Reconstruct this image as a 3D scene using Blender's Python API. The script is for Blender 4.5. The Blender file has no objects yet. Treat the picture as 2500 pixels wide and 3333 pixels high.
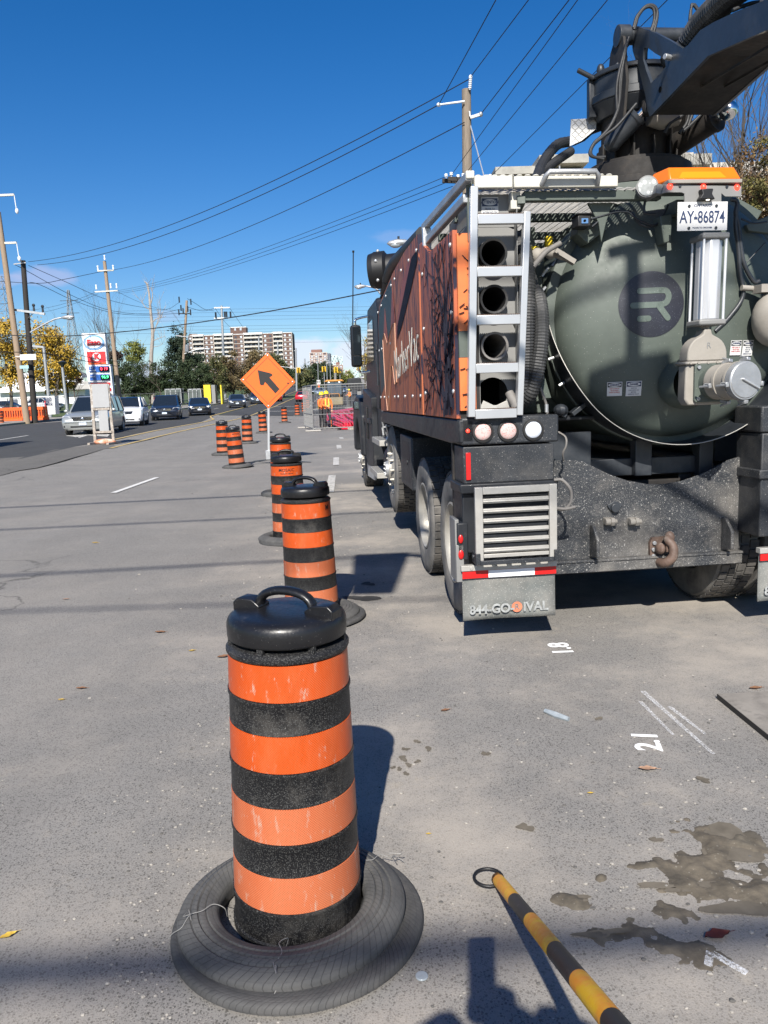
import bpy, bmesh, math, random
from mathutils import Vector, Matrix, Euler, noise
R=math.radians; PI=math.pi
random.seed(7)
S=bpy.context.scene; COL=S.collection
# ------------------------------------------------------------------ camera
CH=1.6; CF=2503.; TH=math.atan(373.5/2503); CY=R(1.5); RHO=.037
_f0=Vector((math.sin(CY),math.cos(CY),0)); _r0=Vector((_f0.y,-_f0.x,0))
CFW=_f0*math.cos(TH)+Vector((0,0,-1))*math.sin(TH); _u0=_r0.cross(CFW)
CR=math.cos(RHO)*_r0-math.sin(RHO)*_u0; CU=math.sin(RHO)*_r0+math.cos(RHO)*_u0
CP=Vector((0,0,CH))
cd=bpy.data.cameras.new('camera'); cam=bpy.data.objects.new('camera',cd); COL.objects.link(cam)
cd.sensor_fit='VERTICAL'; cd.sensor_height=36; cd.sensor_width=27; cd.lens=36*2503/3333
cd.clip_start=.05; cd.clip_end=6000
mt=Matrix((CR,CU,-CFW)).transposed().to_4x4(); mt.translation=CP; cam.matrix_world=mt
S.camera=cam
# ------------------------------------------------------------------ world and sun
EL=R(38.7); HD=R(8)
w=bpy.data.worlds.new('World'); S.world=w; w.use_nodes=True; nt=w.node_tree; nt.nodes.clear()
out=nt.nodes.new('ShaderNodeOutputWorld'); bg=nt.nodes.new('ShaderNodeBackground')
sky=nt.nodes.new('ShaderNodeTexSky'); sky.sky_type='NISHITA'; sky.sun_disc=False
sky.sun_elevation=EL; sky.sun_rotation=PI+HD; sky.altitude=100; sky.air_density=1.0; sky.dust_density=.5; sky.ozone_density=4.0
bg.inputs['Strength'].default_value=.068
L=nt.links
def wn(t,**k):
    n=nt.nodes.new(t)
    for a,b in k.items(): setattr(n,a,b)
    return n
tc=wn('ShaderNodeTexCoord')
mp=wn('ShaderNodeMapping'); mp.inputs['Scale'].default_value=(1,1,2.2); L.new(tc.outputs['Generated'],mp.inputs['Vector'])
nz=wn('ShaderNodeTexNoise'); nz.inputs['Scale'].default_value=22; nz.inputs['Detail'].default_value=7; nz.inputs['Roughness'].default_value=.55
L.new(mp.outputs[0],nz.inputs['Vector'])
def pdir(px,py): return (CFW+CR*(px-1250)/CF-CU*(py-1666.5)/CF).normalized()
prev=sky.outputs[0]
# three cloud banks low in the sky, each round a direction of its own
for (px,py,rad,sz,colr,amt) in ((150,905,.052,2.6,(5.2,5.6,7.2),.55),(20,915,.03,2.6,(5.2,5.6,7.2),.4),(985,1160,.055,1.5,(7.4,7.9,8.8),.85),(1150,1150,.06,1.6,(7.4,7.9,8.8),.85),(480,1225,.06,2.2,(6,6.6,8),.7),(540,1030,.03,2.2,(5.2,5.8,7.4),.3),(1300,770,.05,3,(5.2,5.8,7.4),.22)):
    d=pdir(px,py)
    sub=wn('ShaderNodeVectorMath',operation='SUBTRACT'); sub.inputs[1].default_value=d; L.new(tc.outputs['Generated'],sub.inputs[0])
    sc=wn('ShaderNodeVectorMath',operation='MULTIPLY'); sc.inputs[1].default_value=(1,1,sz); L.new(sub.outputs[0],sc.inputs[0])
    ln=wn('ShaderNodeVectorMath',operation='LENGTH'); L.new(sc.outputs[0],ln.inputs[0])
    mr=wn('ShaderNodeMapRange'); mr.inputs['From Min'].default_value=rad; mr.inputs['From Max'].default_value=0; L.new(ln.outputs['Value'],mr.inputs['Value'])
    ad=wn('ShaderNodeMath',operation='ADD'); L.new(nz.outputs['Fac'],ad.inputs[0]); L.new(mr.outputs[0],ad.inputs[1])
    m2=wn('ShaderNodeMapRange',interpolation_type='SMOOTHSTEP'); m2.inputs['From Min'].default_value=.78; m2.inputs['From Max'].default_value=1.15; m2.inputs['To Max'].default_value=amt; L.new(ad.outputs[0],m2.inputs['Value'])
    mk=wn('ShaderNodeMath',operation='MULTIPLY'); L.new(m2.outputs[0],mk.inputs[0])
    gt=wn('ShaderNodeMath',operation='GREATER_THAN'); gt.inputs[1].default_value=0; L.new(mr.outputs[0],gt.inputs[0]); L.new(gt.outputs[0],mk.inputs[1])
    mx=wn('ShaderNodeMix',data_type='RGBA'); mx.inputs['B'].default_value=(*colr,1); L.new(mk.outputs[0],mx.inputs['Factor']); L.new(prev,mx.inputs['A']); prev=mx.outputs['Result']
hs=wn('ShaderNodeHueSaturation'); hs.inputs['Saturation'].default_value=1.36; L.new(prev,hs.inputs['Color'])
hs.inputs['Hue'].default_value=.508; L.new(hs.outputs[0],bg.inputs['Color']); L.new(bg.outputs[0],out.inputs[0])
sl=bpy.data.lights.new('sun','SUN'); sl.energy=4.6; sl.angle=R(.53); sl.color=(1,.95,.87)
so=bpy.data.objects.new('sun',sl); COL.objects.link(so)
ldir=Vector((math.sin(HD)*math.cos(EL),math.cos(HD)*math.cos(EL),-math.sin(EL)))
so.rotation_euler=ldir.to_track_quat('-Z','Y').to_euler(); so.location=(-5,-40,40)
S.view_settings.view_transform='Standard'; S.view_settings.look='None'; S.view_settings.exposure=0.82; S.view_settings.gamma=1
# ------------------------------------------------------------------ pixel helpers (photo pixels 2500x3333)
def _ray(px,py): return CFW+CR*(px-1250)/CF-CU*(py-1666.5)/CF
def at(px,py,Y): d=_ray(px,py); return CP+d*(Y/d.y)
def gz(px,py,z=0.): d=_ray(px,py); return CP+d*((z-CH)/d.z)
# ------------------------------------------------------------------ terrain
AT=[(-60,0),(18,0),(28,.1),(36,.14),(50,.2),(62,.36),(70,.53),(86,.8),(107,1.3),(140,2.2),(200,4.2),(300,7.6),(430,12.3),(600,17.),(900,19.),(2500,19.)]
YS=[-60,-30,0,12,18,28,36,38,50,62,70,86,107,140,200,300,430,600,900,2500]
def A_(y):
    for (a,za),(b,zb) in zip(AT,AT[1:]):
        if y<=b: return za+(zb-za)*max(0,(y-a))/(b-a)
    return AT[-1][1]
def tz(x,y):
    b=min(1,max(0,(-5-x)/7))*.33; r=min(1,max(0,(y-12)/26))
    return A_(y)+b*r
# ------------------------------------------------------------------ mesh builder
class MB:
    def __init__(s): s.v=[]; s.f=[]; s.m=[]; s.k=0
    def add(s,vs,fs):
        n=len(s.v); s.v+= [tuple(p) for p in vs]
        for f in fs: s.f.append([i+n for i in f]); s.m.append(s.k)
        return s
    def box(s,x0,x1,y0,y1,z0,z1):
        return s.add([(x0,y0,z0),(x1,y0,z0),(x1,y1,z0),(x0,y1,z0),(x0,y0,z1),(x1,y0,z1),(x1,y1,z1),(x0,y1,z1)],
          [(0,3,2,1),(4,5,6,7),(0,1,5,4),(1,2,6,5),(2,3,7,6),(3,0,4,7)])
    def bar(s,p,q,wd,h,up=(0,0,1)):
        p=Vector(p);q=Vector(q);d=(q-p).normalized();u=Vector(up)
        if abs(d.dot(u))>.98: u=Vector((0,1,0))
        x=d.cross(u).normalized()*wd/2; y=x.cross(d).normalized()*h/2
        vs=[a+b for a in (p,q) for b in (-x-y,x-y,x+y,-x+y)]
        return s.add(vs,[(0,3,2,1),(4,5,6,7),(0,1,5,4),(1,2,6,5),(2,3,7,6),(3,0,4,7)])
    def cyl(s,p,q,r,r2=None,n=16,cap=True):
        r2=r if r2 is None else r2
        p=Vector(p);q=Vector(q);d=(q-p).normalized();u=Vector((0,0,1)) if abs(d.z)<.95 else Vector((1,0,0))
        x=d.cross(u).normalized(); y=d.cross(x)
        vs=[]
        for c,rr in ((p,r),(q,r2)):
            for i in range(n):
                a=2*PI*i/n; vs.append(c+(x*math.cos(a)+y*math.sin(a))*rr)
        fs=[(i,i+n,(i+1)%n+n,(i+1)%n) for i in range(n)]
        if cap: fs+= [tuple(range(n)),tuple(range(2*n-1,n-1,-1))]
        return s.add(vs,fs)
    def tube(s,pts,r,n=8,cap=True):
        pts=[Vector(p) for p in pts]; rs=r if isinstance(r,(list,tuple)) else [r]*len(pts)
        vs=[];x=None
        for i,p in enumerate(pts):
            d=(pts[min(i+1,len(pts)-1)]-pts[max(i-1,0)]).normalized()
            if x is None:
                u=Vector((0,0,1)) if abs(d.z)<.95 else Vector((1,0,0)); x=d.cross(u).normalized()
            else: x=(x-d*x.dot(d)).normalized()
            y=d.cross(x)
            for k in range(n): a=2*PI*k/n; vs.append(p+(x*math.cos(a)+y*math.sin(a))*rs[i])
        fs=[]
        for i in range(len(pts)-1):
            for k in range(n): fs.append((i*n+k,i*n+(k+1)%n,(i+1)*n+(k+1)%n,(i+1)*n+k))
        if cap: fs+=[tuple(range(n-1,-1,-1)),tuple(range((len(pts)-1)*n,len(pts)*n))]
        return s.add(vs,fs)
    def lathe(s,prof,n=32,o=(0,0,0),ax='z',ang=(0,2*PI)):
        o=Vector(o);vs=[];full=abs(ang[1]-ang[0]-2*PI)<1e-6;m=n if full else n+1
        for r,h in prof:
            for i in range(m):
                a=ang[0]+(ang[1]-ang[0])*i/n; c,t=math.cos(a)*r,math.sin(a)*r
                vs.append(o+Vector({'z':(c,t,h),'x':(h,c,t),'y':(c,h,t)}[ax]))
        fs=[]
        for j in range(len(prof)-1):
            for i in range(n):
                a,b=j*m+i,j*m+(i+1)%m; fs.append((a,b,b+m,a+m) if ax!='y' else (b,a,a+m,b+m))
        return s.add(vs,fs)
    def prism(s,poly,ax,a,b):
        n=len(poly); f={'x':lambda p,h:(h,p[0],p[1]),'y':lambda p,h:(p[0],h,p[1]),'z':lambda p,h:(p[0],p[1],h)}[ax]
        vs=[f(p,a) for p in poly]+[f(p,b) for p in poly]
        return s.add(vs,[tuple(range(n)),tuple(range(2*n-1,n-1,-1))]+[(i,i+n,(i+1)%n+n,(i+1)%n) for i in range(n)])
    def blob(s,c,rx,ry=None,rz=None,n=10,m=7):
        ry=ry or rx; rz=rz or rx; c=Vector(c); vs=[];fs=[]
        for j in range(m+1):
            t=PI*j/m
            for i in range(n):
                a=2*PI*i/n; vs.append(c+Vector((rx*math.sin(t)*math.cos(a),ry*math.sin(t)*math.sin(a),rz*math.cos(t))))
        for j in range(m):
            for i in range(n): fs.append((j*n+i,(j+1)*n+i,(j+1)*n+(i+1)%n,j*n+(i+1)%n))
        return s.add(vs,fs)
    def merge(s,o,mtx=None):
        n=len(s.v); s.v+=[tuple(mtx@Vector(p)) if mtx else p for p in o.v]
        for f,m in zip(o.f,o.m): s.f.append([i+n for i in f]); s.m.append(m)
        return s
    def build(s,name,mats,parent=None,bev=0,smooth=30,fix=True):
        me=bpy.data.meshes.new(name); me.from_pydata(s.v,[],s.f); 
        for m in (mats if isinstance(mats,(list,tuple)) else [mats]): me.materials.append(m)
        if any(s.m): me.polygons.foreach_set('material_index',s.m)
        if fix:
            bm=bmesh.new(); bm.from_mesh(me); bmesh.ops.recalc_face_normals(bm,faces=bm.faces); bm.to_mesh(me); bm.free()
        if smooth:
            me.shade_smooth(); me.set_sharp_from_angle(angle=R(smooth))
        me.update(); me.validate()
        o=bpy.data.objects.new(name,me); COL.objects.link(o)
        if parent: o.parent=parent
        if bev:
            b=o.modifiers.new('bevel','BEVEL'); b.width=bev; b.segments=2; b.limit_method='ANGLE'; b.angle_limit=R(40); b.harden_normals=False
        return o
def tag(o,label=None,cat=None,group=None,kind=None):
    if label: o['label']=label
    if cat: o['category']=cat
    if group: o['group']=group
    if kind: o['kind']=kind
    return o
def empty(name,loc=(0,0,0),rz=0,label=None,cat=None,group=None):
    o=bpy.data.objects.new(name,None); COL.objects.link(o); o.location=loc; o.rotation_euler=(0,0,rz); o.empty_display_size=.2
    return tag(o,label,cat,group)
def copy_tree(o,parent=None):
    c=o.copy(); COL.objects.link(c); c.parent=parent
    for ch in list(o.children): copy_tree(ch,c)
    return c
def text(name,body,size,mat_,parent=None,mtx=None,ext=.001,align='CENTER',bold=0,sx=1,space=1):
    cu=bpy.data.curves.new('txt','FONT'); cu.body=body; cu.size=size; cu.extrude=ext; cu.align_x=align; cu.align_y='CENTER'; cu.offset=bold; cu.space_character=space; cu.resolution_u=3
    t=bpy.data.objects.new('txt',cu); COL.objects.link(t)
    dg=bpy.context.evaluated_depsgraph_get(); me=bpy.data.meshes.new_from_object(t.evaluated_get(dg))
    bpy.data.objects.remove(t); me.name=name; me.materials.clear(); me.materials.append(mat_)
    me.transform(Matrix.Diagonal((sx,1,1,1)))
    if mtx: me.transform(mtx)
    o=bpy.data.objects.new(name,me); COL.objects.link(o); 
    if parent: o.parent=parent
    return o
def frame(o,x,y):  # matrix with given x and y axes (text plane)
    x=Vector(x).normalized(); y=Vector(y).normalized(); z=x.cross(y)
    m=Matrix((x,y,z)).transposed().to_4x4(); m.translation=Vector(o); return m
# ------------------------------------------------------------------ materials
def mat(name,col,rough=.6,metal=0,var=0,vs=4,bump=0,bs=40,speck=None,spec=.5,coat=0,emit=None,alpha=1,str_=(1,1,1),dirt=None,trans=0):
    m=bpy.data.materials.new(name); m.use_nodes=True; n=m.node_tree; N=n.nodes; Lk=n.links; b=N['Principled BSDF']
    c=(*col,1); b.inputs['Base Color'].default_value=c; b.inputs['Roughness'].default_value=rough; b.inputs['Metallic'].default_value=metal
    b.inputs['Specular IOR Level'].default_value=spec; b.inputs['Coat Weight'].default_value=coat; b.inputs['Alpha'].default_value=alpha
    b.inputs['Transmission Weight'].default_value=trans
    if emit: b.inputs['Emission Color'].default_value=(*emit[0],1); b.inputs['Emission Strength'].default_value=emit[1]
    t=N.new('ShaderNodeTexCoord'); mpp=N.new('ShaderNodeMapping'); mpp.inputs['Scale'].default_value=str_; Lk.new(t.outputs['Object'],mpp.inputs[0]); vec=mpp.outputs[0]
    cur=None
    def mixc(fac,a,bcol,blend='MIX'):
        x=N.new('ShaderNodeMix'); x.data_type='RGBA'; x.blend_type=blend
        if isinstance(fac,(int,float)): x.inputs['Factor'].default_value=fac
        else: Lk.new(fac,x.inputs['Factor'])
        if hasattr(a,'is_linked'): Lk.new(a,x.inputs['A'])
        else: x.inputs['A'].default_value=(*a[:3],1)
        if hasattr(bcol,'is_linked'): Lk.new(bcol,x.inputs['B'])
        else: x.inputs['B'].default_value=(*bcol[:3],1)
        return x.outputs['Result']
    if var:
        z=N.new('ShaderNodeTexNoise'); z.inputs['Scale'].default_value=vs; z.inputs['Detail'].default_value=6; z.inputs['Roughness'].default_value=.62; Lk.new(vec,z.inputs[0])
        mr=N.new('ShaderNodeMapRange'); mr.inputs['From Min'].default_value=.3; mr.inputs['From Max'].default_value=.7; Lk.new(z.outputs['Fac'],mr.inputs['Value'])
        cur=mixc(mr.outputs[0],[x*(1-var) for x in col],[min(1,x*(1+var)) for x in col])
    for d in (dirt or []):   # (colour, scale, lo, hi, amount)
        z=N.new('ShaderNodeTexNoise'); z.inputs['Scale'].default_value=d[1]; z.inputs['Detail'].default_value=8; z.inputs['Roughness'].default_value=.7; Lk.new(vec,z.inputs[0])
        mr=N.new('ShaderNodeMapRange'); mr.inputs['From Min'].default_value=d[2]; mr.inputs['From Max'].default_value=d[3]; mr.inputs['To Max'].default_value=d[4]; Lk.new(z.outputs['Fac'],mr.inputs['Value'])
        cur=mixc(mr.outputs[0],cur or col,d[0])
    for sp in ([speck] if isinstance(speck,tuple) else speck or []):  # (scale, radius, colour, amount)
        vo=N.new('ShaderNodeTexVoronoi'); vo.inputs['Scale'].default_value=sp[0]; Lk.new(t.outputs['Object'],vo.inputs[0])
        rn=N.new('ShaderNodeSeparateColor'); Lk.new(vo.outputs['Color'],rn.inputs[0])
        mu=N.new('ShaderNodeMath'); mu.operation='MULTIPLY'; mu.inputs[1].default_value=sp[1]; Lk.new(rn.outputs[0],mu.inputs[0])
        lt=N.new('ShaderNodeMath'); lt.operation='LESS_THAN'; Lk.new(vo.outputs['Distance'],lt.inputs[0]); Lk.new(mu.outputs[0],lt.inputs[1])
        am=N.new('ShaderNodeMath'); am.operation='MULTIPLY'; am.inputs[1].default_value=sp[3]; Lk.new(lt.outputs[0],am.inputs[0])
        cur=mixc(am.outputs[0],cur or col,sp[2])
    if cur: Lk.new(cur,b.inputs['Base Color'])
    if bump:
        z=N.new('ShaderNodeTexNoise'); z.inputs['Scale'].default_value=bs; z.inputs['Detail'].default_value=5; Lk.new(vec,z.inputs[0])
        bp=N.new('ShaderNodeBump'); bp.inputs['Strength'].default_value=bump; bp.inputs['Distance'].default_value=.01; Lk.new(z.outputs['Fac'],bp.inputs['Height']); Lk.new(bp.outputs[0],b.inputs['Normal'])
        if var or dirt:
            rr=N.new('ShaderNodeMapRange'); rr.inputs['To Min'].default_value=max(0,rough-.12); rr.inputs['To Max'].default_value=min(1,rough+.15); Lk.new(z.outputs['Fac'],rr.inputs['Value']); Lk.new(rr.outputs[0],b.inputs['Roughness'])
    return m
dust=(.36,.33,.29)
K={}
K['steel']=mat('galvanised_steel',(.38,.39,.40),.45,.6,.18,6,.1,60)
K['alu']=mat('aluminium',(.40,.39,.365),.5,.3,.14,5,.05,30,dirt=[((.30,.275,.235),4,.4,.75,.6)])
K['alubright']=mat('bright_aluminium',(.50,.51,.52),.36,.55,.05,3)
K['chrome']=mat('chrome',(.8,.8,.8),.12,1)
K['blkpaint']=mat('black_body_paint',(.016,.018,.022),.5,0,.2,4,.03,30,coat=.03,spec=.35,dirt=[(dust,6,.55,.85,.25)])
K['blkspk']=mat('black_splashed_paint',(.018,.021,.026),.5,0,.3,4,.05,40,speck=[(75,.20,(.4,.39,.37),.55),(190,.26,(.3,.29,.27),.5)],dirt=[(dust,2.4,.5,.85,.22)])
K['blkspk2']=mat('black_heavily_splashed_paint',(.018,.021,.026),.55,0,.3,4,.05,40,speck=[(60,.27,(.40,.39,.37),.6),(150,.36,(.33,.32,.30),.6),(330,.4,(.28,.27,.25),.5)],dirt=[(dust,1.7,.48,.72,.35),(dust,14,.55,.75,.25)])
K['rubber']=mat('tyre_rubber',(.028,.028,.029),.8,0,.3,8,.2,80,dirt=[(dust,5,.35,.8,.45)])
K['tyregrey']=mat('dusty_tyre_sidewall',(.085,.085,.083),.85,0,.3,6,.15,50,dirt=[(dust,4,.35,.75,.6)])
K['rubclean']=mat('black_rubber',(.012,.012,.012),.6,0,.2,8,.1,60)
K['green']=mat('dark_green_paint',(.076,.092,.079),.55,0,.18,2.5,.04,30,speck=[(70,.14,(.45,.46,.42),.5)],dirt=[((.10,.13,.11),2,.5,.9,.5)])
K['greydark']=mat('dark_grey_steel',(.022,.026,.032),.42,0,.3,3,.05,30,dirt=[((.10,.10,.10),3,.5,.85,.5)])
K['boomp']=mat('boom_dark_paint',(.028,.034,.042),.4,0,.25,3,.05,25,coat=.2,dirt=[((.09,.09,.09),4,.55,.85,.5)])
K['underside']=mat('oily_black_steel',(.013,.011,.010),.7,0,.4,5,.1,30,dirt=[((.07,.055,.04),5,.5,.85,.6)])
K['greyplate']=mat('grey_painted_plate',(.20,.20,.195),.5,0,.1,3,.03,30,dirt=[((.16,.15,.14),4,.55,.85,.4)])
K['beige']=mat('dusty_cast_valve',(.27,.25,.22),.7,0,.12,5,.1,40,dirt=[((.22,.20,.17),6,.5,.8,.5)])
K['white']=mat('white_paint',(.58,.58,.575),.5,0,.06,3)
K['offwhite']=mat('worn_white_paint',(.50,.485,.43),.5,0,.1,8,.1,40,dirt=[((.45,.38,.28),6,.6,.8,.6)])
K['black']=mat('plain_black',(.008,.008,.009),.5)
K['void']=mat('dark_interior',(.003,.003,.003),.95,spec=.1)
K['red']=mat('red_reflector',(.5,.012,.012),.3)
K['redlit']=mat('lit_red_lamp',(.6,.02,.02),.3,emit=((1,.04,.02),2.5))
K['amber']=mat('amber_plastic',(.62,.13,.008),.3,0,.1,5,coat=.3,emit=((1,.22,.01),.18))
K['amberlit']=mat('lit_amber_lens',(.80,.21,.008),.35,emit=((1,.16,.002),.15))
K['yellow']=mat('yellow_plastic',(.75,.55,.02),.5,0,.1,6)
K['orange']=mat('orange_plastic',(.70,.10,.012),.5,0,.12,5,dirt=[(dust,5,.6,.85,.35)])
K['concrete']=mat('concrete',(.36,.34,.31),.9,0,.12,2,.3,50,speck=(90,.2,(.2,.19,.18),.5))
K['wood']=mat('weathered_wood',(.19,.155,.12),.85,0,.3,5,.4,20,str_=(8,8,.6))
K['woodtan']=mat('tan_wood_pole',(.27,.20,.14),.85,0,.2,5,.3,20,str_=(8,8,.6))
K['woodblk']=mat('creosote_pole',(.025,.021,.018),.8,0,.3,5,.3,20,str_=(8,8,.6))
K['wire']=mat('cable_black',(.012,.013,.016),.7)
K['glass']=mat('dark_window_glass',(.012,.016,.02),.06,0,spec=.8,coat=.5)
K['porc']=mat('white_porcelain',(.7,.72,.75),.25)
K['hose']=mat('hose_black',(.02,.021,.023),.55,0,.3,10,.1,60)
K['hosegrey']=mat('dusty_grey_hose',(.16,.15,.14),.7,0,.2,10,.1,60)
K['brownrust']=mat('brown_painted_hitch',(.11,.072,.055),.6,0,.3,12,.3,60,dirt=[(dust,10,.55,.8,.6)])
K['bluesign']=mat('blue_sign',(.02,.10,.36),.4)
K['redsign']=mat('red_sign',(.55,.025,.03),.4)
K['navy']=mat('navy_text',(.02,.035,.09),.5)
# ------------------------------------------------------------------ ground
def asphalt(name,base,dusty,fines=1.):
    m=bpy.data.materials.new(name); m.use_nodes=True; n=m.node_tree; N=n.nodes; k=n.links; b=N['Principled BSDF']; b.inputs['Roughness'].default_value=.93; b.inputs['Specular IOR Level'].default_value=.25
    t=N.new('ShaderNodeTexCoord'); P=t.outputs['Object']
    def noi(s,d=6,r=.6,sc=None):
        z=N.new('ShaderNodeTexNoise'); z.inputs['Scale'].default_value=s; z.inputs['Detail'].default_value=d; z.inputs['Roughness'].default_value=r
        if sc:
            mm=N.new('ShaderNodeMapping'); mm.inputs['Scale'].default_value=sc; k.new(P,mm.inputs[0]); k.new(mm.outputs[0],z.inputs[0])
        else: k.new(P,z.inputs[0])
        return z.outputs['Fac']
    def mr(v,a,c,d=0,e=1,sm=False):
        x=N.new('ShaderNodeMapRange'); x.inputs[1].default_value=a; x.inputs[2].default_value=c; x.inputs[3].default_value=d; x.inputs[4].default_value=e
        if sm: x.interpolation_type='SMOOTHSTEP'
        k.new(v,x.inputs[0]); return x.outputs[0]
    def mix(f,a,c,bl='MIX'):
        x=N.new('ShaderNodeMix'); x.data_type='RGBA'; x.blend_type=bl
        for i,v in (('Factor',f),('A',a),('B',c)):
            if isinstance(v,(int,float)): x.inputs[i].default_value=v
            elif isinstance(v,tuple): x.inputs[i].default_value=(*v,1)
            else: k.new(v,x.inputs[i])
        return x.outputs['Result']
    def mul(a,c):
        x=N.new('ShaderNodeMath'); x.operation='MULTIPLY'; k.new(a,x.inputs[0])
        if isinstance(c,(int,float)): x.inputs[1].default_value=c
        else: k.new(c,x.inputs[1])
        return x.outputs[0]
    c=mix(mr(noi(1.3),.35,.7),tuple(v*.93 for v in base),tuple(v*1.08 for v in base))
    # worn wheel-path streaks along the road
    c=mix(mr(noi(1,4,.5,(1.6,.06,1)),.35,.7,0,.35),c,tuple(v*.80 for v in base))
    # aggregate stones, dark and light
    for sc,th,col,am in ((105,.46,tuple(v*.28 for v in base),.8),(62,.24,tuple(v*.45 for v in base),.6),(150,.30,tuple(min(1,v*1.5) for v in base),.4),(190,.55,tuple(v*.4 for v in base),.7)):
        v=N.new('ShaderNodeTexVoronoi'); v.inputs['Scale'].default_value=sc; k.new(P,v.inputs[0])
        s=N.new('ShaderNodeSeparateColor'); k.new(v.outputs['Color'],s.inputs[0])
        l=N.new('ShaderNodeMath'); l.operation='LESS_THAN'; k.new(v.outputs['Distance'],l.inputs[0]); k.new(mul(s.outputs[0],th),l.inputs[1])
        c=mix(mul(l.outputs[0],am*fines),c,col)
    # grit dust
    f=mr(noi(.55,9,.68),.42,.66,0,1,True)
    sx=N.new('ShaderNodeSeparateXYZ'); k.new(P,sx.inputs[0])
    near=mr(sx.outputs['Y'],34,14,.15,1); side=mr(sx.outputs['X'],-2.2,-.3,.22,1,True)
    f=mul(mul(f,near),side)
    c=mix(mul(f,.68),c,dusty)
    f2=mr(noi(2.6,10,.75),.56,.72,0,.5,True); c=mix(mul(f2,side),c,(.38,.33,.26))
    f3=mr(noi(.9,8,.8,(1,.35,1)),.60,.72,0,.35,True); c=mix(f3,c,tuple(v*.62 for v in base))
    # cracks
    v=N.new('ShaderNodeTexVoronoi'); v.feature='DISTANCE_TO_EDGE'; v.inputs['Scale'].default_value=.28
    dn=N.new('ShaderNodeTexNoise'); dn.inputs['Scale'].default_value=1.2; dn.inputs['Detail'].default_value=6; k.new(P,dn.inputs[0])
    av=N.new('ShaderNodeVectorMath'); av.operation='ADD'; k.new(P,av.inputs[0]); k.new(dn.outputs['Color'],av.inputs[1]); k.new(av.outputs[0],v.inputs[0])
    ck=mul(mr(v.outputs['Distance'],.006,.0,0,.6),mr(noi(.35,2),.5,.6)); c=mix(ck,c,(.03,.03,.03))
    k.new(c,b.inputs['Base Color'])
    bp=N.new('ShaderNodeBump'); bp.inputs['Strength'].default_value=.6; bp.inputs['Distance'].default_value=.004; k.new(noi(160,4,.7),bp.inputs['Height']); k.new(bp.outputs[0],b.inputs['Normal'])
    return m
K['road']=asphalt('grey_asphalt',(.222,.212,.198),(.41,.365,.31))
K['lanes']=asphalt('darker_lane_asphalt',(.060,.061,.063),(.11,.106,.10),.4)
K['rough']=asphalt('rough_patched_asphalt',(.14,.134,.125),(.22,.21,.19))
K['walk']=mat('pavement_concrete',(.25,.235,.21),.9,0,.12,1.2,.2,40)
K['grass']=mat('grass',(.055,.085,.022),.95,0,.45,3,.5,25,dirt=[((.16,.14,.06),1.5,.5,.75,.6)])
def refine(ys,step):
    o=[]
    for a,b in zip(ys,ys[1:]):
        n=max(1,int((b-a)/step(a))); o+=[a+(b-a)*i/n for i in range(n)]
    return o+[ys[-1]]
def sheet(name,polyx,ys,off,m,label=None):
    """grid that follows the terrain; polyx(y) -> list of x stations"""
    g=MB(); rows=[polyx(y) for y in ys]; n=len(rows[0])
    vs=[(x,y,tz(x,y)+off+max(0,y-30)*.00025*(1 if off else 0)) for r,y in zip(rows,ys) for x in r]
    g.add(vs,[(j*n+i,j*n+i+1,(j+1)*n+i+1,(j+1)*n+i) for j in range(len(ys)-1) for i in range(n-1)])
    return tag(g.build(name,m,smooth=0),kind='structure')
XS=[-700,-200,-60,-40,-25,-12,-5,0,5,12,30,60,200,700]
def SH(y):
    T_=[(60,0),(105,-1.3),(200,-3.),(430,-5.8),(2500,-6)]
    if y<=60: return 0
    for (a,p),(b,q) in zip(T_,T_[1:]):
        if y<=b: return p+(q-p)*(y-a)/(b-a)
    return -6
sheet('ground',lambda y:XS,YS,-.012,K['grass'])
sheet('road',lambda y:[-25,-12,-5,0,4,10,16] if y<45 else [(-19 if y>=70 else -24)+SH(y),-12+SH(y),-5,0,4+SH(y),5.2+SH(y),5.3+SH(y)],[y for y in YS],0,K['road'])
def edge(y): return -10.25-(1.2 if y>62 else max(0,(y-50)/12)*1.2)
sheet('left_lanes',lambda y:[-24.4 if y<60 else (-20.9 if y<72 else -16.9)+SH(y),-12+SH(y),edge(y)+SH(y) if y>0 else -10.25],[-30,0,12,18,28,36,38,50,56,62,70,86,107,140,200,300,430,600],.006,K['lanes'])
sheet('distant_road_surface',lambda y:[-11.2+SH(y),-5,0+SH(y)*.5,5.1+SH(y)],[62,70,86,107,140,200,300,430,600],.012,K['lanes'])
# torn strip of rough patched asphalt beside the turning lane
def flat(name,pts,off,m,kind='structure'):
    g=MB(); g.add([(p[0],p[1],tz(p[0],p[1])+off) for p in pts],[tuple(range(len(pts)))]); o=g.build(name,m,smooth=0)
    if kind: tag(o,kind=kind)
    return o
random.seed(3)
nearp=[gz(x+random.uniform(-6,6),y+random.uniform(-4,4)) for x,y in ((-60,1572),(0,1556),(60,1545),(130,1530),(190,1520),(240,1503),(290,1492),(340,1482),(385,1472))]
farp=[gz(x,y+random.uniform(-2,2)) for x,y in ((360,1463),(300,1470),(240,1478),(180,1488),(100,1503),(0,1512),(-60,1520))]
flat('rough_patch',[(p.x,p.y) for p in nearp+farp],.004,K['rough'])
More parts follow.
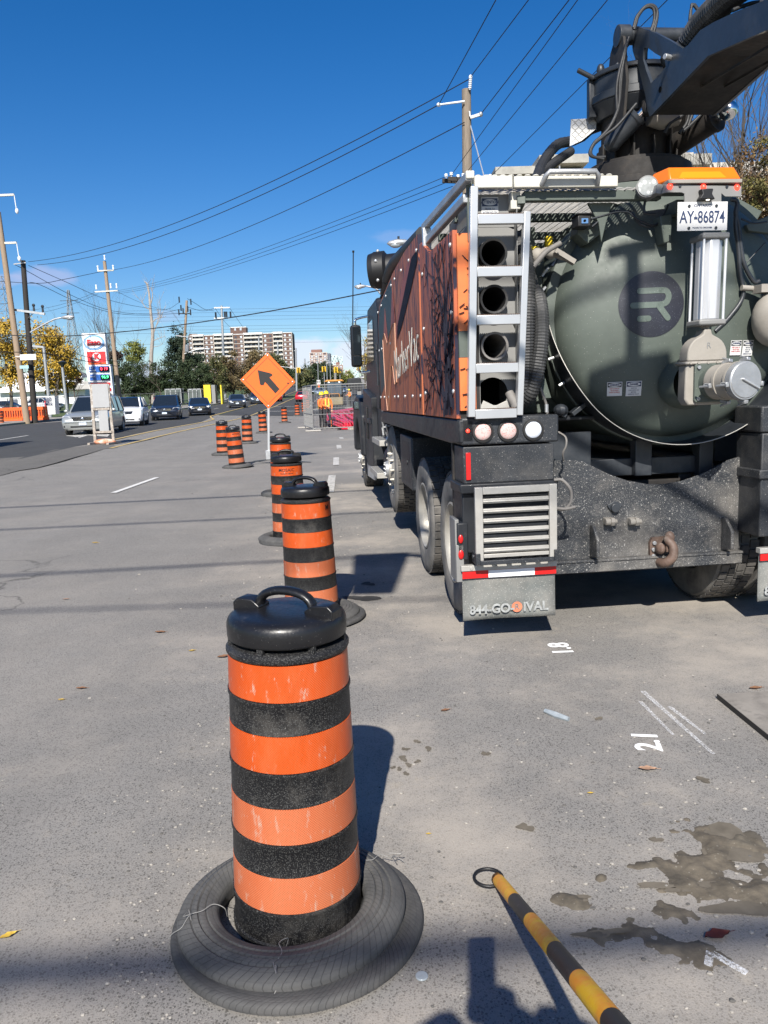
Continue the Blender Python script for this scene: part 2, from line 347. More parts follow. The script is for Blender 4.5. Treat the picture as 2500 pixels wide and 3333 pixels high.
# ---- kerbs and pavements
def kerbline(name,pts,wd,side):
    g=MB(); P=[]
    for a,b in zip(pts,pts[1:]):
        n=max(1,int((Vector(b)-Vector(a)).length/4)) if a[1]<150 else 3
        P+=[(a[0]+(b[0]-a[0])*i/n,a[1]+(b[1]-a[1])*i/n) for i in range(n)]
    P.append(pts[-1]); vs=[]
    for x,y in P:
        x+=SH(y)
        z=tz(x,y); vs+=[(x,y,z-.05),(x,y,z+.13),(x+side*.16,y,z+.14),(x+side*wd,y,z+.16),(x+side*wd,y,z-.3)]
    n=5; g.add(vs,[(j*n+i,j*n+i+1,(j+1)*n+i+1,(j+1)*n+i) for j in range(len(P)-1) for i in range(4)])
    return tag(g.build(name,K['walk'],smooth=0),kind='structure')
kerbline('pavement_left',[(-25,30),(-24.6,60),(-21.2,72),(-18.2,84),(-17,100),(-17,600)],3.2,-1)
kerbline('pavement_corner',[(-27.5,30),(-27.5,64)],7,-1)
kerbline('pavement_right',[(5.3,45),(5.3,600)],2.2,1)
kerbline('pavement_right_near',[(10.5,-20),(10.5,45)],3,1)
# ---- painted markings
K['wpaint']=mat('worn_white_road_paint',(.62,.61,.58),.8,0,.1,9,dirt=[((.22,.21,.20),14,.52,.66,.75)])
K['fadedpaint']=mat('faded_white_road_paint',(.50,.485,.455),.85,0,.1,9,dirt=[((.25,.24,.22),9,.45,.6,.9)])
K['ypaint']=mat('worn_yellow_road_paint',(.50,.36,.13),.8,0,.1,6,dirt=[((.17,.16,.14),6,.5,.66,.8)])
def line(name,pts,wd,m,off=.012):
    pts=[(p[0]+SH(p[1]),p[1]) for p in pts]; g=MB(); L_=[]
    for i,p in enumerate(pts):
        a=Vector(pts[max(0,i-1)][:2]); b=Vector(pts[min(len(pts)-1,i+1)][:2]); d=(b-a).normalized(); nrm=Vector((d.y,-d.x))*wd/2
        for s in (-1,1):
            q=Vector(p[:2])+nrm*s; L_.append((q.x,q.y,tz(q.x,q.y)+off+max(0,q.y-30)*.0004))
    g.add(L_,[(2*i,2*i+1,2*i+3,2*i+2) for i in range(len(pts)-1)]); return tag(g.build(name,m,smooth=0),kind='structure')
def dens(pts,st=3):
    o=[]
    for a,b in zip(pts,pts[1:]):
        n=max(1,int((Vector(b)-Vector(a)).length/st)); o+=[(a[0]+(b[0]-a[0])*i/n,a[1]+(b[1]-a[1])*i/n) for i in range(n)]
    return o+[pts[-1]]
line('painted_lane_dash',[(-4.69,14.5),(-4.6,17.3)],.12,K['wpaint'])
for a,b,x in ((13.2,16.2,-.58),(18.6,20.8,-.63),(24,25.6,-.69),(29,30,-.72)): line('faded_lane_dash',[(x,a),(x-.06,b)],.15,K['fadedpaint'])
line('yellow_line',dens([(-8.7,27),(-8.75,46),(-8.6,60),(-8.6,78),(-8.4,200),(-8.2,430)]),.13,K['ypaint'])
line('yellow_line',dens([(-10.0,30),(-10.0,50),(-10.15,54),(-10.9,57),(-11.4,59.5),(-11.5,62),(-11.4,75),(-11.3,200),(-11,430)],1.5),.13,K['ypaint'])
for y in range(15,60,9): line('painted_lane_dash',[(-15.3,y),(-15.3,y+3)],.12,K['wpaint'],.014)
for y in range(70,300,9): line('painted_lane_dash',[(-14.2,y),(-14.2,y+3)],.12,K['wpaint'],.016); line('painted_lane_dash',[(-4.8,y),(-4.8,y+3)],.12,K['wpaint'],.02)
line('stop_line',[(-8.5,70),(-2.5,70)],.4,K['wpaint'],.02); line('stop_line',[(-8.5,84),(4.9,84)],.4,K['wpaint'],.02)
# turn arrow painted in the centre lane
ar=[gz(x,y) for x,y in ((216,1450),(262,1444),(270,1437),(330,1443),(360,1443),(352,1449),(290,1448),(262,1455),(240,1452))]
flat('painted_turn_arrow',[(p.x,p.y) for p in ar],.011,K['fadedpaint'])
# dark oil stains and dust tracks
K['tar']=mat('tar_stain',(.035,.033,.03),.8,0,.3,20)
K['stain']=mat('damp_stain',(.135,.118,.094),.98,0,.22,14,spec=.08)
def splat(name,px,py,rx,ry,m,off=.003,seed=0,z=0):
    c=gz(px,py); a=gz(px+rx,py); b=gz(px,py-ry); rnd=random.Random(seed or int(px*7+py)); n=26; pts=[]
    ph=[rnd.uniform(0,6.28) for _ in range(5)]
    for i in range(n):
        t=2*PI*i/n; r=1+sum(.16/(j+1)*2*math.sin((j+2)*t+ph[j]) for j in range(5))
        pts.append((c.x+(a.x-c.x)*math.cos(t)*r, c.y+(b.y-c.y)*math.sin(t)*r))
    return flat(name,pts,off,m)
for s in ((1198,1901,22,5),(1185,1948,48,9),(560,1310,0,0)):
    if s[2]: splat('tar_stain',*s,K['tar'],.004)
for s in ((1580,2455,12,7),(1357,2415,10,5),(1395,2438,12,6),(1320,2440,11,5),(1312,2470,14,8),(1330,2492,10,6),(1360,2480,9,5),(1300,2505,9,5),(1322,2520,10,5),(1280,2500,8,4),(1710,2695,24,12),(1950,2340,12,5),(2135,2735,18,9),(2290,2540,20,9),(2430,2960,110,30),(2290,2890,90,18),(2140,2885,70,10),(2380,2750,110,50),(1880,2928,50,9),(1960,3040,80,14)): splat('damp_stain',*s,K['stain'],.004)
# ---- spray-painted survey marks
def spraymat():
    m=bpy.data.materials.new('spray_paint'); m.use_nodes=True; n=m.node_tree; N=n.nodes; k=n.links; b=N['Principled BSDF']; b.inputs['Base Color'].default_value=(.8,.8,.8,1); b.inputs['Roughness'].default_value=.8
    t=N.new('ShaderNodeTexCoord'); z=N.new('ShaderNodeTexNoise'); z.inputs['Scale'].default_value=140; z.inputs['Detail'].default_value=5; z.inputs['Roughness'].default_value=.7; k.new(t.outputs['Object'],z.inputs[0])
    x=N.new('ShaderNodeMapRange'); x.inputs[1].default_value=.40; x.inputs[2].default_value=.66; x.inputs[4].default_value=.8; k.new(z.outputs['Fac'],x.inputs[0]); k.new(x.outputs[0],b.inputs['Alpha']); return m
K['spray']=spraymat()
K['spraysolid']=mat('white_spray_paint',(.78,.78,.78),.8,0,.1,60)
def onroad(o): return tag(o,kind='structure')
def groundtext(body,px,py,size,rot,m,name='sprayed_mark'):
    c=gz(px,py); mm=Matrix.Translation((c.x,c.y,.0045))@Matrix.Rotation(R(rot),4,'Z'); return onroad(text(name,body,size,m,mtx=mm,ext=.0008,bold=.004))
groundtext('1.8',1828,2112,.18,88,K['spraysolid']); 
groundtext('2.1',2108,2415,.16,78,K['spraysolid'])
groundtext('7',2372,3140,.15,60,K['spray'])
for a,b,wd in (((2092,2252),(2322,2457),.028),((2083,2285),(2192,2395),.022),((2178,2302),(2296,2392),.026)):
    p=gz(*a); q=gz(*b); g=MB(); d=(q-p); nn=Vector((d.y,-d.x,0)).normalized()*wd/2; g.add([(v.x,v.y,.005) for v in (p-nn,p+nn,q+nn*.6,q-nn*.6)],[(0,1,2,3)]); onroad(g.build('sprayed_line',K['spray'],smooth=0))
# ---- wet mud: a height field that dips under the road where it thins out
K['mud']=mat('wet_mud',(.115,.096,.070),.72,0,.3,14,.25,60,dirt=[((.05,.044,.034),6,.45,.7,.8),((.16,.145,.11),5,.55,.75,.6)],speck=(60,.2,(.28,.26,.22),.5))
g=MB(); x0,x1,y0,y1=.2,2.2,1.25,2.75; nx,ny=215,160; vs=[]
def fbm(x,y,s,o=4): return noise.fractal(Vector((x*s,y*s,3.3)),.8,2.1,o)
blobs=[]
for px,py,r,hh in ((2400,2780,.17,.028),(2490,2800,.17,.032),(2330,2700,.06,.016),(2250,2665,.05,.014),(2450,2900,.13,.022),(2360,2920,.09,.014),(2190,2880,.08,.010),(2100,2890,.045,.009),(2490,2980,.12,.018),(2080,2820,.03,.009),(1870,2930,.04,.009),(1900,3040,.04,.008),(1960,3050,.04,.008),(2260,3010,.06,.009),(2100,3045,.05,.011),(2420,3060,.12,.014),(2030,2880,.05,.010),(2250,2760,.05,.01),(2340,3080,.1,.010),(2300,2840,.09,.014),(2150,2960,.07,.012),(2400,3120,.09,.012),(2200,2700,.035,.010),(2120,2700,.03,.010),(1950,2870,.03,.010)):
    c=gz(px,py); blobs.append((c.x,c.y,r,hh))
for j in range(ny+1):
    for i in range(nx+1):
        x=x0+(x1-x0)*i/nx; y=y0+(y1-y0)*j/ny; h=-.012
        f=fbm(x,y,5.5,5)
        for bx,by,r,hh in blobs:
            d=math.hypot((x-bx)*.8,(y-by)*1.25)/r
            if d<1.8: h=max(h,hh*(1-d*d)*.62+.036*f-.010)
        if h>-.01: h+=.006*fbm(x,y,28,3)*min(1,max(0,h/.008))
        vs.append((x,y,min(h*.6 if h>0 else h,.03)))
g.add(vs,[(j*(nx+1)+i,j*(nx+1)+i+1,(j+1)*(nx+1)+i+1,(j+1)*(nx+1)+i) for j in range(ny) for i in range(nx) if max(vs[j*(nx+1)+i][2],vs[j*(nx+1)+i+1][2],vs[(j+1)*(nx+1)+i][2],vs[(j+1)*(nx+1)+i+1][2])>-.002])
tag(g.build('mud',K['mud'],smooth=60,fix=False),'wet brown mud splashed on the asphalt at the right','mud',kind='stuff')
# ---- loose grit
K['stone']=mat('grit_stones',(.29,.27,.24),.9,0,.25,30)
K['stoned']=mat('dark_grit_stones',(.10,.095,.088),.9,0,.25,30)
g=MB(); rnd=random.Random(5)
def stone(x,y,r):
    n0=len(g.v); g.k=0 if rnd.random()<.72 else 1; z=tz(x,y); vs=[]
    a0=rnd.random()*6
    for zz,rr in ((-.2,.8),(.35,1.),(.8,.55)):
        for i in range(5): a=a0+i*1.256+rnd.uniform(-.3,.3); q=rr*rnd.uniform(.75,1.15)*r; vs.append((x+q*math.cos(a)*1.15,y+q*math.sin(a),z+zz*r*.8))
    g.add(vs,[(i,(i+1)%5,5+(i+1)%5,5+i) for i in range(5)]+[(5+i,5+(i+1)%5,10+(i+1)%5,10+i) for i in range(5)]+[(10,11,12,13,14)])
def sc(n,cx,cy,sx,sy,r0,r1):
    for _ in range(n):
        stone(rnd.gauss(cx,sx),rnd.gauss(cy,sy),r0+(r1-r0)*rnd.random()**3)
sc(500,-.62,2.3,.13,.5,.0015,.007); sc(300,-.75,3.4,.14,.8,.002,.007); sc(260,.1,2.2,.3,.5,.0015,.006); sc(600,1.2,2.1,.4,.5,.0015,.009); sc(700,.5,4,.8,1.6,.0015,.008); sc(500,-.2,9,.9,3,.003,.012); sc(300,1.6,3.2,.5,.8,.0015,.008); sc(150,-1.6,3,.9,1.5,.0015,.005); sc(250,-1,15,1.2,5,.004,.016)
tag(g.build('gravel',[K['stone'],K['stoned']],smooth=0,fix=False),'loose pale grit scattered over the asphalt','gravel',kind='stuff')
# ---- fallen leaves
def leaf(px,py,ln,col,rot,label,curl=.3):
    c=gz(px,py); g=MB(); vs=[];n=7
    for i in range(n):
        t=i/(n-1); wd=math.sin(PI*min(1,t*1.05))**.8*.27*ln*(1 if i%2 else .75); xx=(t-.5)*ln
        for s in (-1,0,1): vs.append((xx,s*wd,.004+curl*ln*.25*abs(s)+.12*ln*curl*math.sin(t*PI*2+1)**2))
    g.add(vs,[(3*i+j,3*i+j+1,3*i+4+j,3*i+3+j) for i in range(n-1) for j in (0,1)])
    g.tube([(ln*.48,0,.008),(ln*.75,ln*.06,.004)],.0008*ln/.06,4)
    o=g.build('fallen_leaf',col,smooth=60,fix=False); o.location=(c.x,c.y,.001); o.rotation_euler=(0,0,R(rot)); return tag(o,label,'leaf','fallen leaves on the road')
lb=mat('brown_leaf',(.20,.10,.05),.7,0,.3,30); ly=mat('yellow_leaf',(.55,.36,.05),.6,0,.3,30); lr=mat('dark_red_leaf',(.10,.02,.012),.6,0,.3,30); lo_=mat('pale_brown_leaf',(.33,.2,.13),.7,0,.3,30)
for a in ((730,2140,.085,lb,20,'crumpled brown leaf left of the nearest drum'),(625,2120,.04,ly,10,'small yellowish leaf left of the nearest drum'),(522,2060,.075,lb,-5,'thin brown leaf on the grey road mid left'),(200,2280,.035,ly,0,'tiny yellow leaf on the open asphalt at left'),(28,3050,.05,ly,35,'curled yellow leaf at the lower left edge'),(2108,2507,.075,lo_,-8,'pale brown leaf beside the sprayed 2.1 mark'),(2335,3050,.085,lr,12,'dark red leaf in the lower right near the mud'),(1450,2315,.05,lb,20,'reddish brown leaf right of the drum shadow'),(1922,2585,.025,ly,0,'yellow leaf fragment in the middle of the right side'),(310,1768,.07,ly,0,'yellow leaf far out on the left lane'),(215,1952,.05,lo_,10,'pale leaf at left above the middle'),(2460,2243,.07,lb,5,'brown leaf lying on the plywood board'),(1395,2718,.02,ly,0,'small yellow speck of leaf right of the nearest drum'),(265,2243,.06,lb,0,'dark curled leaf on the left road')): leaf(*a)
# ---- plywood road plate at the right edge
g=MB(); a=gz(2335,2275); b=gz(2500,2410); d=(b-a).normalized(); nrm=Vector((-d.y,d.x,0)); 
if nrm.x<0: nrm=-nrm
b=a+d*1.3; c4=[a,b,b+nrm*1.2,a+nrm*1.2]; g.prism([(p.x,p.y) for p in c4],'z',.002,.028)
K['ply']=mat('dusty_plywood',(.23,.21,.185),.85,0,.25,6,.3,30,dirt=[((.10,.09,.08),9,.5,.7,.8)])
pb0=tag(g.build('plywood_board',K['ply'],bev=.002),'dusty plywood board lying on the road at the right edge','board')
g=MB(); e_=-nrm.normalized()*.003; g.prism([(p.x,p.y) for p in (a+e_,b+e_,b+e_*.2,a+e_*.2)],'z',.003,.0275); g.build('dark_board_edge',K['black'],pb0)
# ---- squashed clear bottle and lid
g=MB(); c=gz(1810,2335); g.tube([(c.x-.04,c.y+.06,.012),(c.x,c.y,.013),(c.x+.05,c.y-.05,.009)],[.011,.017,.012],8)
K['clear']=mat('crushed_clear_plastic',(.26,.29,.31),.2,0,.2,30,spec=.7)
tag(g.build('plastic_bottle',K['clear']),'flattened clear plastic scrap on the asphalt right of the drum','litter')
g=MB(); c=gz(1373,3180); g.cyl((c.x,c.y,0),(c.x,c.y,.006),.018,n=20); tag(g.build('litter_disc',K['clear'],bev=.002),'small translucent plastic lid right of the nearest tyre base','litter')
# ---- striped rod with ring end, leaning into the hand of the photographer
p0=gz(1625,2868,.03); dd=_ray(2000,3333); p1=CP+dd*1.22; D_=(p1-p0); rodn=D_.normalized()
rod=empty('striped_rod',p0,0,'orange and black striped wooden rod with a black ring at its far end','rod')
def pj(p): v=p-CP; z=v.dot(CFW); return Vector((1250+CF*v.dot(CR)/z,1666.5-CF*v.dot(CU)/z))
def tpx(px,py):
    best=min((( (pj(p0+D_*t)-Vector((px,py))).length,t) for t in [i/400 for i in range(-20,700)] )); return best[1]*D_.length
bounds=[tpx(1400+x*.663,2000+y*.663) for x,y in ((300,1325),(395,1425),(480,1520),(600,1668),(735,1800),(905,1990))]
bounds=[0]+bounds+[bounds[-1]+.2,bounds[-1]+.4,bounds[-1]+.62]
K['rodor']=mat('chipped_orange_rod_paint',(.85,.30,.02),.45,0,.1,8,.1,60,dirt=[((.85,.50,.01),9,.42,.58,.9),((.1,.05,.02),26,.66,.70,.7)])
K['rodbk']=mat('black_rod_paint',(.015,.015,.017),.5,0,.2,8,dirt=[((.12,.12,.12),10,.6,.7,.5)])
for i,(a,b) in enumerate(zip(bounds,bounds[1:])):
    g=MB(); g.cyl(rodn*a,rodn*b,.0205,n=20); g.build('stripe_band',K['rodbk'] if i%2==0 else K['rodor'],rod)
g=MB(); rc=-rodn*.005; side=rodn.cross(Vector((0,0,1))).normalized(); fwd=Vector((rodn.x,rodn.y,0)).normalized()
g.tube([Vector((0,0,-.012))-fwd*.045*0+ (side*math.cos(t)-fwd*math.sin(t)*1.)*.047-fwd*.04+Vector((-.03,0,0)) for t in [2*PI*i/24 for i in range(25)]],.0055,8,False)
g.build('end_ring',K['black'],rod,smooth=60)
# ------------------------------------------------------------------ construction drums
def ringbump(name,col,dirtc,amt,freq):
    m=mat(name,col,.85,0,.25,9,0,40,dirt=[(dirtc,7,.38,.72,amt)]); n=m.node_tree; N=n.nodes; k=n.links; b=N['Principled BSDF']
    t=N.new('ShaderNodeTexCoord'); s=N.new('ShaderNodeSeparateXYZ'); k.new(t.outputs['Object'],s.inputs[0])
    a=N.new('ShaderNodeMath'); a.operation='ARCTAN2'; k.new(s.outputs[1],a.inputs[0]); k.new(s.outputs[0],a.inputs[1])
    z=N.new('ShaderNodeTexNoise'); z.inputs['Scale'].default_value=25; k.new(t.outputs['Object'],z.inputs[0])
    ln=N.new('ShaderNodeVectorMath'); ln.operation='LENGTH'; k.new(t.outputs['Object'],ln.inputs[0])
    w2=N.new('ShaderNodeMath'); w2.operation='MULTIPLY_ADD'; w2.inputs[1].default_value=3.2; k.new(ln.outputs['Value'],w2.inputs[0]); k.new(a.outputs[0],w2.inputs[2])
    w3=N.new('ShaderNodeMath'); w3.operation='MULTIPLY'; w3.inputs[1].default_value=freq; k.new(w2.outputs[0],w3.inputs[0])
    si=N.new('ShaderNodeMath'); si.operation='SINE'; k.new(w3.outputs[0],si.inputs[0])
    mr=N.new('ShaderNodeMapRange'); mr.inputs[1].default_value=.93; mr.inputs[2].default_value=1; mr.inputs[3].default_value=1; mr.inputs[4].default_value=0; k.new(si.outputs[0],mr.inputs[0])
    # concentric grooves
    w4=N.new('ShaderNodeMath'); w4.operation='MULTIPLY'; w4.inputs[1].default_value=330; k.new(ln.outputs['Value'],w4.inputs[0])
    s2=N.new('ShaderNodeMath'); s2.operation='SINE'; k.new(w4.outputs[0],s2.inputs[0])
    m2=N.new('ShaderNodeMapRange'); m2.inputs[1].default_value=.8; m2.inputs[2].default_value=1; m2.inputs[3].default_value=1; m2.inputs[4].default_value=.75; k.new(s2.outputs[0],m2.inputs[0])
    mu=N.new('ShaderNodeMath'); mu.operation='MULTIPLY'; k.new(mr.outputs[0],mu.inputs[0]); k.new(m2.outputs[0],mu.inputs[1])
    ad=N.new('ShaderNodeMath'); ad.operation='MULTIPLY_ADD'; ad.inputs[1].default_value=.25; k.new(z.outputs['Fac'],ad.inputs[0]); k.new(mu.outputs[0],ad.inputs[2])
    bp=N.new('ShaderNodeBump'); bp.inputs['Strength'].default_value=.7; bp.inputs['Distance'].default_value=.003; k.new(ad.outputs[0],bp.inputs['Height']); k.new(bp.outputs[0],b.inputs['Normal'])
    old=b.inputs['Base Color'].links[0].from_socket; mx=N.new('ShaderNodeMix'); mx.data_type='RGBA'; mx.blend_type='MULTIPLY'; mx.inputs['Factor'].default_value=.30
    k.new(old,mx.inputs['A']); k.new(mu.outputs[0],mx.inputs['B']); k.new(mx.outputs['Result'],b.inputs['Base Color']); return m
K['tread']=ringbump('cut_tyre_tread',(.062,.062,.062),(.125,.12,.112),.8,84)
K['tread2']=ringbump('cut_tyre_sidewall',(.048,.048,.048),(.11,.105,.10),.7,120)
def sheeting(w=0.):
    m=mat('orange_reflective_sheeting',(.62-.06*w,.085+.035*w,.008+.03*w),.4+.1*w,0,.2,4,0,1,coat=.10*(1-w),str_=(1,1,.35),dirt=[((.50,.17,.08),4,.45-.12*w,.75-.1*w,.7),((.48,.07,.006),9,.5,.62,.5*(1-w)),((.52,.38,.30),34,.60-.02*w,.68,.7),((.60,.5,.42),70,.66,.70,.7),((.12,.05,.03),16,.64,.74,.6)]); n=m.node_tree; N=n.nodes; k=n.links; b=N['Principled BSDF']
    # honeycomb cells of the reflective film
    t=N.new('ShaderNodeTexCoord'); s=N.new('ShaderNodeSeparateXYZ'); k.new(t.outputs['Object'],s.inputs[0])
    a=N.new('ShaderNodeMath'); a.operation='ARCTAN2'; k.new(s.outputs[1],a.inputs[0]); k.new(s.outputs[0],a.inputs[1])
    am=N.new('ShaderNodeMath'); am.operation='MULTIPLY'; am.inputs[1].default_value=.19; k.new(a.outputs[0],am.inputs[0])
    c=N.new('ShaderNodeCombineXYZ'); k.new(am.outputs[0],c.inputs[0]); k.new(s.outputs[2],c.inputs[1])
    mp=N.new('ShaderNodeMapping'); mp.inputs['Rotation'].default_value=(0,0,R(45)); mp.inputs['Scale'].default_value=(190,190,190); k.new(c.outputs[0],mp.inputs[0])
    v=N.new('ShaderNodeTexVoronoi'); v.feature='DISTANCE_TO_EDGE'; v.inputs['Randomness'].default_value=0; v.inputs['Scale'].default_value=1; k.new(mp.outputs[0],v.inputs[0])
    mr=N.new('ShaderNodeMapRange'); mr.inputs[1].default_value=.05; mr.inputs[2].default_value=.16; mr.inputs[3].default_value=1.1; mr.inputs[4].default_value=.62; k.new(v.outputs['Distance'],mr.inputs[0])
    old=b.inputs['Base Color'].links[0].from_socket; mx=N.new('ShaderNodeMix'); mx.data_type='RGBA'; mx.blend_type='MULTIPLY'; mx.inputs['Factor'].default_value=1; k.new(old,mx.inputs['A']); k.new(mr.outputs[0],mx.inputs['B']); k.new(mx.outputs['Result'],b.inputs['Base Color'])
    return m
K['sheet']=sheeting(); K['sheetold']=sheeting(1.)
K['drum']=mat('black_drum_plastic',(.010,.010,.011),.5,0,.2,6,.12,220,spec=.35,speck=[(330,.55,(.10,.10,.095),.7),(60,.10,(.3,.29,.27),.5)],dirt=[(dust,5,.52,.8,.25)])
K['lid']=mat('black_lid_plastic',(.008,.008,.009),.34,0,.3,6,.06,120,speck=[(150,.13,(.35,.34,.33),.5)],dirt=[((.10,.10,.105),7,.6,.75,.5)],spec=.5)
def rb(z): return .200-.022*z/.868
def make_drum(detail=True):
    d=empty('construction_drum')
    n=64 if detail else 28; zs=[0,.122,.234,.335,.445,.550,.661,.759,.868]
    prof=[(rb(0)+.004,0),(rb(0)+.004,.02),(rb(.02)-.001,.024)]
    for i in range(1,8,2):
        a,b=zs[i],zs[i+1]; prof+=[(rb(a),a-.014),(rb(a)+.004,a-.010),(rb(a)+.004,a-.001),(rb(a)-.003,a),(rb(b)-.003,b),(rb(b),b+.001)]
    prof+=[(rb(.868)+.003,.870),(rb(.868)+.006,.876),(rb(.868)+.006,.884),(rb(.868)+.002,.886),(rb(.868)-.004,.893),(rb(.868)-.012,.897),(.13,.899)]
    g=MB(); g.lathe(prof,n)
    if detail:
        for i in range(7):
            a=2*PI*i/7+.3; c,s_=math.cos(a),math.sin(a); q=.166; g.bar((c*q,s_*q,.893),(c*q,s_*q,.928),.02,.012)
    g.build('drum_body',K['drum'],d,smooth=50)
    for i in range(1,8,2):
        a,b=zs[i]+.001,zs[i+1]-.001; g=MB(); g.lathe([(rb(a)-.002,a),(rb(a)+.0008,a+.001),(rb(b)+.0008,b-.001),(rb(b)-.002,b)],n); g.build('reflective_band',K['sheetold'] if i<4 else K['sheet'],d,smooth=50)
    # lid with rounded shoulder and two lugs
    g=MB(); r=.178
    g.lathe([(.12,.905),(r-.014,.908),(r-.002,.913),(r,.918),(r+.001,.948),(r-.001,.962),(r-.006,.972),(r-.016,.979),(r-.04,.983),(.08,.986),(0,.987)],n)
    for s in (-1,1):
        g.prism([(s*(r-.10),.985),(s*(r-.008),.955),(s*(r-.006),.998),(s*(r-.022),1.012),(s*(r-.075),1.010),(s*(r-.10),.992)],'y',-.030,.030)
    g.build('lid',K['lid'],d,bev=.006 if detail else 0,smooth=50)
    g=MB(); m_=14
    pts=[(-.098,0,.972)]+[(-.092*math.cos(t),0,.985+.056*math.sin(t)**.7) for t in [PI*i/m_ for i in range(0,m_+1)]]+[(.098,0,.972)]
    g.tube(pts,[.015]+[.0135]*(len(pts)-2)+[.015],10); h=g.build('handle',K['lid'],d,smooth=60)
    h.scale=(1,1.5,1)
    return d
def tyre_base(d,R0=.385,tilt=(0,0),two=True):
    g=MB(); pr=[(.236,.0),(.230,.035),(.234,.052),(.245,.062),(.268,.068),(.272,.063),(.277,.068),(.292,.067),(.296,.061),(.301,.066),(.316,.062),(.320,.055),(.325,.058),(.333,.055),(.350,.045),(.362,.036),(.366,.026),(.360,.0)]
    g.lathe([(r*R0/.385,z) for r,z in pr],72); o=g.build('tyre_ring',K['tread'],d,smooth=50)
    o.rotation_euler=(R(tilt[0]),R(tilt[1]),0); o.location=(.0,-.035,.012)
    g=MB(); g.lathe([(.30,.02),(.35,.026),(.375,.027),(.384,.020),(.387,.009),(.384,0)],72); o2=g.build('tyre_ring',K['tread2'],d,smooth=50); o2.location=(.03,-.05,0); o2.rotation_euler=(R(-1),R(-1.5),0)
    return o
# nearest drum
d1=make_drum(True); tag(d1,'nearest and largest orange and black striped drum standing in a cut tyre ring','traffic drum','construction drums along the lane closure')
d1.location=(-.258,2.243,0); d1.rotation_euler=(R(-.4),R(.7),R(-26)); tyre_base(d1,.372,(0,-1.5))
K['tie']=mat('pale_wire_tie',(.24,.235,.225),.6,.1)
def spl2(P):
    P=[Vector(p) for p in P]; P=[P[0]*2-P[1]]+P+[P[-1]*2-P[-2]]; o=[]
    for i in range(1,len(P)-2):
        a,b,c,d=P[i-1:i+3]
        for k in range(5): t=k/5; o.append(.5*((2*b)+(c-a)*t+(2*a-5*b+4*c-d)*t*t+(3*b-a-3*c+d)*t**3))
    return o+[P[-2]]
for a0,ln in ((200,.0),(-95,.0),(28,0)):
    g=MB(); a=R(a0+26); ca,sa=math.cos(a),math.sin(a); pts=[]
    for rr,zz,of in ((.226,.04,0),(.235,.078,.01),(.265,.086,-.01),(.30,.084,.005),(.335,.070,-.01),(.364,.052,.012),(.388,.033,.0),(.402,.012,-.01)): pts.append((ca*rr-sa*of,sa*rr+ca*of,zz))
    g.tube(spl2(pts),.0011,5); q=pts[4]; g.tube([(q[0],q[1],q[2]),(q[0]+.012,q[1]-.01,q[2]+.014),(q[0]+.03*ca+.012,q[1]+.03*sa,q[2]+.006),(q[0]-.012,q[1]+.01,q[2]+.008),(q[0]+.02,q[1]-.02,q[2]+.002)],.0013,5)
    g.build('wire_tie',K['tie'],d1,smooth=60)
# far drum prototype and its copies
K['mosaic']=K['black']
def curved_text(body,size,z,ang0,rad,parent,m):
    o=text('company_mark',body,size,m,parent,ext=.0006,bold=.0005)
    me=o.data
    for v in me.vertices:
        x,y,h=v.co; a=R(ang0)+x/rad; rr=rad+.0012+h; v.co=(math.cos(a)*rr,math.sin(a)*rr,z+y)
    return o
dp=make_drum(False); tyre_base(dp)
ctag='construction drums along the lane closure'
def drum_at(o,px,py,Y,label,rz=0,tilt=(0,0),z=None,sc=1.):
    p=at(px,py,Y); zz=tz(p.x,p.y) if z is None else z; o.location=(p.x,p.y,zz); o.rotation_euler=(R(tilt[0]),R(tilt[1]),R(rz)); o.scale=(sc,)*3; tag(o,label,'traffic drum',ctag)
drums=[(1020,2040,5.6,'second nearest striped drum, behind the nearest one','n'),
 (945,1745,8.85,'third striped drum with a company mark on its top band','m'),
 (920,1600,13.3,'striped drum mostly hidden behind the third nearest drum','n'),
 (772,1512,19.2,'leaning striped drum left of the orange arrow sign','l'),
 (728,1474,23.4,'leftmost drum of the group by the arrow sign','n'),
 (806,1438,28.5,'striped drum between the leaning drum and the sign pole','n'),
 (857,1408,36.4,'striped drum directly behind the sign pole','n'),
 (927,1380,50,'small striped drum right of the arrow sign pole','n'),
 (968,1355,62,'distant striped drum, second right of the arrow sign pole','n'),
 (990,1343,69,'distant striped drum beside the fence, nearer of two','n'),
 (1003,1337,80,'farthest striped drum, partly behind the fence','n'),
 (6,1394,57,'striped drum cut off by the left edge beside the orange barriers','n')]
for i,(px,py,Y,lab,k_) in enumerate(drums):
    o=dp if i==0 else copy_tree(dp)
    drum_at(o,px,py,Y,lab,rz=(i*37)%60-20,tilt=(0,-3.2) if k_=='l' else (0,.6*((i%3)-1)))
    if k_=='m':
        curved_text('MOSAIC',.05,.825,-85,.1795,o,K['black']); curved_text('TRANSIT GROUP',.02,.785,-85,.1795,o,K['black']); o.rotation_euler.z=0
    if k_=='l': curved_text('MOSAIC',.05,.825,-60,.1795,o,K['black']); o.rotation_euler.z=0
for nm in (0,):
    curved_text('M',.055,.825,-10,.1795,dp,K['black'])
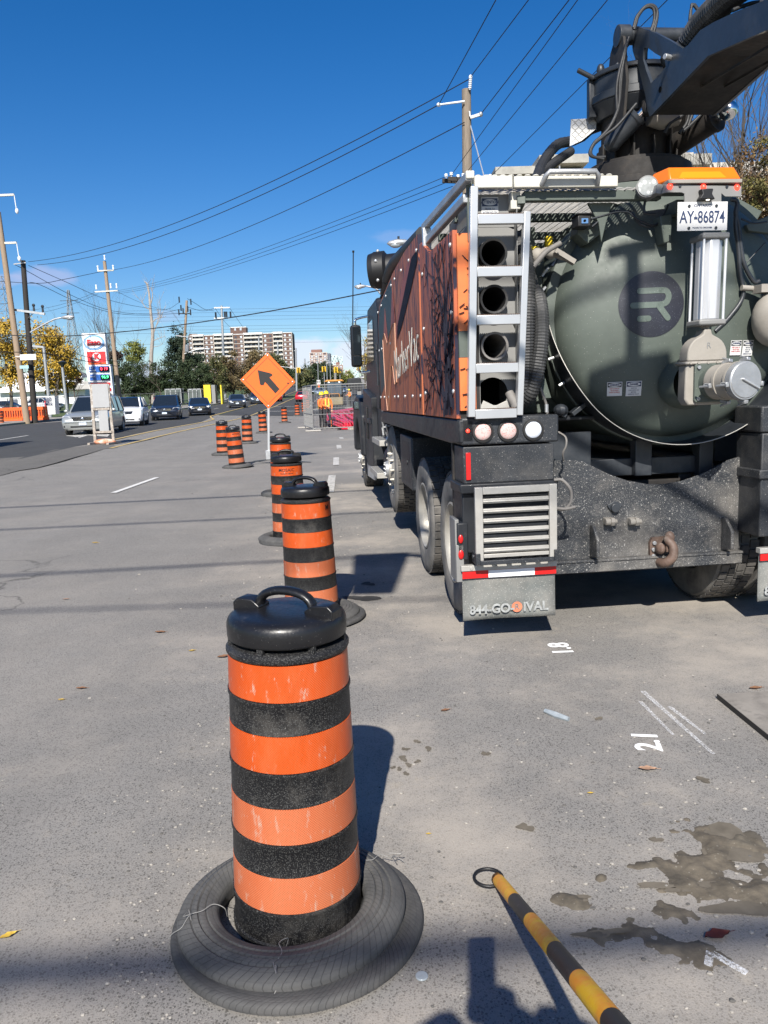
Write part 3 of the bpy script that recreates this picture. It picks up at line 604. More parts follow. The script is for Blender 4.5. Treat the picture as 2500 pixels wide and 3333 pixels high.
# ------------------------------------------------------------------ hydrovac truck (local: x right, y forward, z up)
TO=Vector((.60,4.75,0)); TA=R(4.2); TU=Vector((math.cos(TA),math.sin(TA),0)); TV=Vector((-math.sin(TA),math.cos(TA),0))
truck=empty('vacuum_truck',TO,TA,'big dark green and black vacuum truck with brown patterned side panels filling the right side','truck')
def tv(px,py,v):
    d=_ray(px,py); p=CP+d*(((TO+TV*v-CP).dot(TV))/d.dot(TV))-TO; return Vector((p.dot(TU),v,p.z))
def tu(px,py,u):
    d=_ray(px,py); p=CP+d*(((TO+TU*u-CP).dot(TU))/d.dot(TU))-TO; return Vector((u,p.dot(TV),p.z))
cA=lambda x,y:(1150+x*.4822,550+y*.4822); cB=lambda x,y:(1700+x*.4822,500+y*.4822); cC=lambda x,y:(1400+x*.663,1350+y*.663); cD=lambda x,y:(1700+x*.4822,y*.4822)
def spl(pts,n=6):
    pts=[Vector(p) for p in pts]; P=[pts[0]*2-pts[1]]+pts+[pts[-1]*2-pts[-2]]; o=[]
    for i in range(1,len(P)-2):
        a,b,c,d=P[i-1:i+3]
        for k in range(n):
            t=k/n; o.append(.5*((2*b)+(c-a)*t+(2*a-5*b+4*c-d)*t*t+(3*b-a-3*c+d)*t**3))
    return o+[pts[-1]]
def T(name,g,m,bev=0,par=None,**k): return g.build(name,m,par or truck,bev=bev,**k)
# --- wheels
K['rim']=mat('dusty_steel_rim',(.36,.345,.31),.5,.35,.15,5,.1,30,dirt=[((.22,.2,.17),4,.45,.75,.6)])
def make_wheel(name,single=False,parent=None,loc=(0,0,0),flip=1,deep=True,r=.525,w=.27,tyre=K['tyregrey'],blocks=True):
    W=empty(name,loc); W.parent=parent; f=flip
    g=MB(); pr=[(.29,.02),(.31,.0),(.36,-.008),(.44,-.010),(.49,.0),(r-.014,.022),(r-.012,w/2),(r-.014,w-.022),(.49,w),(.40,w+.008),(.30,w-.01),(.29,w-.03)]
    g.lathe([(a,f*b) for a,b in pr],64,ax='x')
    g.k=1
    if blocks:
        for row,(x0,x1) in enumerate(((.012,.075),(.085,.14),(.15,.195),(.205,w-.012))):
            for i in range(46):
                a=2*PI*(i+.5*(row%2))/46; c,s=math.cos(a),math.sin(a); c2,s2=math.cos(a+.105),math.sin(a+.105)
                q=[]
                for xx in (x0,x1):
                    for rr in (r-.016,r):
                        q+=[(f*xx,c*rr,s*rr),(f*xx,c2*rr,s2*rr)]
                g.add(q,[(0,1,3,2),(4,6,7,5),(0,4,5,1),(2,3,7,6),(0,2,6,4),(1,5,7,3)])
    o=g.build('tyre',[tyre,K['rubber']],W,smooth=40)
    g=MB()
    if deep: pr=[(.292,.015),(.300,.0),(.285,-.004),(.27,.012),(.262,.05),(.255,.13),(.24,.17),(.14,.175),(.135,.15),(.0,.15)]
    else: pr=[(.292,.015),(.300,.0),(.285,-.004),(.275,.02),(.25,.05),(.22,.03),(.17,.0),(.14,-.02),(.13,-.05),(0,-.05)]
    g.lathe([(a,f*b) for a,b in pr],48,ax='x'); h=.175 if deep else .0
    for i in range(10):
        a=2*PI*i/10; g.cyl((f*h,.19*math.cos(a),.19*math.sin(a)),(f*(h-.045),.19*math.cos(a),.19*math.sin(a)),.016,.013,8)
    g.build('rim',K['rim'],W,smooth=35)
    g=MB()
    if deep: g.cyl((f*.17,0,0),(f*.06,0,0),.11,.095,24); g.cyl((f*.06,0,0),(f*.045,0,0),.085,.07,24)
    else: g.cyl((f*-.04,0,0),(f*-.08,0,0),.1,.09,24)
    for i in range(8):
        a=2*PI*i/8; hh=.06 if deep else -.08; g.cyl((f*hh,.07*math.cos(a),.07*math.sin(a)),(f*(hh-.014),.07*math.cos(a),.07*math.sin(a)),.010,n=6)
    g.build('hub',K['steel'],W,smooth=35); return W
for v,zc in ((.80,.525),(2.14,.525)):
    make_wheel('wheel',parent=truck,loc=(.10,v,zc)); make_wheel('wheel',parent=truck,loc=(.42,v,zc),blocks=True)
    make_wheel('wheel',parent=truck,loc=(2.50,v,zc),flip=-1); make_wheel('wheel',parent=truck,loc=(2.18,v,zc),flip=-1)
make_wheel('wheel',parent=truck,loc=(.08,4.42,.75),deep=False,w=.30); make_wheel('wheel',parent=truck,loc=(2.5,4.42,.75),flip=-1,deep=False,w=.30)
make_wheel('wheel',parent=truck,loc=(.12,9.35,.52),deep=False,w=.33,tyre=K['rubber']); make_wheel('wheel',parent=truck,loc=(2.5,9.35,.52),flip=-1,deep=False,w=.33)
# --- chassis
g=MB()
for u in (.86,1.66): g.box(u,u+.09,.45,10.3,.74,1.0)
for v in (.80,2.14,4.42,9.35): zc=.75 if v==4.42 else .525; g.cyl((.5,v,zc),(2.1,v,zc),.075); g.blob((1.3,v,zc),.2,.2,.2)
for v in (.45,1.5,3,5,7): g.box(.86,1.75,v,v+.1,.78,.96)
for u in (.72,1.80): 
    g.box(u,u+.08,.5,2.5,.62,.70); g.box(u,u+.08,1.3,1.65,.5,.8)
g.box(.6,.84,1.1,1.4,.55,.9); g.box(1.8,2.0,1.1,1.4,.55,.9)
T('chassis',g,K['underside'],.008)
g=MB(); g.box(.70,1.82,.42,5.6,1.0,1.12); g.box(.72,.86,.36,.5,.96,1.3); g.box(1.30,1.42,.36,.45,1.0,1.25); g.box(1.76,1.86,.36,.46,.98,1.25); g.box(.66,.98,.34,.38,1.05,1.32); g.box(2.0,2.35,.6,5.4,1.05,1.35)
T('subframe',g,K['greydark'],.006)
# --- fuel box, toolbox beneath the side skirt
g=MB(); g.box(.10,.72,2.85,3.72,.66,1.20); T('side_tank',g,K['blkspk'],.02)
g=MB(); g.box(.098,.10,3.0,3.55,.72,1.14); g.cyl((.09,3.15,.93),(.10,3.15,.93),.03,n=12); T('tank_door',g,K['blkpaint'],.004)
g=MB(); g.cyl((.42,4.95,.72),(.42,6.4,.72),.24,n=32); [g.cyl((.42,q,.72),(.42,q+.05,.72),.248,n=32) for q in (5.2,6.0)]; T('fuel_tank',g,K['greydark'],.01)
# --- mud flap with lettering
K['flap']=mat('dusty_mud_flap',(.13,.14,.135),.75,0,.25,4,.1,60,dirt=[(dust,3,.4,.8,.6)],speck=[(120,.3,(.5,.49,.46),.6)])
for u0 in (0.0,1.99):
    fl=MB(); n=10; vs=[]
    for i in range(n+1):
        z=.165+(.53-.165)*i/n
        for j in range(9): vs.append((u0+.005+.605*j/8,.004*math.sin(j*.8+i*.3)+.012*(1-i/n)*math.sin(j*.45),z))
    fl.add(vs,[(i*9+j,i*9+j+1,(i+1)*9+j+1,(i+1)*9+j) for i in range(n) for j in range(8)])
    fo=T('mud_flap',fl,K['flap'],smooth=60,fix=False); so_=fo.modifiers.new('thick','SOLIDIFY'); so_.thickness=.008; so_.offset=0
    fx=frame((u0+.30,-.016,.25),(1,0,0),(0,0,1))
    K['flaptext']=K.get('flaptext') or mat('worn_grey_lettering',(.28,.29,.285),.8,0,.35,30)
    K['flapor']=K.get('flapor') or mat('worn_orange_logo',(.60,.17,.09),.6,0,.2,30)
    t_=text('flap_lettering','844-GO-',.082,K['flaptext'],fo,frame((u0+.045,-.016,.235),(1,0,0),(0,0,1)),align='LEFT',bold=.0028,sx=.96)
    text('flap_lettering','IVAL',.082,K['flaptext'],fo,frame((u0+.395,-.016,.235),(1,0,0),(0,0,1)),align='LEFT',bold=.0028,sx=1.0)
    g=MB(); g.cyl((u0+.355,-.0135,.24),(u0+.355,-.0155,.24),.034,n=28); g.build('flap_logo',K['flapor'],fo)
    text('flap_lettering','R',.05,K['flap'],fo,frame((u0+.355,-.0175,.24),(1,0,0),(0,0,1)),bold=.001)
    g=MB(); g.box(u0+.003,u0+.612,-.022,-.014,.445,.493); g.build('reflective_strip',K['red'],fo)
    K['refw']=K.get('refw') or mat('white_reflector',(.75,.77,.8),.3)
    g=MB(); g.box(u0+.17,u0+.47,-.025,-.0225,.446,.492); g.build('reflective_strip',K['refw'],fo)
    g=MB(); g.box(u0-.005,u0+.615,-.03,.02,.495,.53); [g.cyl((u0+q,-.034,.512),(u0+q,-.03,.512),.012,n=8) for q in (.06,.22,.38,.56)]; g.build('flap_bracket',K['alu'],fo,bev=.003)
# --- rear corner column (left) and light boxes
g=MB(); g.box(.02,.64,0,.32,1.285,1.455); T('lamp_box',g,K['blkspk'],.012)
g=MB(); g.box(.03,.61,.01,.30,1.045,1.275); T('corner_panel',g,K['blkspk'],.006)
g=MB(); g.box(.0,.63,-.02,.30,.985,1.045); g.box(.02,.60,.02,.30,.60,.985); g.box(-.02,.05,.0,.25,.56,.80); T('corner_post',g,K['blkpaint'],.008)
g=MB(); g.box(.02,.60,.3,.34,.5,1.3); T('inner_guard',g,K['underside'])
g=MB(); g.box(-.03,-.005,.02,.20,.42,.82); g.box(-.03,.02,.0,.02,.42,.66); T('side_bracket',g,K['greyplate'],.004)
g=MB(); g.box(.045,.075,-.004,.004,1.07,1.24); T('red_reflector',g,K['red'],.002)
g=MB(); g.blob((.0,-.008,.60),.018,.01,.03); T('red_reflector',g,K['red']); g=MB(); g.blob((.0,-.008,.70),.016,.01,.028); T('red_reflector',g,K['red'])
K['lensred']=mat('clear_lens_red_diodes',(.55,.42,.40),.18,0,.1,20,coat=.5,speck=[(130,.50,(.62,.16,.13),.8)])
K['lensclr']=mat('clear_white_lens',(.62,.66,.74),.15,0,.15,40,coat=.5,speck=[(90,.35,(.85,.88,.92),.8)])
def lamp(u,z,m,r=.052,par=truck,y=0,n='tail_lamp'):
    g=MB(); g.lathe([(r+.016,y),(r+.014,y-.012),(r+.003,y-.014),(r,y-.004)],36,o=(u,0,z),ax='y'); o=g.build(n,K['rubclean'],par,smooth=50)
    g=MB(); g.lathe([(r,y-.006),(r*.92,y-.013),(r*.5,y-.018),(0,y-.019)],32,o=(u,0,z),ax='y'); g.build('lens',m,o,smooth=60); return o
lamp(.155,1.365,K['lensred']); lamp(.315,1.365,K['lensred']); lamp(.475,1.365,K['lensclr'])
for u in (2.12,2.28,2.44): lamp(u,1.365,K['lensred'])
g=MB(); g.blob((.060,-.006,1.375),.012,.008,.012); T('marker_lamp',g,K['redlit'])
# right corner (cut by the frame)
g=MB(); g.box(1.98,2.60,0,.32,1.285,1.455); T('lamp_box',g,K['blkspk'],.012)
g=MB(); g.box(1.99,2.59,.0,.3,.60,1.28); g.box(1.97,2.6,-.02,.3,.985,1.045); T('corner_post',g,K['blkspk'],.008)
# --- folding aluminium step
g=MB(); u0,u1,z0,z1=.075,.592,.575,1.032; y=-.075
for b in ((u0,u0+.048,z0-.03,z1),(u1-.048,u1,z0-.03,z1),(u0+.049,u1-.049,z1-.045,z1-.001)): g.box(b[0],b[1],y-.03,y,b[2],b[3])
for i in range(6):
    z=.945-.062*i; g.box(u0+.05,u1-.05,y-.022,y-.004,z-.016,z+.014); g.box(u0+.05,u1-.05,y-.03,y-.022,z-.008,z+.002)
g.box(u0+.05,u1-.05,y-.024,y-.004,.588,.612)
T('folding_step',g,K['alu'],.003)
g=MB(); 
for b in ((.10,.57,-.12,-.10),(.10,.57,-.02,.0)): g.box(b[0],b[1],b[2],b[3],.548,.575)
for i in range(6): g.box(.10+.094*i-.01,.10+.094*i+.02 if i<5 else .57,-.10,-.02,.550,.572)
g.box(.07,.10,-.12,.0,.55,.62); g.box(.57,.60,-.12,.0,.55,.62)
g.cyl((.06,-.06,.595),(.11,-.06,.595),.014,n=8); g.cyl((.56,-.06,.595),(.61,-.06,.595),.014,n=8)
T('step_tread',g,K['blkspk'],.003)
g=MB(); g.tube(spl([tv(*cC(610,320),-.02),tv(*cC(650,322),-.04),tv(*cC(690,370),-.05),tv(*cC(690,430),-.05),tv(*cC(655,465),-.04),tv(*cC(615,458),-.04),tv(*cC(665,462),-.05),tv(*cC(712,452),-.05)],5),.010,8); T('air_hose',g,K['hosegrey'],smooth=60)
g=MB(); g.tube(spl([tv(*cC(630,85),.1),tv(*cC(665,110),.05),tv(*cC(668,150),.04),tv(*cC(652,190),.06),tv(*cC(655,225),.1)],4),.007,6); T('cable',g,K['hosegrey'],smooth=60)
# --- rear bumper plate
poly=[(.62,.465),(2.0,.465),(2.0,1.10)]
top=[(1.98,1.11),(1.90,1.09),(1.82,1.05),(1.70,1.0),(1.58,.965),(1.46,.95),(1.34,.955),(1.20,.985),(1.08,1.03),(.98,1.08),(.90,1.125),(.84,1.14),(.62,1.145)]
g=MB(); g.prism(poly+top,'y',.25,.262); T('bumper_plate',g,K['blkspk2'],.002)
g=MB(); g.box(.62,2.0,.19,.262,.455,.470); g.box(.62,2.0,.20,.21,.385,.46); g.box(.62,2.0,.21,.262,.378,.390); T('bumper_channel',g,K['blkspk2'],.002)
for u in (.935,1.87): g=MB(); g.prism([(.12,.50),(.25,.47),(.25,.70),(.20,.70),(.12,.62)],'x',u,u+.022); T('tow_lug',g,K['blkspk2'],.006)
# pintle hitch
g=MB(); c=tv(*cC(1140,665),.2); x,z=c.x,c.z
g.prism([(x-.075,z-.06),(x-.05,z-.11),(x+.03,z-.115),(x+.085,z-.07),(x+.085,z+.09),(x-.06,z+.085),(x-.078,z+.05)],'y',.22,.248)
g.tube(spl([(x-.02,.22,z-.08),(x-.01,.14,z-.075),(x+.03,.11,z-.03),(x+.035,.12,z+.04),(x+.01,.15,z+.085),(x+.045,.18,z+.11)],4),[.03,.03,.03,.03,.032,.032,.032,.032,.032,.03,.03,.03,.028,.028,.028,.026,.026,.024,.022,.02,.02][:21],10)
g.blob((x+.035,.17,z+.09),.035,.03,.045); g.blob((x-.03,.17,z+.02),.03,.05,.04); g.box(x+.0,x+.06,.14,.2,z+.0,z+.045)
T('pintle_hitch',g,K['brownrust'],.004,smooth=50)
for a,b in ((-.055,-.04),(-.055,.005),(-.05,.05),(.07,.05)): g=MB(); g.cyl((x+a,.22,z+b),(x+a,.205,z+b),.015,n=6); T('hitch_bolt',g,K['steel'],.002)
for p in ((885,525),(1005,525)):
    c=tv(*cC(*p),.2); g=MB(); g.cyl((c.x-.035,.2,c.z),(c.x+.0,.2,c.z),.022,n=12); g.cyl((c.x+.0,.2,c.z),(c.x+.025,.2,c.z),.030,n=6); g.cyl((c.x+.03,.2,c.z),(c.x+.045,.2,c.z),.016,n=8); g.box(c.x-.03,c.x+.03,.2,.25,c.z-.022,c.z+.022); T('air_coupling',g,K['beige'],.002)
c=tv(*cC(918,460),.2); g=MB(); g.lathe([(.0,.215),(.03,.216),(.035,.25)],20,o=(c.x,0,c.z),ax='y'); g.prism([(c.x-.055,c.z+.02),(c.x,c.z+.045),(c.x+.055,c.z+.02),(c.x+.03,c.z-.02),(c.x-.03,c.z-.02)],'y',.235,.249); T('round_connector',g,K['greydark'],.003)
# --- ladder
g=MB(); a=Vector((.075,-.035,1.46)); b=Vector((.118,-.035,2.80)); c=Vector((.375,-.035,1.46)); d=Vector((.435,-.035,2.655))
g.bar(a,b,.045,.05,(0,1,0)); g.bar(c,d,.04,.05,(0,1,0)); L_o=T('ladder',g,K['alubright'],.004)
for z in (1.475,1.75,2.035,2.315,2.615):
    x0=.075+(.118-.075)*(z-1.46)/1.34+.023; x1=.375+(.06)*(z-1.46)/1.2-.02
    g=MB(); g.box(x0,x1,-.058,-.018,z-.028,z+.028); g.build('rung',K['alubright'],L_o,bev=.003)
    g=MB(); [g.box(x0+.004+i*.0125,x0+.012+i*.0125,-.055,-.02,z+.0285,z+.0335) for i in range(int((x1-x0)/.0125))]; g.build('rung_grip',K['brownrust'],L_o)
# --- grey tube rack: plate with stub tubes
g=MB(); g.box(.15,.155,.04,.9,1.47,2.79); g.box(.395,.40,.04,.9,1.47,2.79); T('rack_side',g,K['greyplate'],.002)
tz_=[2.435,2.165,1.885]
def platehole(z0,z1,zc,r,u0=.155,u1=.395,v=.10,uc=.245):
    g=MB(); n=32; ring=[];outer=[]
    for i in range(n):
        a=2*PI*i/n+PI/4; c,s=math.cos(a),math.sin(a); ring.append((uc+r*c,v,zc+r*s))
        t=min((u1-uc)/c if c>1e-6 else 9,(u0-uc)/c if c<-1e-6 else 9,(z1-zc)/s if s>1e-6 else 9,(z0-zc)/s if s<-1e-6 else 9); outer.append((uc+t*c,v,zc+t*s))
    g.add(ring+outer,[(i,(i+1)%n,n+(i+1)%n,n+i) for i in range(n)])
    # corners
    g.add([(u0,v+.001,z0),(u1,v+.001,z0),(u1,v+.001,z1),(u0,v+.001,z1)],[]); return g
seg=[(2.30,2.60),(2.02,2.30),(1.75,2.02),(1.47,1.75)]
for (z0,z1),zc in zip(seg,tz_+[1.60]):
    g=platehole(z0,z1,zc,.088 if zc>1.7 else .098); T('rack_plate',g,K['greyplate'],fix=False)
g=MB(); g.box(.155,.395,.098,.102,2.60,2.79); T('rack_plate',g,K['greyplate'])
for i,zc in enumerate(tz_):
    g=MB(); pr=[(.087,.03+.0),(.086,.9),(.078,.9),(.078,.035),(.087,.03)]
    g.lathe([(.086,.0),(.086,.85),(.073,.85),(.073,.004),(.086,.0)],36,o=(.245,0,zc),ax='y'); o=T('suction_tube',g,K['rubclean'] if i<2 else K['hosegrey'],smooth=40)
    o.location=(0,.02,0)
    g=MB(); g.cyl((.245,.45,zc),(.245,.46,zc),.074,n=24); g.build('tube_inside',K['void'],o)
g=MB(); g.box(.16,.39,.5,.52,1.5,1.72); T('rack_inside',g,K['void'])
g=MB(); g.bar((.165,.06,1.50),(.30,.05,1.50),.012,.05); g.bar((.16,.05,1.53),(.25,.04,1.485),.06,.012,(0,1,0)); g.bar((.24,.05,1.485),(.38,.04,1.545),.06,.014,(0,1,0)); T('folded_bracket',g,K['alu'],.002)
g=MB(); g.cyl((.335,.04,1.60),(.365,-.01,1.515),.028,n=14); g.cyl((.36,-.01,1.52),(.37,-.03,1.50),.034,.03,14); T('hose_nozzle',g,K['hosegrey'],.002)
# attention label on the rack
def sticker(parent,cx,cy,cz,w_,h_,head,lines,hc,scale=1):
    g=MB(); g.box(cx-w_/2,cx+w_/2,cy-.002,cy,cz-h_/2,cz+h_/2); o=g.build('warning_sticker',K['white'],parent)
    g=MB(); g.box(cx-w_*.46,cx+w_*.46,cy-.003,cy-.0022,cz+h_*.14,cz+h_*.46); g.build('sticker_header',hc,o)
    g=MB(); n=24; g.prism([(cx+w_*.42*math.cos(2*PI*i/n),cz+h_*.30+h_*.125*math.sin(2*PI*i/n)) for i in range(n)],'y',cy-.004,cy-.0032); g.build('sticker_oval',K['white'],o)
    text('sticker_text',head,h_*.16,K['navy'],o,frame((cx,cy-.0048,cz+h_*.30),(1,0,0),(0,0,1)),ext=.0002,bold=.0008*scale,sx=.82)
    for i,s in enumerate(lines): text('sticker_text',s,h_*.115,K['red'] if len(lines)==3 else K['navy'],o,frame((cx,cy-.0036,cz+h_*(.03-.135*i)),(1,0,0),(0,0,1)),ext=.0002,sx=.8)
    return o
sticker(truck,.245,.096,2.70,.105,.145,'ATTENTION',['PRIOR TO','WORKING ON','TOP OF THE','TRUCK'],K['navy'])
# --- corrugated hose bundle between ladder and tank
def corr(name,pts,r,m,pitch=.018,par=truck):
    P=spl(pts,10); L_=[0]
    for a,b in zip(P,P[1:]): L_.append(L_[-1]+(b-a).length)
    n=int(L_[-1]/pitch*2); Q=[];rr=[];j=0
    for i in range(n+1):
        s=L_[-1]*i/n
        while j<len(L_)-2 and L_[j+1]<s: j+=1
        t=(s-L_[j])/max(1e-6,L_[j+1]-L_[j]); Q.append(P[j].lerp(P[j+1],t)); rr.append(r*(1 if i%2 else .93))
    g=MB(); g.tube(Q,rr,14); return T(name,g,m,par=par,smooth=20)
K['corr']=mat('black_corrugated_hose',(.035,.036,.037),.5,0,.3,12,.1,60,dirt=[((.22,.21,.2),8,.5,.8,.4)])
corr('corrugated_hose',[(.47,.5,2.62),(.47,.22,2.50),(.47,.12,2.30),(.46,.10,2.05),(.46,.12,1.8),(.45,.16,1.6),(.42,.3,1.5)],.062,K['corr'])
corr('corrugated_hose',[(.58,.5,2.3),(.57,.2,2.2),(.565,.1,2.0),(.54,.08,1.8),(.50,.12,1.6),(.45,.25,1.52)],.05,K['corr'])
corr('corrugated_hose',[(.44,.9,2.40),(.46,.5,2.44),(.52,.3,2.36),(.58,.35,2.25)],.055,K['corr'])
for pts,r in (([cA(1205,740),cA(1215,900),cA(1185,1060),cA(1175,1200),cA(1190,1350),cA(1250,1450),cA(1300,1580),cA(1310,1650)],.009),([cA(1210,900),cA(1225,1080),cA(1270,1250),cA(1280,1420)],.007),([cA(1190,640),cA(1200,740)],.02),([cA(1400,500),cA(1300,560),cA(1215,660)],.017)):
    g=MB(); g.tube(spl([tv(x,y,.12) for x,y in pts],5),r,8); T('hydraulic_hose',g,K['hosegrey'],smooth=60)
g=MB(); p=tv(*cA(1305,1610),.12); g.cyl((p.x,p.y,p.z+.02),(p.x,p.y,p.z-.03),.012,n=8); T('hose_fitting',g,K['steel'])
# --- side body: dark boxes behind the wrapped panels
g=MB(); g.box(.06,1.0,.92,4.85,1.44,2.66); T('body_box',g,K['green'],.01)
g=MB(); g.box(.42,.62,.7,.92,1.4,2.7); g.box(.02,.15,.04,.9,1.455,2.50); T('inner_body',g,K['underside'])
g=MB(); g.box(.60,.68,.6,.92,1.5,2.7); g.bar((.62,.4,2.0),(.70,.55,2.5),.05,.03); g.bar((.60,.45,1.9),(.66,.3,1.55),.05,.03); T('hose_rack_frame',g,K['green'])
g=MB(); g.prism([(-.0,1.30),(-.0,1.445),(4.75,1.43),(4.75,1.30),(.3,1.285)],'x',.005,.10); g.box(.10,1.0,.33,4.75,1.40,1.43); T('side_skirt',g,K['blkpaint'],.01)
def wrapmat(name,a,b,ang):
    m=bpy.data.materials.new(name); m.use_nodes=True; n=m.node_tree; N=n.nodes; k=n.links; bb=N['Principled BSDF']; bb.inputs['Roughness'].default_value=.55; bb.inputs['Specular IOR Level'].default_value=.25; bb.inputs['Coat Weight'].default_value=.02; bb.inputs['Coat Roughness'].default_value=.25
    t=N.new('ShaderNodeTexCoord'); mp=N.new('ShaderNodeMapping'); mp.inputs['Rotation'].default_value=(R(ang),0,0); mp.inputs['Scale'].default_value=(1,14,1.3); k.new(t.outputs['Object'],mp.inputs[0])
    z=N.new('ShaderNodeTexNoise'); z.inputs['Scale'].default_value=1.5; z.inputs['Detail'].default_value=7; z.inputs['Roughness'].default_value=.6; k.new(mp.outputs[0],z.inputs[0])
    r=N.new('ShaderNodeMapRange'); r.inputs[1].default_value=.535; r.inputs[2].default_value=.56; k.new(z.outputs['Fac'],r.inputs[0])
    z2=N.new('ShaderNodeTexNoise'); z2.inputs['Scale'].default_value=1.6; z2.inputs['Detail'].default_value=3; k.new(t.outputs['Object'],z2.inputs[0])
    x=N.new('ShaderNodeMix'); x.data_type='RGBA'; x.inputs['A'].default_value=(*a,1); x.inputs['B'].default_value=(*b,1); k.new(z2.outputs['Fac'],x.inputs['Factor'])
    y=N.new('ShaderNodeMix'); y.data_type='RGBA'; k.new(r.outputs[0],y.inputs['Factor']); k.new(x.outputs['Result'],y.inputs['A']); y.inputs['B'].default_value=(.018,.016,.035,1)
    k.new(y.outputs['Result'],bb.inputs['Base Color']); return m
K['wrap']=wrapmat('brown_red_vinyl_wrap',(.33,.085,.045),(.42,.12,.055),-14); K['wrap2']=wrapmat('dark_vinyl_wrap',(.32,.09,.045),(.44,.14,.06),-20)
K['wnavy']=mat('navy_vinyl',(.013,.014,.024),.7,0,.25,3,spec=.08); K['wteal']=mat('slate_vinyl',(.03,.05,.058),.55,0,.2,3,spec=.25); K['wbrown']=mat('copper_vinyl',(.40,.14,.06),.55,0,.12,2,spec=.25); K['worange']=mat('orange_vinyl',(.62,.16,.045),.4,0,.1,5); K['wmaroon']=mat('maroon_vinyl',(.27,.075,.06),.55,0,.1,3,spec=.25)
K['wtrim']=mat('pale_outline_vinyl',(.40,.22,.15),.4)
SX=.0
g=MB(); g.prism([(.04,1.45),(.04,2.575),(.90,2.60),(1.24,2.735),(1.33,2.74),(1.33,1.45)],'x',SX,SX+.03); pr=T('side_panel',g,K['wrap'],.003)
g=MB(); g.prism([(1.40,1.45),(1.40,2.83),(2.2,2.84),(3.1,2.80),(4.3,2.68),(4.55,2.6),(4.66,2.45),(4.66,1.44)],'x',SX,SX+.03); pf=T('side_panel',g,K['wrap2'],.003); pf['label']='long front panel with lettering and star-like spikes'
g=MB(); g.box(SX+.035,SX+.06,1.2,1.5,1.45,2.74); T('panel_seam',g,K['worange'])
for z0_,z1_ in ((1.98,2.55),(1.50,1.82)): g=MB(); g.box(.02,.12,.01,.04,z0_,z1_); T('rear_return_panel',g,K['worange'])
g=MB(); g.box(.02,.12,.012,.042,1.82,1.98); T('rear_return_green',g,K['green'],.003); g=MB(); g.box(.085,.12,.0,.03,2.50,2.86); T('corner_stanchion',g,K['green'],.003)
g=MB(); rnd=random.Random(9)
for i in range(26):
    z=rnd.uniform(1.5,2.55); a=rnd.uniform(-1,1); u=rnd.uniform(.02,.10)
    if not 1.8<z<2.0: g.bar((u,.007,z),(min(.118,u+rnd.uniform(.02,.05)),.007,z+.04*a),.004,rnd.uniform(.004,.022),(0,1,0))
T('branch_decal',g,K['wnavy'])
def decal(parent,name,pts,m,off):  # flat vinyl shape on the panel, points in (v,z)
    g=MB(); g.prism(pts,'x',SX-off,SX-off+.0012); return g.build(name,m,parent,fix=True)
def PX(*pp,crop=cA): return [tuple(tu(*crop(x,y),SX)[1:]) for x,y in pp]
cE=lambda x,y:(1240+x*.2486,900+y*.2486)
def clampP(pts,v0,v1,ztop=2.79):
    return [(min(v1,max(v0,a)),min(ztop,max(1.455,b))) for a,b in pts]
decal(pf,'slate_shape',[(4.62,1.6),(4.62,2.44),(4.5,2.57),(4.25,2.66),(3.2,2.77),(3.05,1.9),(3.6,1.9)],K['wteal'],.0015)
decal(pf,'maroon_stripe',clampP(PX((330,780),(365,640),(395,610),(300,1060),(290,1200),(285,1120)),1.42,4.6,2.8),K['wmaroon'],.003)
decal(pf,'navy_shape',clampP(PX((395,600),(475,490),(478,560),(390,820),(330,1060),(300,1150),(300,1060)),1.42,4.6,2.81),K['wnavy'],.0045)
decal(pf,'spike',clampP(PX((265,800),(285,1010),(275,1250),(250,1250)),1.42,4.6),K['wmaroon'],.006)
decal(pf,'spike',clampP(PX((215,940),(240,1200),(205,1210)),1.42,4.6),K['wmaroon'],.0055)
def spike(pts,off):
    o=decal(pf,'outlined_spike',pts,K['wbrown'],off); 
    g=MB(); n=len(pts)
    for a,b in zip(pts,pts[1:]+pts[:1]): g.bar((SX-off-.0008,a[0],a[1]),(SX-off-.0008,b[0],b[1]),.0015,.012,(1,0,0))
    g.build('spike_outline',K['wtrim'],pf)
spike(clampP(PX((205,1150),(215,1110),(236,1180),(258,1090),(270,1050),(285,1040),(298,1440),(287,1455),(272,1330),(262,1330),(245,1640),(238,1650),(224,1500)),1.42,4.64),.0075)
g=MB(); rnd=random.Random(4)
def branch(p,d,w_,n,lim,depth=0):
    p=Vector(p)
    for i in range(n):
        d2=d+rnd.gauss(0,.22); q=p+Vector((math.cos(d2),math.sin(d2)))*rnd.uniform(.04,.08)
        if not(lim[0]<q.x<lim[1] and 1.46<q.y<2.58): return
        g.bar((SX-.002,p.x,p.y),(SX-.002,q.x,q.y),.0012,w_,(1,0,0)); p=q; w_=max(.003,w_*.92)
        if depth<3 and rnd.random()<.30: branch(p,d+rnd.choice((-1,1))*rnd.uniform(.4,.9),w_*.7,int(n*.7),lim,depth+1)
lim=(.06,1.3)
for st in ((.22,1.47,1.7,.03,14),(.32,1.47,1.5,.045,16),(.4,1.47,1.2,.02,12),(.30,1.75,2.0,.016,12),(.2,1.8,1.3,.02,13),(.95,1.6,.3,.010,9),(.5,1.5,.9,.014,10)): branch((st[0],st[1]),st[2],st[3],st[4],lim)
for i in range(12):
    v=abs(rnd.gauss(0,.16))+.07; z=1.47+abs(rnd.gauss(0,.2)); l=rnd.uniform(.02,.09)
    if v<1.2 and z<2.4: g.bar((SX-.0035,v,z),(SX-.0035,v+rnd.uniform(-.02,.03),z+l),.0012,rnd.uniform(.008,.035),(1,0,0))
g.build('branch_decal',K['wnavy'],pr,fix=False)
g=MB(); lim=(1.42,3.0)
g2=g
for st in ((1.5,1.5,1.6,.012,8),): branch((st[0],st[1]),st[2],st[3],st[4],lim)
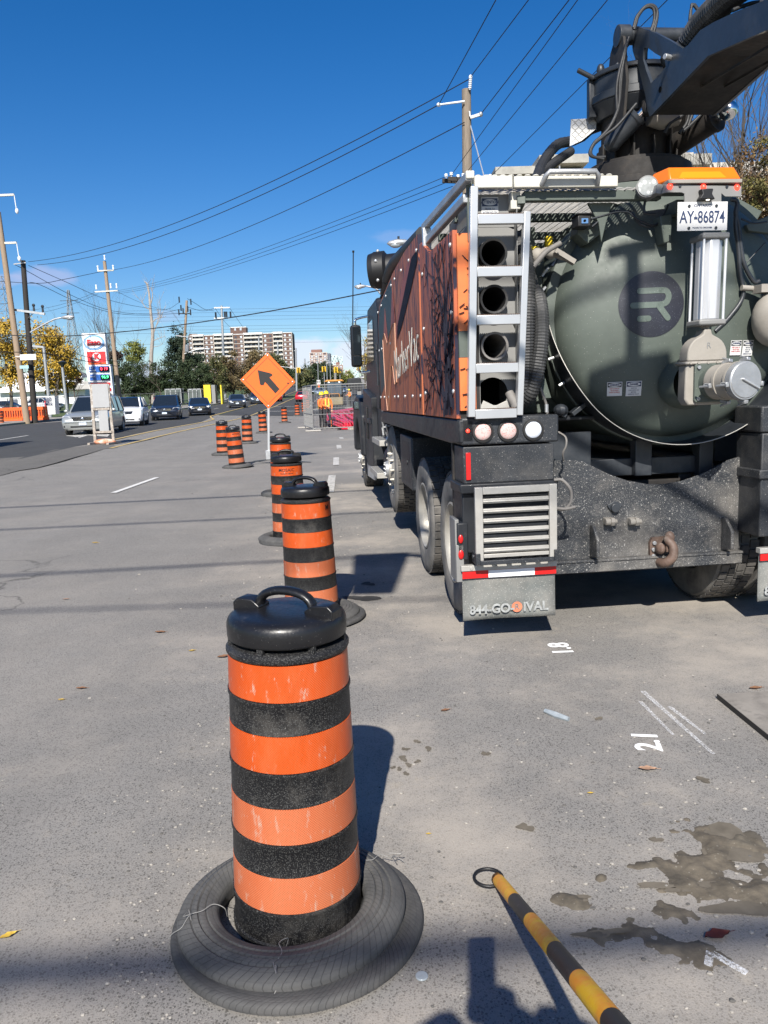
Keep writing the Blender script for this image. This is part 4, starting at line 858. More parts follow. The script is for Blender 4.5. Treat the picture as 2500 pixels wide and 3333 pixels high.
g.build('branch_decal',K['wnavy'],pf,fix=False)
K['letters']=mat('silver_letters',(.48,.47,.42),.6,0,.08,10)
text('panel_lettering','MarkerVac',.46,K['letters'],pf,frame((SX-.016,2.24,1.95),(0,-1,.085),(0,.0,1)),ext=.0015,bold=-.007,sx=.78,space=1.06)
bolts=[(v,1.60) for v in (1.46,1.9,2.4,2.9,3.2,3.7,4.2,4.6)]+[(v,2.72-(max(0,v-3)*.08)) for v in (1.46,1.9,2.4,2.9,3.2,3.7,4.2,4.6)]+[(1.2,2.1),(.1,2.1),(1.2,1.62),(.1,1.62),(1.2,2.5),(.1,2.5),(3.4,2.15),(4.3,2.15),(4.6,2.15)]
g=MB(); g.blob((0,0,0),.010,.016,.016,8,5); b0_=None
for v,z in bolts:
    if b0_ is None: b0_=T('panel_bolt',g,K['alubright'],smooth=60); o=b0_
    else: o=b0_.copy(); COL.objects.link(o)
    o.location=(SX-.004,v,z)
# --- guard rail over the rear panel
g=MB(); g.bar((.08,-.09,2.845),(.03,1.26,2.845),.045,.05); g.bar((.08,.0,2.745),(.03,1.26,2.73),.04,.05); T('guard_rail',g,K['steel'],.006)
g=MB(); g.bar((.03,1.16,2.60),(.03,1.16,2.82),.06,.05,(0,1,0)); T('rail_post',g,K['alubright'],.003)
g=MB(); g.box(.06,.11,-.10,-.06,2.83,2.875); T('rail_end',g,K['offwhite'],.006)
# --- expanded metal walkway
def expanded(name,u0,u1,v0,v1,z,du=.055,dv=.03):
    g=MB(); nr=int((v1-v0)/dv); nc=int((u1-u0)/du)*2
    for r in range(nr):
        vs=[]
        for c in range(nc+1):
            u=u0+du*c/2; v=v0+dv*(r+.5)+(dv*.36 if c%2 else -dv*.36); h=.006 if c%2 else -.006
            vs+=[(u,v-.0065,z+h-.004),(u,v+.0065,z+h+.005)]
        g.add(vs,[(2*i,2*i+1,2*i+3,2*i+2) for i in range(nc)])
    o=T(name,g,K['alu'],fix=False,smooth=0); m=o.modifiers.new('t','SOLIDIFY'); m.thickness=.003; return o
expanded('walkway_mesh',.13,1.30,.02,2.4,2.80)
g=MB(); g.box(.125,.355,-.03,.01,2.795,2.865); T('walkway_edge',g,K['offwhite'],.006)
g=MB(); g.box(.362,1.0,-.03,.01,2.795,2.86); T('walkway_edge',g,K['offwhite'],.006)
rnd=random.Random(1); g=MB(); [g.blob((.15+i*.05,-.01,2.866),.02,.018,.008,8,4) for i in range(17)]; T('edge_weld',g,K['offwhite'],smooth=60)
g=MB(); g.tube([(.53,-.03,2.81),(.54,-.075,2.845),(.56,-.085,2.868),(.84,-.085,2.868),(.86,-.075,2.845),(.87,-.03,2.81)],.016,10); T('grab_handle',g,K['steel'],smooth=60)
g=MB(); g.box(.44,1.3,.03,.09,2.735,2.79); 
for v in (.6,1.2,1.8): g.box(.13,1.3,v,v+.05,2.74,2.79)
g.bar((.42,.02,2.74),(.62,1.6,2.60),.05,.05); g.prism([(.86,2.735),(1.02,2.735),(.98,2.62),(.95,2.5),(.93,2.62)],'y',.10,.12); T('walkway_frame',g,K['green'],.004)
g=MB(); g.box(.36,.42,.04,.10,2.69,2.79); T('frame_bracket',g,K['offwhite'],.004)
for a in ((1195,520,1260,570),(1300,450,1350,530)): 
    p=tv(*cA(a[0],a[1]),.5); q=tv(*cA(a[2],a[3]),.5); g=MB(); g.box(p.x,q.x,.5,.54,q.z,p.z); T('yellow_strap',g,K['yellow'],.01)
# --- debris tank with dished rear door
UC,ZC,TRD=1.55,2.07,.84
g=MB(); g.lathe([(TRD-.02,.45),(TRD,.47),(TRD,5.4),(TRD-.02,5.42),(0,5.5)],72,o=(UC,0,ZC),ax='y'); tank=T('debris_tank',g,K['green'],smooth=50)
def dy(u,z):
    q=min(1,math.hypot(u-UC,z-ZC)/.80); return .36-.25*(1-q*q)**.62
g=MB(); pr=[(.0,.11)]
for i in range(1,25):
    q=i/24; pr.append((.80*q,.36-.25*(1-q*q)**.62))
pr+=[(.805,.40),(.84,.405),(.865,.41),(.87,.43),(.865,.455),(.80,.46)]
g.lathe(pr,96,o=(UC,0,ZC),ax='y'); door=T('tank_door',g,K['green'],smooth=50)
# partial splash guard round the lower half
def arc(name,a0,a1,r,y0f,y1,th,m,par):
    g=MB(); n=60; vs=[]
    for i in range(n+1):
        t=i/n; a=R(a0+(a1-a0)*t); c,s=math.cos(a),math.sin(a); ya=y0f(t)
        for rr,yy in ((r,y1),(r,ya),(r-th,ya),(r-th,y1)): vs.append((UC+rr*c,yy,ZC+rr*s))
    g.add(vs,[(4*i+j,4*i+(j+1)%4,4*i+4+(j+1)%4,4*i+4+j) for i in range(n) for j in range(4)]+[(0,1,2,3),(4*n+3,4*n+2,4*n+1,4*n)]); return T(name,g,m,par=par,smooth=40)
arc('splash_guard',178,362,.855,lambda t:.41-.25*min(1,math.sin(PI*min(.5,t*2.2 if t<.5 else (1-t)*2.2))),.44,.006,K['greydark'],None)
arc('guard_edge',183,357,.858,lambda t:.405-.25*min(1,math.sin(PI*min(.5,t*2.2 if t<.5 else (1-t)*2.2))),.41-.0,.012,K['greydark'],None) if 0 else None
g=MB(); pts=[]
for i in range(61):
    t=i/60; a=R(178+184*t); y=.41-.25*min(1,math.sin(PI*min(.5,t*2.2 if t<.5 else (1-t)*2.2))); pts.append((UC+.852*math.cos(a),y-.003,ZC+.852*math.sin(a)))
g.tube(pts,.0032,6); T('guard_edge',g,K['alu'],smooth=60)
g=MB()
for a in (186,197,209): g.cyl((UC+.90*math.cos(R(a)),.36,ZC+.90*math.sin(R(a))),(UC+.86*math.cos(R(a)),.36,ZC+.86*math.sin(R(a))),.010,n=8)
T('door_bolt',g,K['alubright'])
# logo on the dish
def ondish(pts2,off): return [(u,dy(u,z)-off,z) for u,z in pts2]
LC=tv(*cB(877,1015),.12); lu,lz=LC.x,LC.z; LR=.205
g=MB(); vs=[];n=64;m_=10
for j in range(m_+1):
    for i in range(n):
        a=2*PI*i/n; r=LR*j/m_; u=lu+r*math.cos(a); z=lz+r*math.sin(a); vs.append((u,dy(u,z)-.003,z))
g.add(vs,[(j*n+i,j*n+(i+1)%n,(j+1)*n+(i+1)%n,(j+1)*n+i) for j in range(m_) for i in range(n)])
K['logo']=mat('dark_navy_decal',(.012,.014,.024),.45,0,.2,6,speck=[(130,.25,(.16,.18,.2),.5)]); K['logog']=mat('green_logo_strokes',(.085,.11,.095),.45,0,.2,6,speck=[(110,.25,(.3,.32,.3),.4)])
lo1=T('door_logo',g,K['logo'],par=door,smooth=60)
def stroke(pts,w_,off=.006):
    P=spl(pts,6) if len(pts)>2 else [Vector((*pts[0],0)).lerp(Vector((*pts[1],0)),t/8) for t in range(9)]
    P=[Vector((p[0],p[1])) for p in P]; g=MB(); vs=[]
    for i,p in enumerate(P):
        d=(P[min(i+1,len(P)-1)]-P[max(0,i-1)]).normalized(); nn=Vector((-d.y,d.x))*w_/2
        for s in (-1,1): q=p+nn*s; vs.append((q.x,dy(q.x,q.y)-off,q.y))
    g.add(vs,[(2*i,2*i+1,2*i+3,2*i+2) for i in range(len(P)-1)])
    for p in (P[0],P[-1]):
        vs=[(p.x,dy(p.x,p.y)-off,p.y)]+[(p.x+w_/2*math.cos(2*PI*i/14),dy(p.x,p.y)-off-.0002,p.y+w_/2*math.sin(2*PI*i/14)) for i in range(14)]; g.add(vs,[(0,i+1,(i+1)%14+1) for i in range(14)])
    return g
lg=lambda x,y:(lu+(x-877)/440*.41,lz-(y-1015)/440*.41)
g=MB()
for s in (([lg(795,925),lg(950,925)]),([lg(945,925),lg(975,932),lg(990,965),lg(975,1005),lg(940,1020)]),([lg(945,1020),lg(750,1020)]),([lg(925,1030),lg(985,1110)]),([lg(795,1110),lg(855,1110)])): g.merge(stroke(s,.037))
g.build('logo_strokes',K['logog'],lo1,smooth=60)
# warning stickers
def stk(px,py,head,lines,hc,w_=.095,h_=.095):
    p=tv(px,py,.17); y=dy(p.x,p.z)-.004; o=sticker(door,p.x,y,p.z,w_,h_,head,lines,hc)
    e=.02; gx=(dy(p.x+e,p.z)-dy(p.x-e,p.z))/(2*e); gz_=(dy(p.x,p.z+e)-dy(p.x,p.z-e))/(2*e)
    xv=Vector((1,gx,0)).normalized(); zv=Vector((0,gz_,1)).normalized(); yv=zv.cross(xv).normalized(); zv=xv.cross(yv)
    c=Vector((p.x,y,p.z)); M3=Matrix((xv,yv,zv)).transposed().to_4x4(); o.matrix_basis=Matrix.Translation(c)@M3@Matrix.Translation(-c); return o
K['wred']=mat('sticker_red',(.45,.05,.05),.5)
stk(*cB(648,1588),'WARNING',['KEEP CLEAR OF','TRUCK REAR','WHEN DUMPING'],K['greydark']); stk(*cB(765,1585),'DANGER',['REMOVE','CAM-LOCK CAP','BEFORE','OPENING VALVE'],K['navy'],.098,.1)
stk(*cB(1428,1312),'WARNING',['KEEP CLEAR OF','TRUCK REAR','WHEN DUMPING'],K['greydark'],.085,.095); stk(*cB(1518,1312),'DANGER',['REMOVE','LOCK CAP','BEFORE','OPENING VALVE'],K['greydark'],.085,.1)
# raised pad left of the cylinder, hinge plates
g=MB(); p=tv(*cB(950,500),.1); g.prism([(p.x-.04,p.z+.06),(p.x+.04,p.z+.075),(p.x+.035,p.z-.09),(p.x-.01,p.z-.10)],'y',.06,.16); T('door_bracket',g,K['green'],.006,par=door)
p=tv(*cB(540,510),.22); q=tv(*cB(345,520),.3); g=MB(); g.prism([(q.x,q.z+.03),(p.x+.03,p.z+.03),(p.x+.03,p.z-.0),(q.x+.06,q.z-.10),(q.x-.01,q.z-.04)],'y',.20,.34); T('hinge_plate',g,K['green'],.006)
g=MB(); a=tv(*cB(100,690),.32); b=tv(*cB(290,700),.24); c=tv(*cB(350,735),.24)
g.tube(spl([a,tv(*cB(180,660),.28),b,c],5),[.028]*10+[.022]*6,10); g.blob(a,.045,.05,.05); g.blob(tv(*cB(190,670),.28),.035,.05,.04); g.bar(tv(*cB(220,655),.22),tv(*cB(350,735),.22),.05,.03); T('door_clamp',g,K['beige'],smooth=50)
g=MB(); a=tv(*cB(330,1760),.30); b=tv(*cB(430,1680),.30); g.bar(a,b,.07,.03); g.blob(tv(*cB(260,1730),.3),.05,.05,.04); g.bar(tv(*cB(225,1730),.3),tv(*cB(300,1760),.3),.03,.05); T('door_clamp',g,K['greydark'],.004)
g=MB()
for y,x in ((760,200),(830,130),(960,110)): g.bar(tv(*cB(x,y),.45),tv(*cB(x+45,y-60),.45),.03,.012)
T('tie_rod',g,K['steel'])
# camera
p=tv(*cB(400,465),.14); g=MB(); g.box(p.x-.042,p.x+.042,.09,.20,p.z-.033,p.z+.033); g.box(p.x-.05,p.x+.05,.08,.2,p.z+.035,p.z+.046); o=T('reversing_camera',g,K['black'],.006)
g=MB(); g.box(p.x-.02,p.x+.022,.084,.09,p.z-.017,p.z+.013); g.build('lens',K['chrome'],o); g=MB(); g.cyl((p.x,.085,p.z-.002),(p.x,.08,p.z-.002),.008,n=12); g.build('lens',K['void'],o)
g=MB(); pts=[tv(*cB(x,y),.10) for x,y in ((465,440),(560,415),(640,395),(710,395),(760,430),(820,465),(900,480),(960,400),(985,345))]; g.tube(spl(pts,5),.006,6)
pts=[tv(*cB(x,y),.11) for x,y in ((470,495),(590,400),(700,390),(740,400),(790,470),(860,495),(930,470))]; g.tube(spl(pts,5),.008,6)
pts=[tv(*cB(x,y),.06) for x,y in ((830,315),(822,370),(830,405),(900,410))]; g.tube(spl(pts,5),.008,6); T('cable',g,K['greydark'],smooth=60)
# --- plate, amber beacon and bracket on an arm over the door
VB=-.12
def bb(x,y,v=VB): return tv(*cB(x,y),v)
def polyB(pts,v=VB): return [(bb(x,y,v).x,bb(x,y,v).z) for x,y in pts]
g=MB(); g.prism(polyB([(962,205),(1482,220),(1478,290),(1370,290),(1345,268),(1345,500),(1095,500),(1095,270),(1075,262),(975,262),(940,270)]),'y',VB,VB+.01); g.prism(polyB([(962,205),(940,270),(905,262),(920,200)]),'y',VB+.01,VB+.2); br=T('beacon_bracket',g,K['greyplate'],.002)
g=MB(); c=bb(1215,300); g.box(c.x-.22,c.x+.22,VB+.01,VB+.22,bb(1215,215).z-.006,bb(1215,215).z); g.bar((c.x,VB+.2,c.z),(c.x,.6,c.z+.02),.12,.08); T('bracket_arm',g,K['green'])
pl=bb(1213,424); g=MB(); w_=.312; h_=.164
g.box(pl.x-w_/2,pl.x+w_/2,VB-.006,VB-.003,pl.z-h_/2,pl.z+h_/2); po=g.build('licence_plate',K['white'],truck,bev=.0)
po.data.update()
fr=lambda dz,dx=0:frame((pl.x+dx,VB-.0065,pl.z+dz),(1,0,-.0),(0,0,1))
text('plate_text','AY',.098,K['navy'],po,fr(-.008,-.098),bold=.001,sx=.72,ext=.0012); text('plate_text','86874',.098,K['navy'],po,fr(-.008,.055),bold=.001,sx=.70,ext=.0012)
g=MB(); x=pl.x-.042; z=pl.z-.006; y=VB-.008; g.prism([(x-.010,z-.012),(x+.010,z-.012),(x+.011,z+.004),(x+.005,z-.001),(x,z+.010),(x-.005,z-.001),(x-.011,z+.004)],'y',y,VB-.0062); g.cyl((x,y,z+.014),(x,VB-.006,z+.014),.003,n=8); g.build('crown_mark',K['navy'],po)
text('plate_text','ONTARIO',.024,K['navy'],po,fr(.060),bold=.0004,ext=.0006); text('plate_text','YOURS TO DISCOVER',.0125,K['navy'],po,fr(-.066),ext=.0006,bold=.0003)
g=MB(); 
for dx,dz in ((-.085,.058),(.085,.058),(-.085,-.068),(.085,-.068)): g.cyl((pl.x+dx,VB-.006,pl.z+dz),(pl.x+dx,VB-.011,pl.z+dz),.009,n=8)
g.build('plate_screw',K['greydark'],po)
# beacon
a=bb(990,185); b=bb(1472,190); t1=bb(1005,80); t2=bb(1452,85)
g=MB(); zt=t1.z; zb=a.z+.006
g.add([(a.x,VB-.01,zb),(b.x,VB-.01,zb),(b.x,VB+.20,zb),(a.x-.06,VB+.20,zb),(t1.x+.0,VB+.035,zt),(t2.x,VB+.035,zt),(t2.x-.02,VB+.17,zt),(t1.x-.03,VB+.17,zt)],[(0,3,2,1),(4,5,6,7),(0,1,5,4),(1,2,6,5),(2,3,7,6),(3,0,4,7)])
be=g.build('amber_beacon',K['amber'],truck,bev=.008)
g=MB(); xa,xb=a.x+.04,b.x-.02; m_=.35
g.add([(xa+.02,VB-.0105+(.045)*.12,zb+(zt-zb)*.12),(xb-.07,VB-.0105+.045*.12,zb+(zt-zb)*.12),(xb-.10,VB-.0105+.045*.62,zb+(zt-zb)*.62),(xa+.05,VB-.0105+.045*.62,zb+(zt-zb)*.62)],[(0,1,2,3)]); g.build('lit_lens',K['amberlit'],be,smooth=0,fix=False)
g=MB(); g.box(a.x-.01,b.x+.004,VB-.016,VB+.21,bb(1200,203).z,zb-.001); g.build('beacon_base',K['beige'],be,bev=.003)
for x,y in ((997,222),(1223,226),(1450,228)):
    p=bb(x,y,VB); lm=MB(); lm.lathe([(0,VB-.014),(.010,VB-.012),(.016,VB-.004),(.018,VB)],16,o=(p.x,0,p.z),ax='y'); lm.build('marker_lamp',K['redlit'],br,smooth=60)
for x,y in ((1064,220),(1380,224)):
    p=bb(x,y,VB); lm=MB(); lm.cyl((p.x,VB-.005,p.z),(p.x,VB,p.z),.009,n=8); lm.build('bracket_bolt',K['greydark'],br)
p=bb(1225,290); g=MB(); g.prism([(p.x-.038,p.z+.035),(p.x+.038,p.z+.035),(p.x+.03,p.z+.005),(p.x+.05,p.z-.025),(p.x-.05,p.z-.025),(p.x-.03,p.z+.005)],'y',VB-.045,VB-.001); o=g.build('plate_lamp',K['black'],br,bev=.006)
g=MB(); g.blob((p.x+.01,VB-.03,p.z-.025),.012,.01,.005); g.build('lens',mat('lit_plate_lamp',(.9,.85,.7),.3,emit=((1,.9,.7),2)),o)
# round work light left of the beacon
p=bb(845,220,-.05); g=MB(); ax=Vector((-.25,-.96,-.05)).normalized(); c=Vector(p)
g.cyl(c,c-ax*.055,.062,.05,28); g.cyl(c-ax*.055,c-ax*.09,.045,.04,20)
for i in range(6): g.cyl(c-ax*(.05+.008*i),c-ax*(.053+.008*i),.058,n=24)
o=T('work_light',g,K['greyplate'],smooth=35); K['led']=mat('led_lens',(.33,.34,.33),.2,0,.2,30,coat=.3,speck=[(38,.55,(.62,.63,.6),.9)])
g=MB(); g.cyl(c,c+ax*.006,.056,.054,28); g.build('lens',K['led'],o,smooth=35); g=MB(); g.bar(c-ax*.05,c+Vector((.12,.06,-.02)),.03,.04); g.build('light_bracket',K['greyplate'],o,bev=.003)
# --- pneumatic cylinder
VC=-.06
ct=tv(*cB(1262,590),VC); cb=tv(*cB(1240,1125),VC)
g=MB(); w_=.072; d0=Vector(cb)-Vector(ct); 
prof=[(w_,w_*.35),(w_*.35,w_),(-w_*.35,w_),(-w_,w_*.35),(-w_,-w_*.35),(-w_*.35,-w_),(w_*.35,-w_),(w_,-w_*.35)]
vs=[]
for c0 in (ct,cb): vs+=[(c0.x+x,c0.y+y,c0.z) for x,y in prof]
g.add(vs,[(i,(i+1)%8,8+(i+1)%8,8+i) for i in range(8)]+[tuple(range(8)),tuple(range(15,7,-1))]); K['satin']=mat('satin_aluminium',(.55,.56,.58),.38,.3,.06,3)
cy=T('pneumatic_cylinder',g,K['satin'],.006)
for c0,s in ((ct,1),(cb,-1)):
    g=MB(); g.box(c0.x-.086,c0.x+.086,c0.y-.086,c0.y+.086,min(c0.z,c0.z+s*.035),max(c0.z,c0.z+s*.035)); g.build('end_cap',K['greyplate'],cy,bev=.01)
g=MB()
for x in (-.07,.07):
    for y in (-.07,.07): g.cyl((ct.x+x,ct.y+y,ct.z),(cb.x+x,cb.y+y,cb.z),.008,n=8)
g.build('tie_rod',K['satin'],cy)
# --- knife gate valve and cam-lock elbow
vt=tv(*cB(1230,1190),VC); vm=tv(*cB(1215,1400),VC); 
g=MB(); g.cyl((cb.x,VC,cb.z-.03),(vt.x,VC,vt.z),.022,n=14); g.cyl((vt.x,VC,vt.z+.03),(vt.x,VC,vt.z+.015),.03,n=14)
hw=.125; zt=vt.z; zm=vm.z
bon=[(vt.x-.028,zt),(vt.x-.035,zt-.03)]+[(vm.x-hw*math.sin(t),zm+.015+(zt-.035-zm-.015)*math.cos(t)**.8) for t in [PI/2*i/8 for i in range(2,9)]]+[(vm.x-hw,zm)]
bon=bon+[(2*vm.x-x+.006,z) for x,z in reversed(bon)]
g.prism(bon,'y',VC-.055,VC+.055); val=T('gate_valve',g,K['beige'],.02,smooth=50)
g=MB(); g.box(vm.x-.145,vm.x+.15,VC-.07,VC+.07,zm-.022,zm-.002); g.prism([(vm.x-.13,zm-.022),(vm.x+.135,zm-.022),(vm.x+.135,zm-.24),(vm.x+.10,zm-.27),(vm.x-.11,zm-.27),(vm.x-.135,zm-.23)],'y',VC-.05,VC+.05); g.build('valve_body',K['beige'],val,bev=.014,smooth=50)
g=MB(); 
for x in (-.11,-.06,.0,.06,.11): g.cyl((vm.x+x,VC-.075,zm-.012),(vm.x+x,VC-.05,zm-.012),.009,n=6)
text('cast_mark','R',.05,K['greyplate'],val,frame((vm.x+.01,VC-.0565,zm+.09),(1,0,0),(0,0,1)),ext=.001)
g.build('valve_bolt',K['beige'],val)
zc=zm-.135
g=MB(); g.lathe([(.16,.16),(.165,.09),(.14,VC+.05)],36,o=(vm.x-.02,0,zc),ax='y'); T('door_port',g,K['green'],smooth=50)
cc=Vector((vm.x+.035,VC-.05,zc)); ax=Vector((.18,-.98,.02)).normalized()
cap=cc+ax*.26
g=MB(); g.cyl(cc,cc+ax*.02,.13,n=4); 
g=MB(); sq=.118; g.prism([(cc.x-sq,zc-sq*.9),(cc.x-sq*.9,zc-sq),(cc.x+sq*.9,zc-sq),(cc.x+sq,zc-sq*.9),(cc.x+sq,zc+sq*.9),(cc.x+sq*.9,zc+sq),(cc.x-sq*.9,zc+sq),(cc.x-sq,zc+sq*.9)],'y',cc.y-.02,cc.y); g.build('flange_plate',K['green'],val,bev=.004)
g=MB()
for x in (-.095,.095):
    for z in (-.095,.095): g.cyl((cc.x+x,cc.y-.032,zc+z),(cc.x+x,cc.y-.02,zc+z),.012,n=6)
g.build('flange_bolt',K['steel'],val)
g=MB(); g.cyl(cc,cc+ax*.07,.098,n=40); g.build('green_pipe',K['green'],val,smooth=40)
g=MB(); g.cyl(cc+ax*.06,cc+ax*.13,.106,n=40); g.cyl(cc+ax*.13,cc+ax*.15,.112,n=40); g.cyl(cc+ax*.15,cap,.104,.106,40); g.cyl(cap-ax*.03,cap-ax*.015,.114,n=40); g.build('coupling',K['beige'],val,smooth=40)
g=MB(); g.cyl(cap-ax*.01,cap+ax*.03,.112,n=44); g.cyl(cap+ax*.03,cap+ax*.036,.106,.100,44); g.build('camlock_cap',K['steel'],val,smooth=40)
g=MB(); x_=ax.cross(Vector((0,0,1))).normalized(); z_=x_.cross(ax)
for k,a in enumerate((100,190,265,350)):
    r0=x_*math.cos(R(a))+z_*math.sin(R(a))
    for off in (.09,.235):
        p=cc+ax*off+r0*.115; g.bar(p,p+ax*.055+r0*.012,.028,.02,r0); g.blob(p,.016); g.bar(p+ax*.05+r0*.012,p-ax*.02+r0*.03,.012,.012,r0)
g.build('cam_lever',K['steel'],val,bev=.003)
g=MB(); p=cap+ax*.04; g.bar(p-x_*.09-z_*.05,p+x_*.03+z_*.01,.012,.02,ax); g.build('cam_lever',K['alubright'],val,bev=.003)
# right-hand pipe cut by the frame
g=MB(); p=tv(*cB(1640,1050),.05); g.tube(spl([(p.x+.25,.1,p.z+.1),(p.x+.1,.05,p.z+.08),(p.x,.05,p.z-.02),(p.x+.05,.1,p.z-.14),(p.x+.2,.15,p.z-.18)],5),.075,16); g.cyl(tv(*cB(1480,905),.1),tv(*cB(1610,915),.1),.018,n=12); g.box(p.x-.06,p.x+.12,0,.1,p.z+.10,p.z+.15); T('vacuum_pipe',g,K['beige'],smooth=50)
g=MB()
for pts,r in (([(1410,310),(1450,330),(1440,480),(1460,640),(1470,800),(1490,960),(1400,1100),(1300,1200)],.014),([(1455,330),(1440,400),(1460,480),(1490,720),(1560,860),(1600,860)],.014),([(1480,440),(1560,470),(1650,460)],.006),([(1500,750),(1640,600)],.004)): g.tube(spl([tv(*cB(x,y),.12) for x,y in pts],5),r,8)
T('cable',g,K['greydark'],smooth=60)
g=MB(); p=tv(*cB(1560,500),.2); g.prism([(p.x-.05,p.z+.02),(p.x+.3,p.z+.14),(p.x+.3,p.z-.06),(p.x-.03,p.z-.02)],'y',.2,.24); T('hinge_plate',g,K['green'],.006)
# --- mast and boom
MU,MV=1.74,1.40
g=MB(); g.cyl((MU,MV,2.80),(MU,MV,3.02),.44,n=40); g.cyl((MU,MV,3.02),(MU,MV,3.10),.47,n=8); g.prism([(MU-.65,2.80),(MU-.45,3.0),(MU+.45,3.0),(MU+.75,2.85),(MU+.6,2.6),(MU-.7,2.62),(MU-.9,2.66)],'y',MV-.50,MV+.5); T('mast_base',g,K['green'],.006,smooth=35)
g=MB(); g.cyl((MU,MV,3.10),(MU,MV,3.15),.44,n=48); g.cyl((MU,MV,3.15),(MU,MV,3.27),.41,n=48); g.cyl((MU,MV,3.27),(MU,MV,3.30),.37,n=48); g.cyl((MU,MV,3.30),(MU,MV,3.72),.265,n=40)
for i in range(12): a=2*PI*i/12; g.bar((MU+.28*math.cos(a),MV+.28*math.sin(a),3.30),(MU+.28*math.cos(a),MV+.28*math.sin(a),3.46),.015,.09)
T('mast_column',g,K['underside'],.004,smooth=35)
g=MB(); c_=MU-.03; g.cyl((c_,MV,3.64),(c_,MV,3.74),.27,.34,40); g.cyl((c_,MV,3.74),(c_,MV,3.80),.345,n=40); g.cyl((c_,MV,3.80),(c_,MV,3.92),.325,n=40); g.cyl((c_,MV,3.92),(c_,MV,3.955),.345,n=40); g.cyl((c_-.33,MV-.05,3.93),(c_-.46,MV-.05,3.99),.018,n=10); g.blob((c_-.30,MV-.1,3.97),.03,.03,.045); g.tube([(c_-.22,MV-.2,3.96),(c_-.14,MV-.2,4.03)],.016,8); g.box(c_-.36,c_-.30,MV-.03,MV+.03,3.66,3.95); T('swivel_head',g,K['greydark'],.006,smooth=40)
PU=1.60
def pp(lst,u=PU): return [tuple(tu(*cD(x,y),u)[1:]) for x,y in lst]
for u in (1.50,1.98):
    g=MB(); g.prism([(MV-.1,3.35),(MV-.3,3.5),(MV-.36,3.8),(MV-.30,4.12),(MV-.18,4.2),(MV-.06,4.1),(MV+.1,3.6)],'x',u,u+.022); T('mast_plate',g,K['underside'],.004)
plate=pp([(765,175),(900,222),(1000,275),(1085,328),(1118,305),(1200,205),(1290,150),(1450,75),(1640,0),(1900,-110),(2000,60),(1659,200),(1450,290),(1250,380),(1060,580),(870,780),(858,786),(845,740),(830,640),(790,480),(745,345),(740,260)])
hole=pp([(822,322),(852,326),(900,362),(962,395),(968,450),(930,500),(868,562),(838,480),(815,400)])
def holed(outer,holep,u0,u1,par,name,m):
    bm=bmesh.new()
    vo=[bm.verts.new((u0,*p)) for p in outer]; vh=[bm.verts.new((u0,*p)) for p in holep]
    es=[bm.edges.new((vo[i],vo[(i+1)%len(vo)])) for i in range(len(vo))]+[bm.edges.new((vh[i],vh[(i+1)%len(vh)])) for i in range(len(vh))]
    bmesh.ops.triangle_fill(bm,edges=es,use_beauty=True)
    r=bmesh.ops.extrude_face_region(bm,geom=list(bm.faces)); bmesh.ops.translate(bm,vec=(u1-u0,0,0),verts=[e for e in r['geom'] if isinstance(e,bmesh.types.BMVert)])
    bmesh.ops.recalc_face_normals(bm,faces=bm.faces); d=bpy.data.meshes.new(name); bm.to_mesh(d); bm.free(); d.materials.append(m); o=bpy.data.objects.new(name,d); COL.objects.link(o); o.parent=par; return o
boom=T('boom',MB().bar((PU+.235,-.45,3.72),(2.0,-5.7,4.35),.44,.36),K['boomp'])
for u in (PU,PU+.46): holed(plate,hole,u,u+.022,boom,'boom_side_plate',K['boomp'])
low=pp([(870,780),(1060,580),(1250,380),(1450,290),(1659,200),(2000,60)])
g=MB(); vs=[]; n=len(low)
for v,z in low: vs+=[(PU+.023,v,z+.004),(PU+.459,v,z+.004),(PU+.459,v,z+.02),(PU+.023,v,z+.02)]
g.add(vs,[(4*i+j,4*i+(j+1)%4,4*i+4+(j+1)%4,4*i+4+j) for i in range(n-1) for j in range(4)]); g.build('boom_belly',K['underside'],boom,smooth=0)
for u in (PU+.15,PU+.31): g=MB(); g.bar((u,low[1][0],low[1][1]-.004),(u,low[4][0],low[4][1]-.004),.008,.016); g.build('belly_rib',K['underside'],boom)
g=MB(); p=pp([(932,605)])[0]; g.cyl((PU-.004,p[0],p[1]),(PU+.001,p[0],p[1]),.020,n=14); g.build('plate_hole',K['void'],boom)
# decal strip and edge stiffener along the arm
hz_=pp([(1100,345),(1150,260),(1215,160),(1300,70),(1400,-30),(1560,-150)],1.72)
corr('boom_hose',[(1.80,hz_[0][0]+.35,hz_[0][1]+.10)]+[(1.72,v,z) for v,z in hz_],.085,K['corr'],.026,boom)
pa,pb_=pp([(735,245)])[0]
g=MB(); g.cyl((1.50,pa,pb_),(2.25,pa,pb_),.058,n=24); g.cyl((1.49,pa,pb_),(1.58,pa,pb_),.075,n=24); T('boom_pivot',g,K['greydark'],.006,smooth=40)
def hyd(name,a,b,r,m,rod=.5):
    a=Vector(a);b=Vector(b);g=MB(); mid=a.lerp(b,rod); g.cyl(a,mid,r,n=24); g.cyl(mid-(b-a).normalized()*.03,mid,r*1.12,n=24); o=T(name,g,m,smooth=40)
    g=MB(); g.cyl(mid,b,r*.45,n=14); g.blob(b,r*.8); g.build('piston_rod',K['chrome'],o,smooth=40); g=MB(); g.blob(a,r*1.05); g.build('cylinder_foot',m,o,smooth=40); return o
hyd('lift_cylinder',tv(*cD(610,965),1.15),tv(*cD(860,700),.98),.062,K['greydark'],.72)
hyd('lift_cylinder',tv(*cD(1030,985),1.3),tv(*cD(1390,745),.9),.085,K['underside'],.8)
g=MB(); c=Vector(tv(*cD(850,725),.97)); g.blob(c,.045,.05,.06); g.box(c.x-.03,c.x+.03,c.y-.05,c.y+.05,c.z-.05,c.z+.06); T('boom_clevis',g,K['underside'],.01)
